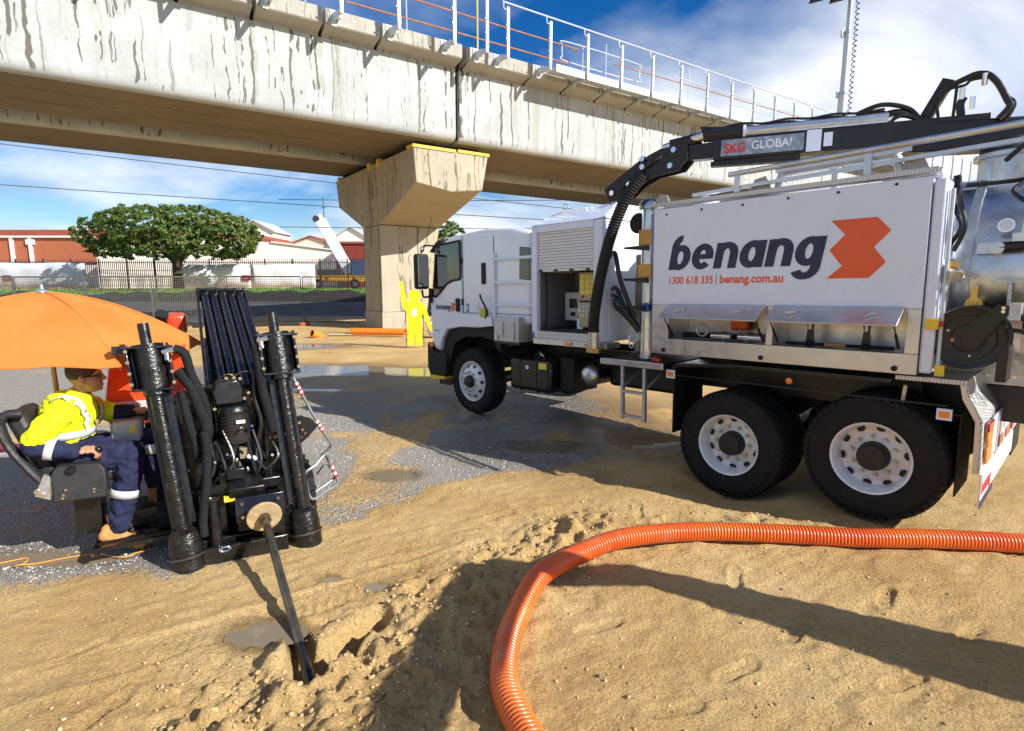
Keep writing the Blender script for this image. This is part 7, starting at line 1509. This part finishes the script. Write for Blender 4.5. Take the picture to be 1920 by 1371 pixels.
# ---- trees
def tree(x, y, z0, rx, ry, rz, zc, trunk_h, n, leaf, label, seed, colA, colB, clip=-0.55, bright_right=0.0):
    r = np.random.default_rng(seed); t = thing('tree', label, 'tree', (x, y, z0))
    Mt = pm('bark', (0.07, 0.05, 0.035), 0.9, 0, 0.3, 3, bump=0.5, bscale=12)
    MB().tube([(0.1, 0, -0.4), (0.03, 0, 0.5), (0, 0, trunk_h*0.7), (0.05, 0, trunk_h)], [rx*0.075, rx*0.06, rx*0.052, rx*0.05], 12).part('trunk', Mt, t)
    lm = MB()
    for k in range(13):
        a = k*2.4 + r.random(); e = Vector((math.cos(a)*rx*0.72*r.uniform(.5, 1), math.sin(a)*ry*0.72*r.uniform(.5, 1), zc + rz*r.uniform(-.35, .5)))
        s = Vector((0.02, 0, trunk_h*r.uniform(.75, 1))); mid = s.lerp(e, 0.45) + Vector((0, 0, 0.1*rz))
        lm.tube(catmull([s, mid, e], 4), [rx*0.034*(1-0.09*i) for i in range(9)], 6)
    lm.part('limbs', Mt, t)
    # leaf clumps: many small tilted leaf faces grouped on a shell and through the volume
    cn = int(n/34); th = r.random(cn)*6.283; u = r.uniform(clip, 1, cn); rad = np.where(r.random(cn) < 0.72, r.uniform(0.88, 1.0, cn), r.uniform(0.45, 0.9, cn))
    lump = 1 + 0.08*np.sin(th*5+seed+u*2) + 0.07*np.sin(th*9+u*7)
    s = np.sqrt(np.clip(1-np.abs(u)**2.6, 0, 1)); C = np.stack([s*np.cos(th)*rx*rad*lump, s*np.sin(th)*ry*rad*lump, zc + u*rz*rad], 1)
    K = 34; P = np.repeat(C, K, 0) + r.normal(size=(cn*K, 3))*np.array([0.30, 0.30, 0.19])*leaf*3.0
    nrm = np.repeat(C - np.array([0, 0, zc]), K, 0)/np.array([rx, ry, rz]) + r.normal(size=(cn*K, 3))*0.55; nrm /= np.linalg.norm(nrm, axis=1, keepdims=True)
    t1 = np.cross(nrm, r.normal(size=(cn*K, 3))); t1 /= np.linalg.norm(t1, axis=1, keepdims=True); t2 = np.cross(nrm, t1)
    L_ = leaf*r.uniform(.6, 1.25, (cn*K, 1)); W_ = L_*0.55
    V = np.stack([P - t1*L_, P + t2*W_, P + t1*L_, P - t2*W_], 1).reshape(-1, 3)
    me = bpy.data.meshes.new('crown'); me.from_pydata(V.tolist(), [], np.arange(4*cn*K).reshape(-1, 4).tolist())
    m = bpy.data.materials.new('leaves'); m.use_nodes = True; nt = m.node_tree; N, Lk = nt.nodes.new, nt.links.new; b = nt.nodes['Principled BSDF']
    g = N('ShaderNodeNewGeometry'); rp = N('ShaderNodeValToRGB'); e = rp.color_ramp.elements; e.new(0.5)
    for k, (p, c) in enumerate(((0.0, tuple(v*0.6 for v in colA)), (0.6, colA), (1.0, colB))): e[k].position = p; e[k].color = (*c, 1)
    Lk(g.outputs['Random Per Island'], rp.inputs[0]); Lk(rp.outputs[0], b.inputs['Base Color']); b.inputs['Roughness'].default_value = 0.55
    tr = N('ShaderNodeBsdfTranslucent'); Lk(rp.outputs[0], tr.inputs[0]); ms = N('ShaderNodeMixShader'); ms.inputs[0].default_value = 0.25
    Lk(b.outputs[0], ms.inputs[1]); Lk(tr.outputs[0], ms.inputs[2]); Lk(ms.outputs[0], nt.nodes['Material Output'].inputs[0])
    me.materials.append(m); o = bpy.data.objects.new('crown', me); COL.objects.link(o); o.parent = t; o['kind'] = 'stuff'
tree(-31.2, 53.4, gzs(-31, 53.4), 7.5, 6.2, 2.75, 4.95, 3.0, 56000, 0.125, 'broad flat-topped green street tree on the verge', 3, (0.065, 0.135, 0.020), (0.26, 0.27, 0.035), clip=-0.75)
tree(-6.9, 64, gzs(-7, 64), 1.7, 1.7, 2.2, 5.3, 3.4, 3500, 0.14, 'small bright green tree top showing above the truck cab', 8, (0.09, 0.17, 0.02), (0.22, 0.27, 0.03))

# ---- overhead wires
def wire(a, b, sag, label, r=0.022):
    a, b = Vector(a), Vector(b); pts = [a.lerp(b, i/24) - Vector((0, 0, sag*4*(i/24)*(1-i/24))) for i in range(25)]
    tag(MB().tube(pts, r, 5).part('power_line', M_fdark), label, 'power line', 'overhead power lines')
wire((-60, 62, 17.1), (40, 66, 6.9), 0.3, 'overhead power line, upper one left of the pier', 0.04)
wire((-60, 62, 12.6), (40, 66, 7.0), 0.2, 'overhead power line, lower one passing over the tree', 0.042)
wire((-20, 50, 9.0), (30, 50, 9.4), 0.25, 'overhead power line just under the viaduct, right of pier', 0.03)
wire((-20, 50, 6.7), (30, 50, 6.9), 0.2, 'overhead power line just above the truck cab roof', 0.03)

# ---- lighting mast behind the truck
lm_ = thing('lighting_mast', 'telescopic white lighting mast with coiled cable behind the truck', 'light mast', (10.5, 19, 0))
MB().cyl((0, 0, 0), (0, 0, 7.9), 0.13, n=12).part('mast_section', M_rail_w, lm_); MB().cyl((0, 0, 7.6), (0.01, 0, 9.7), 0.10, n=12).part('mast_section', M_rail_w, lm_); MB().cyl((0.01, 0, 9.4), (0.02, 0, 11.2), 0.075, n=12).part('mast_section', M_rail_w, lm_)
for z, r_ in ((7.85, 0.15), (9.65, 0.12)): MB().cyl((0, 0, z), (0, 0, z+0.09), r_, n=12).box(-0.2, -0.1, -0.04, 0.04, z-0.1, z+0.1).part('collar', M_galv, lm_)
MB().tube([(0.22 + 0.05*math.cos(t*0.9), 0.05*math.sin(t*0.9) - 0.05, 5.6 + t*0.022) for t in range(250)], 0.014, 5).part('coiled_cable', M_blackm, lm_)
MB().box(-1.1, 0.5, -0.04, 0.04, 10.86, 10.92).part('crossbar', M_galv, lm_)
for x in (-0.95, -0.32):
    h = MB().prism([(x-0.28, -0.3, 10.56), (x+0.20, -0.3, 10.68), (x+0.14, -0.3, 10.86), (x-0.22, -0.3, 10.74)], (0, 0.45, 0)).part('floodlight', M_blackm, lm_, bevel=0.02)
# ---------------------------------------------------------------- orange suction hose on the sand
def ribbed_hose(pts, r, amp, pitch, n=22):
    hp = catmull(pts, 30); acc = [0]
    for i in range(1, len(hp)): acc.append(acc[-1] + (hp[i]-hp[i-1]).length)
    st = pitch/4; k = int(acc[-1]/st); out = []; j = 0
    for i in range(k):
        s = i*st
        while acc[j+1] < s: j += 1
        out.append(hp[j].lerp(hp[j+1], (s-acc[j])/(acc[j+1]-acc[j])))
    rr = [r + (0 if i % 4 == 0 else amp) for i in range(k)]
    return MB().tube(out, rr, n)
M_hose = bpy.data.materials.new('orange_hose'); M_hose.use_nodes = True
def hose_mat(m):
    nt = m.node_tree; N, L = nt.nodes.new, nt.links.new; b = nt.nodes['Principled BSDF']; g = N('ShaderNodeNewGeometry')
    n = N('ShaderNodeTexNoise'); n.inputs['Scale'].default_value = 1.3; n.inputs['Detail'].default_value = 5; L(g.outputs['Position'], n.inputs[0])
    r = N('ShaderNodeValToRGB'); r.color_ramp.elements[0].position = 0.35; r.color_ramp.elements[0].color = (0.68, 0.080, 0.017, 1); r.color_ramp.elements[1].position = 0.65; r.color_ramp.elements[1].color = (0.82, 0.18, 0.022, 1); L(n.outputs[0], r.inputs[0])
    d = N('ShaderNodeTexNoise'); d.inputs['Scale'].default_value = 7; d.inputs['Detail'].default_value = 7; L(g.outputs['Position'], d.inputs[0]); dm = N('ShaderNodeMapRange'); dm.inputs[1].default_value = 0.55; dm.inputs[2].default_value = 0.75; dm.inputs[4].default_value = 0.55; L(d.outputs[0], dm.inputs[0])
    mx = N('ShaderNodeMix'); mx.data_type = 'RGBA'; L(dm.outputs[0], mx.inputs['Factor']); L(r.outputs[0], mx.inputs['A']); mx.inputs['B'].default_value = (0.45, 0.25, 0.12, 1); L(mx.outputs['Result'], b.inputs['Base Color'])
    b.inputs['Roughness'].default_value = 0.32; b.inputs['Coat Weight'].default_value = 0.15
hose_mat(M_hose)
HP = [(0.42, 1.55), (0.20, 1.85), (0.06, 2.13), (-0.03, 2.40), (-0.03, 2.68), (0.03, 2.99), (0.18, 3.36), (0.47, 3.69), (0.82, 3.90), (1.38, 4.07), (1.98, 4.05), (2.55, 3.99), (3.13, 3.96), (3.75, 3.88), (4.6, 3.75), (5.6, 3.9)]
ho = ribbed_hose([(x, y, gzs(x, y)*0.5 + 0.072 + (0.03 if 0.1 < x < 0.9 and y > 3.2 else 0)) for x, y in HP], 0.058, 0.012, 0.024).part('suction_hose', M_hose, sharp=70)
tag(ho, 'long orange ribbed suction hose curving across the sand', 'hose')
def ground_line(pts, r, dz=0.0, k=8):
    P_ = catmull([(x, y, 0) for x, y in pts], k); return [(p.x, p.y, gzs(p.x, p.y) + r + dz) for p in P_]
mh = MB().tube(ground_line([(-9, 5.9), (-7.2, 6.2), (-5.9, 6.35), (-4.9, 6.7), (-4.0, 6.6), (-3.2, 6.2)], 0.045, 0, 10), 0.045, 10).part('fluid_hose', pm('maroon_hose', (0.16, 0.02, 0.05), 0.35)); tag(mh, 'maroon fluid hose lying on the gravel behind the operator', 'hose')
tw = MB().tube(ground_line([(-3.62, 3.72), (-3.46, 3.80), (-3.42, 3.66), (-3.40, 3.70), (-3.05, 3.86), (-2.80, 3.80), (-2.72, 3.86), (-2.62, 3.95)], 0.004, 0.012, 6), 0.0045, 6).part('orange_twine', pm('twine_orange', (0.70, 0.30, 0.06), 0.6)); tag(tw, 'kinked orange twine on the muddy gravel by the operator boot', 'twine')
tw = MB().tube(ground_line([(-4.6, 4.55), (-4.25, 4.62), (-4.05, 4.60), (-4.12, 4.75), (-3.9, 4.85), (-3.5, 4.95)], 0.004, 0.01, 6), 0.004, 6).part('orange_twine', MATS['twine_orange']); tag(tw, 'loose orange twine in the umbrella shadow under the seat', 'twine')

# ---------------------------------------------------------------- cut-out figure sign
MY, MX = 17.3, -2.98
M_cut = pm('sign_yellow', (0.86, 0.80, 0.01), 0.5, 0, 0.03, 3)
z0 = gzs(MX, MY)
cm_ = thing('cutout_sign', 'bright yellow cut-out man sign with raised arm by the pier', 'sign', (MX, MY, z0))
outl = [(-0.22, 0.10), (-0.03, 0.08), (0.0, 0.75), (0.03, 0.08), (0.22, 0.10), (0.22, 0.9), (0.25, 1.1), (0.33, 0.86), (0.42, 0.60), (0.50, 0.52), (0.54, 0.56), (0.44, 0.95), (0.34, 1.30), (0.24, 1.40), (0.12, 1.44), (0.20, 1.54), (0.20, 1.66), (0.12, 1.76), (0.0, 1.79), (-0.12, 1.74), (-0.18, 1.63), (-0.16, 1.52), (-0.08, 1.44), (-0.20, 1.42), (-0.30, 1.75), (-0.33, 2.02), (-0.40, 2.04), (-0.43, 1.98), (-0.40, 1.60), (-0.34, 1.25), (-0.24, 1.12), (-0.22, 0.85)]
MB().xz(outl, -0.006, 0.006).part('figure_board', M_cut, cm_)
MB().box(-0.07, 0.07, -0.012, -0.0065, 0.98, 1.20).part('paper_notice', M_white, cm_)
for x in (-0.27, 0.27): MB().cyl((x, 0.02, -0.1), (x, 0.02, 1.30), 0.012, n=8).part('stake', pm('rusty_stake', (0.10, 0.06, 0.04), 0.7), cm_)
for z in (0.4, 1.05): MB().box(-0.27, 0.27, 0.01, 0.03, z, z+0.03).part('tie_bar', MATS['rusty_stake'], cm_)
pz_ = lambda x, y: gzs(x, y)
op_ = thing('orange_pipe', 'straight orange conduit pipe lying before the pier', 'pipe', (0, 0, 0))
M_pip = pm('conduit_orange', (0.80, 0.22, 0.02), 0.45, 0, 0.06, 4)
MB().lathe([(0.13, 0), (0.13, 2.1), (0.11, 2.1), (0.11, 0)], (-6.05, 21.3, 0.13), (1, -0.16, 0), 20, close=True).part('pipe_wall', M_pip, op_)
MB().box(-6.9, -6.0, 21.2, 21.5, 0.0, 0.03).part('timber_strip', pm('pale_timber', (0.6, 0.47, 0.28), 0.8), op_)
ps = thing('pipe_stub', 'short orange pipe stub poking out of the sand', 'pipe', (0, 0, 0))
MB().lathe([(0.13, -0.3), (0.13, 0.14), (0.11, 0.14), (0.11, -0.3)], (-7.2, 20.6, 0.08), (-0.5, -0.75, 0.35), 20, close=True).part('pipe_wall', M_pip, ps)
MB().lathe([(0.108, 0.10), (0.0, 0.10)], (-7.2, 20.6, 0.08), (-0.5, -0.75, 0.35), 20).part('bore_shade', M_gap, ps)  # black disc standing in for the shade inside the pipe
bg_ = MB(); bg_.sphere((-2.75, 20.6, 0.28), (0.34, 0.3, 0.36), 16); o = organic(bg_, 'white_bag', pm('bag_white', (0.75, 0.75, 0.75), 0.7), None, 0.03, 2, 0.15); tag(o, 'crumpled white bulk bag at the foot of the pier', 'bag')
# dry grass wisps beside the hose
dg = MB(); r_ = random.Random(12)
for k in range(46):
    cx, cy = (1.0 + r_.random()*0.5, 4.22 + r_.random()*0.16) if k < 34 else (0.9 + r_.random()*1.2, 3.75 + r_.random()*0.2); z = gzs(cx, cy); a = r_.random()*6.28; L_ = r_.uniform(.05, .14)
    dg.tube([(cx, cy, z), (cx + math.cos(a)*L_*0.5, cy + math.sin(a)*L_*0.5, z + 0.03), (cx + math.cos(a)*L_, cy + math.sin(a)*L_, z + 0.015)], 0.0016, 4)
tag(dg.part('dry_grass', pm('straw', (0.28, 0.19, 0.08), 0.9)), 'wisps of dry grass beside the orange hose', 'grass', kind='stuff')
# ---------------------------------------------------------------- excavator shape made up and added out of frame on the right to shade the sand in front
ex = thing('blocker', 'yellow excavator added outside the frame to cast the foreground shadow', 'blocker', (0, 0, 0))
M_exy = pm('blocker_yellow', (0.70, 0.42, 0.03), 0.45, 0, 0.1, 4)
def along(a, b, w, h, nm, mat=M_exy, **k): MB().beam(a, b, w, h).part(nm, mat, ex, bevel=0.03)
MB().tube(catmull([(3.35, 2.15, 1.8), (3.85, 1.93, 1.78), (5.0, 1.25, 1.55), (6.2, 0.8, 1.5), (7.6, 0.1, 1.2)], 3), list(np.interp(np.linspace(0, 1, 13), [0, 0.25, 0.5, 0.75, 1], [0.10, 0.15, 0.30, 0.34, 0.3])), 6).part('boom', M_exy, ex)  # boom tapered to throw the widening shadow band
MB().prism([(2.02, 0.60, 1.70), (2.00, 0.60, 1.80), (2.08, 0.60, 1.93), (2.18, 0.60, 1.93), (2.22, 0.60, 1.82), (2.16, 0.60, 1.72)], (0.32, 1.55, 0)).part('shade_bar', M_exy, ex, bevel=0.03)  # bar shaped and placed for its shadow left of the hose
MB().beam((2.42, 2.10, 1.82), (3.45, 2.11, 1.80), 0.14, 0.18).part('shade_link', M_exy, ex)  # added link joining the two shadow casters
MB().box(7.2, 9.2, -1.0, 0.7, 0.75, 1.6).part('house', M_exy, ex, bevel=0.08); MB().box(7.4, 8.4, -0.9, -0.1, 1.6, 2.5).part('cab', M_glass, ex, bevel=0.06)
for y in (-1.0, 0.45): MB().box(7.0, 9.4, y, y+0.35, 0.02, 0.6).part('track', M_rubber, ex, bevel=0.2, seg=4)
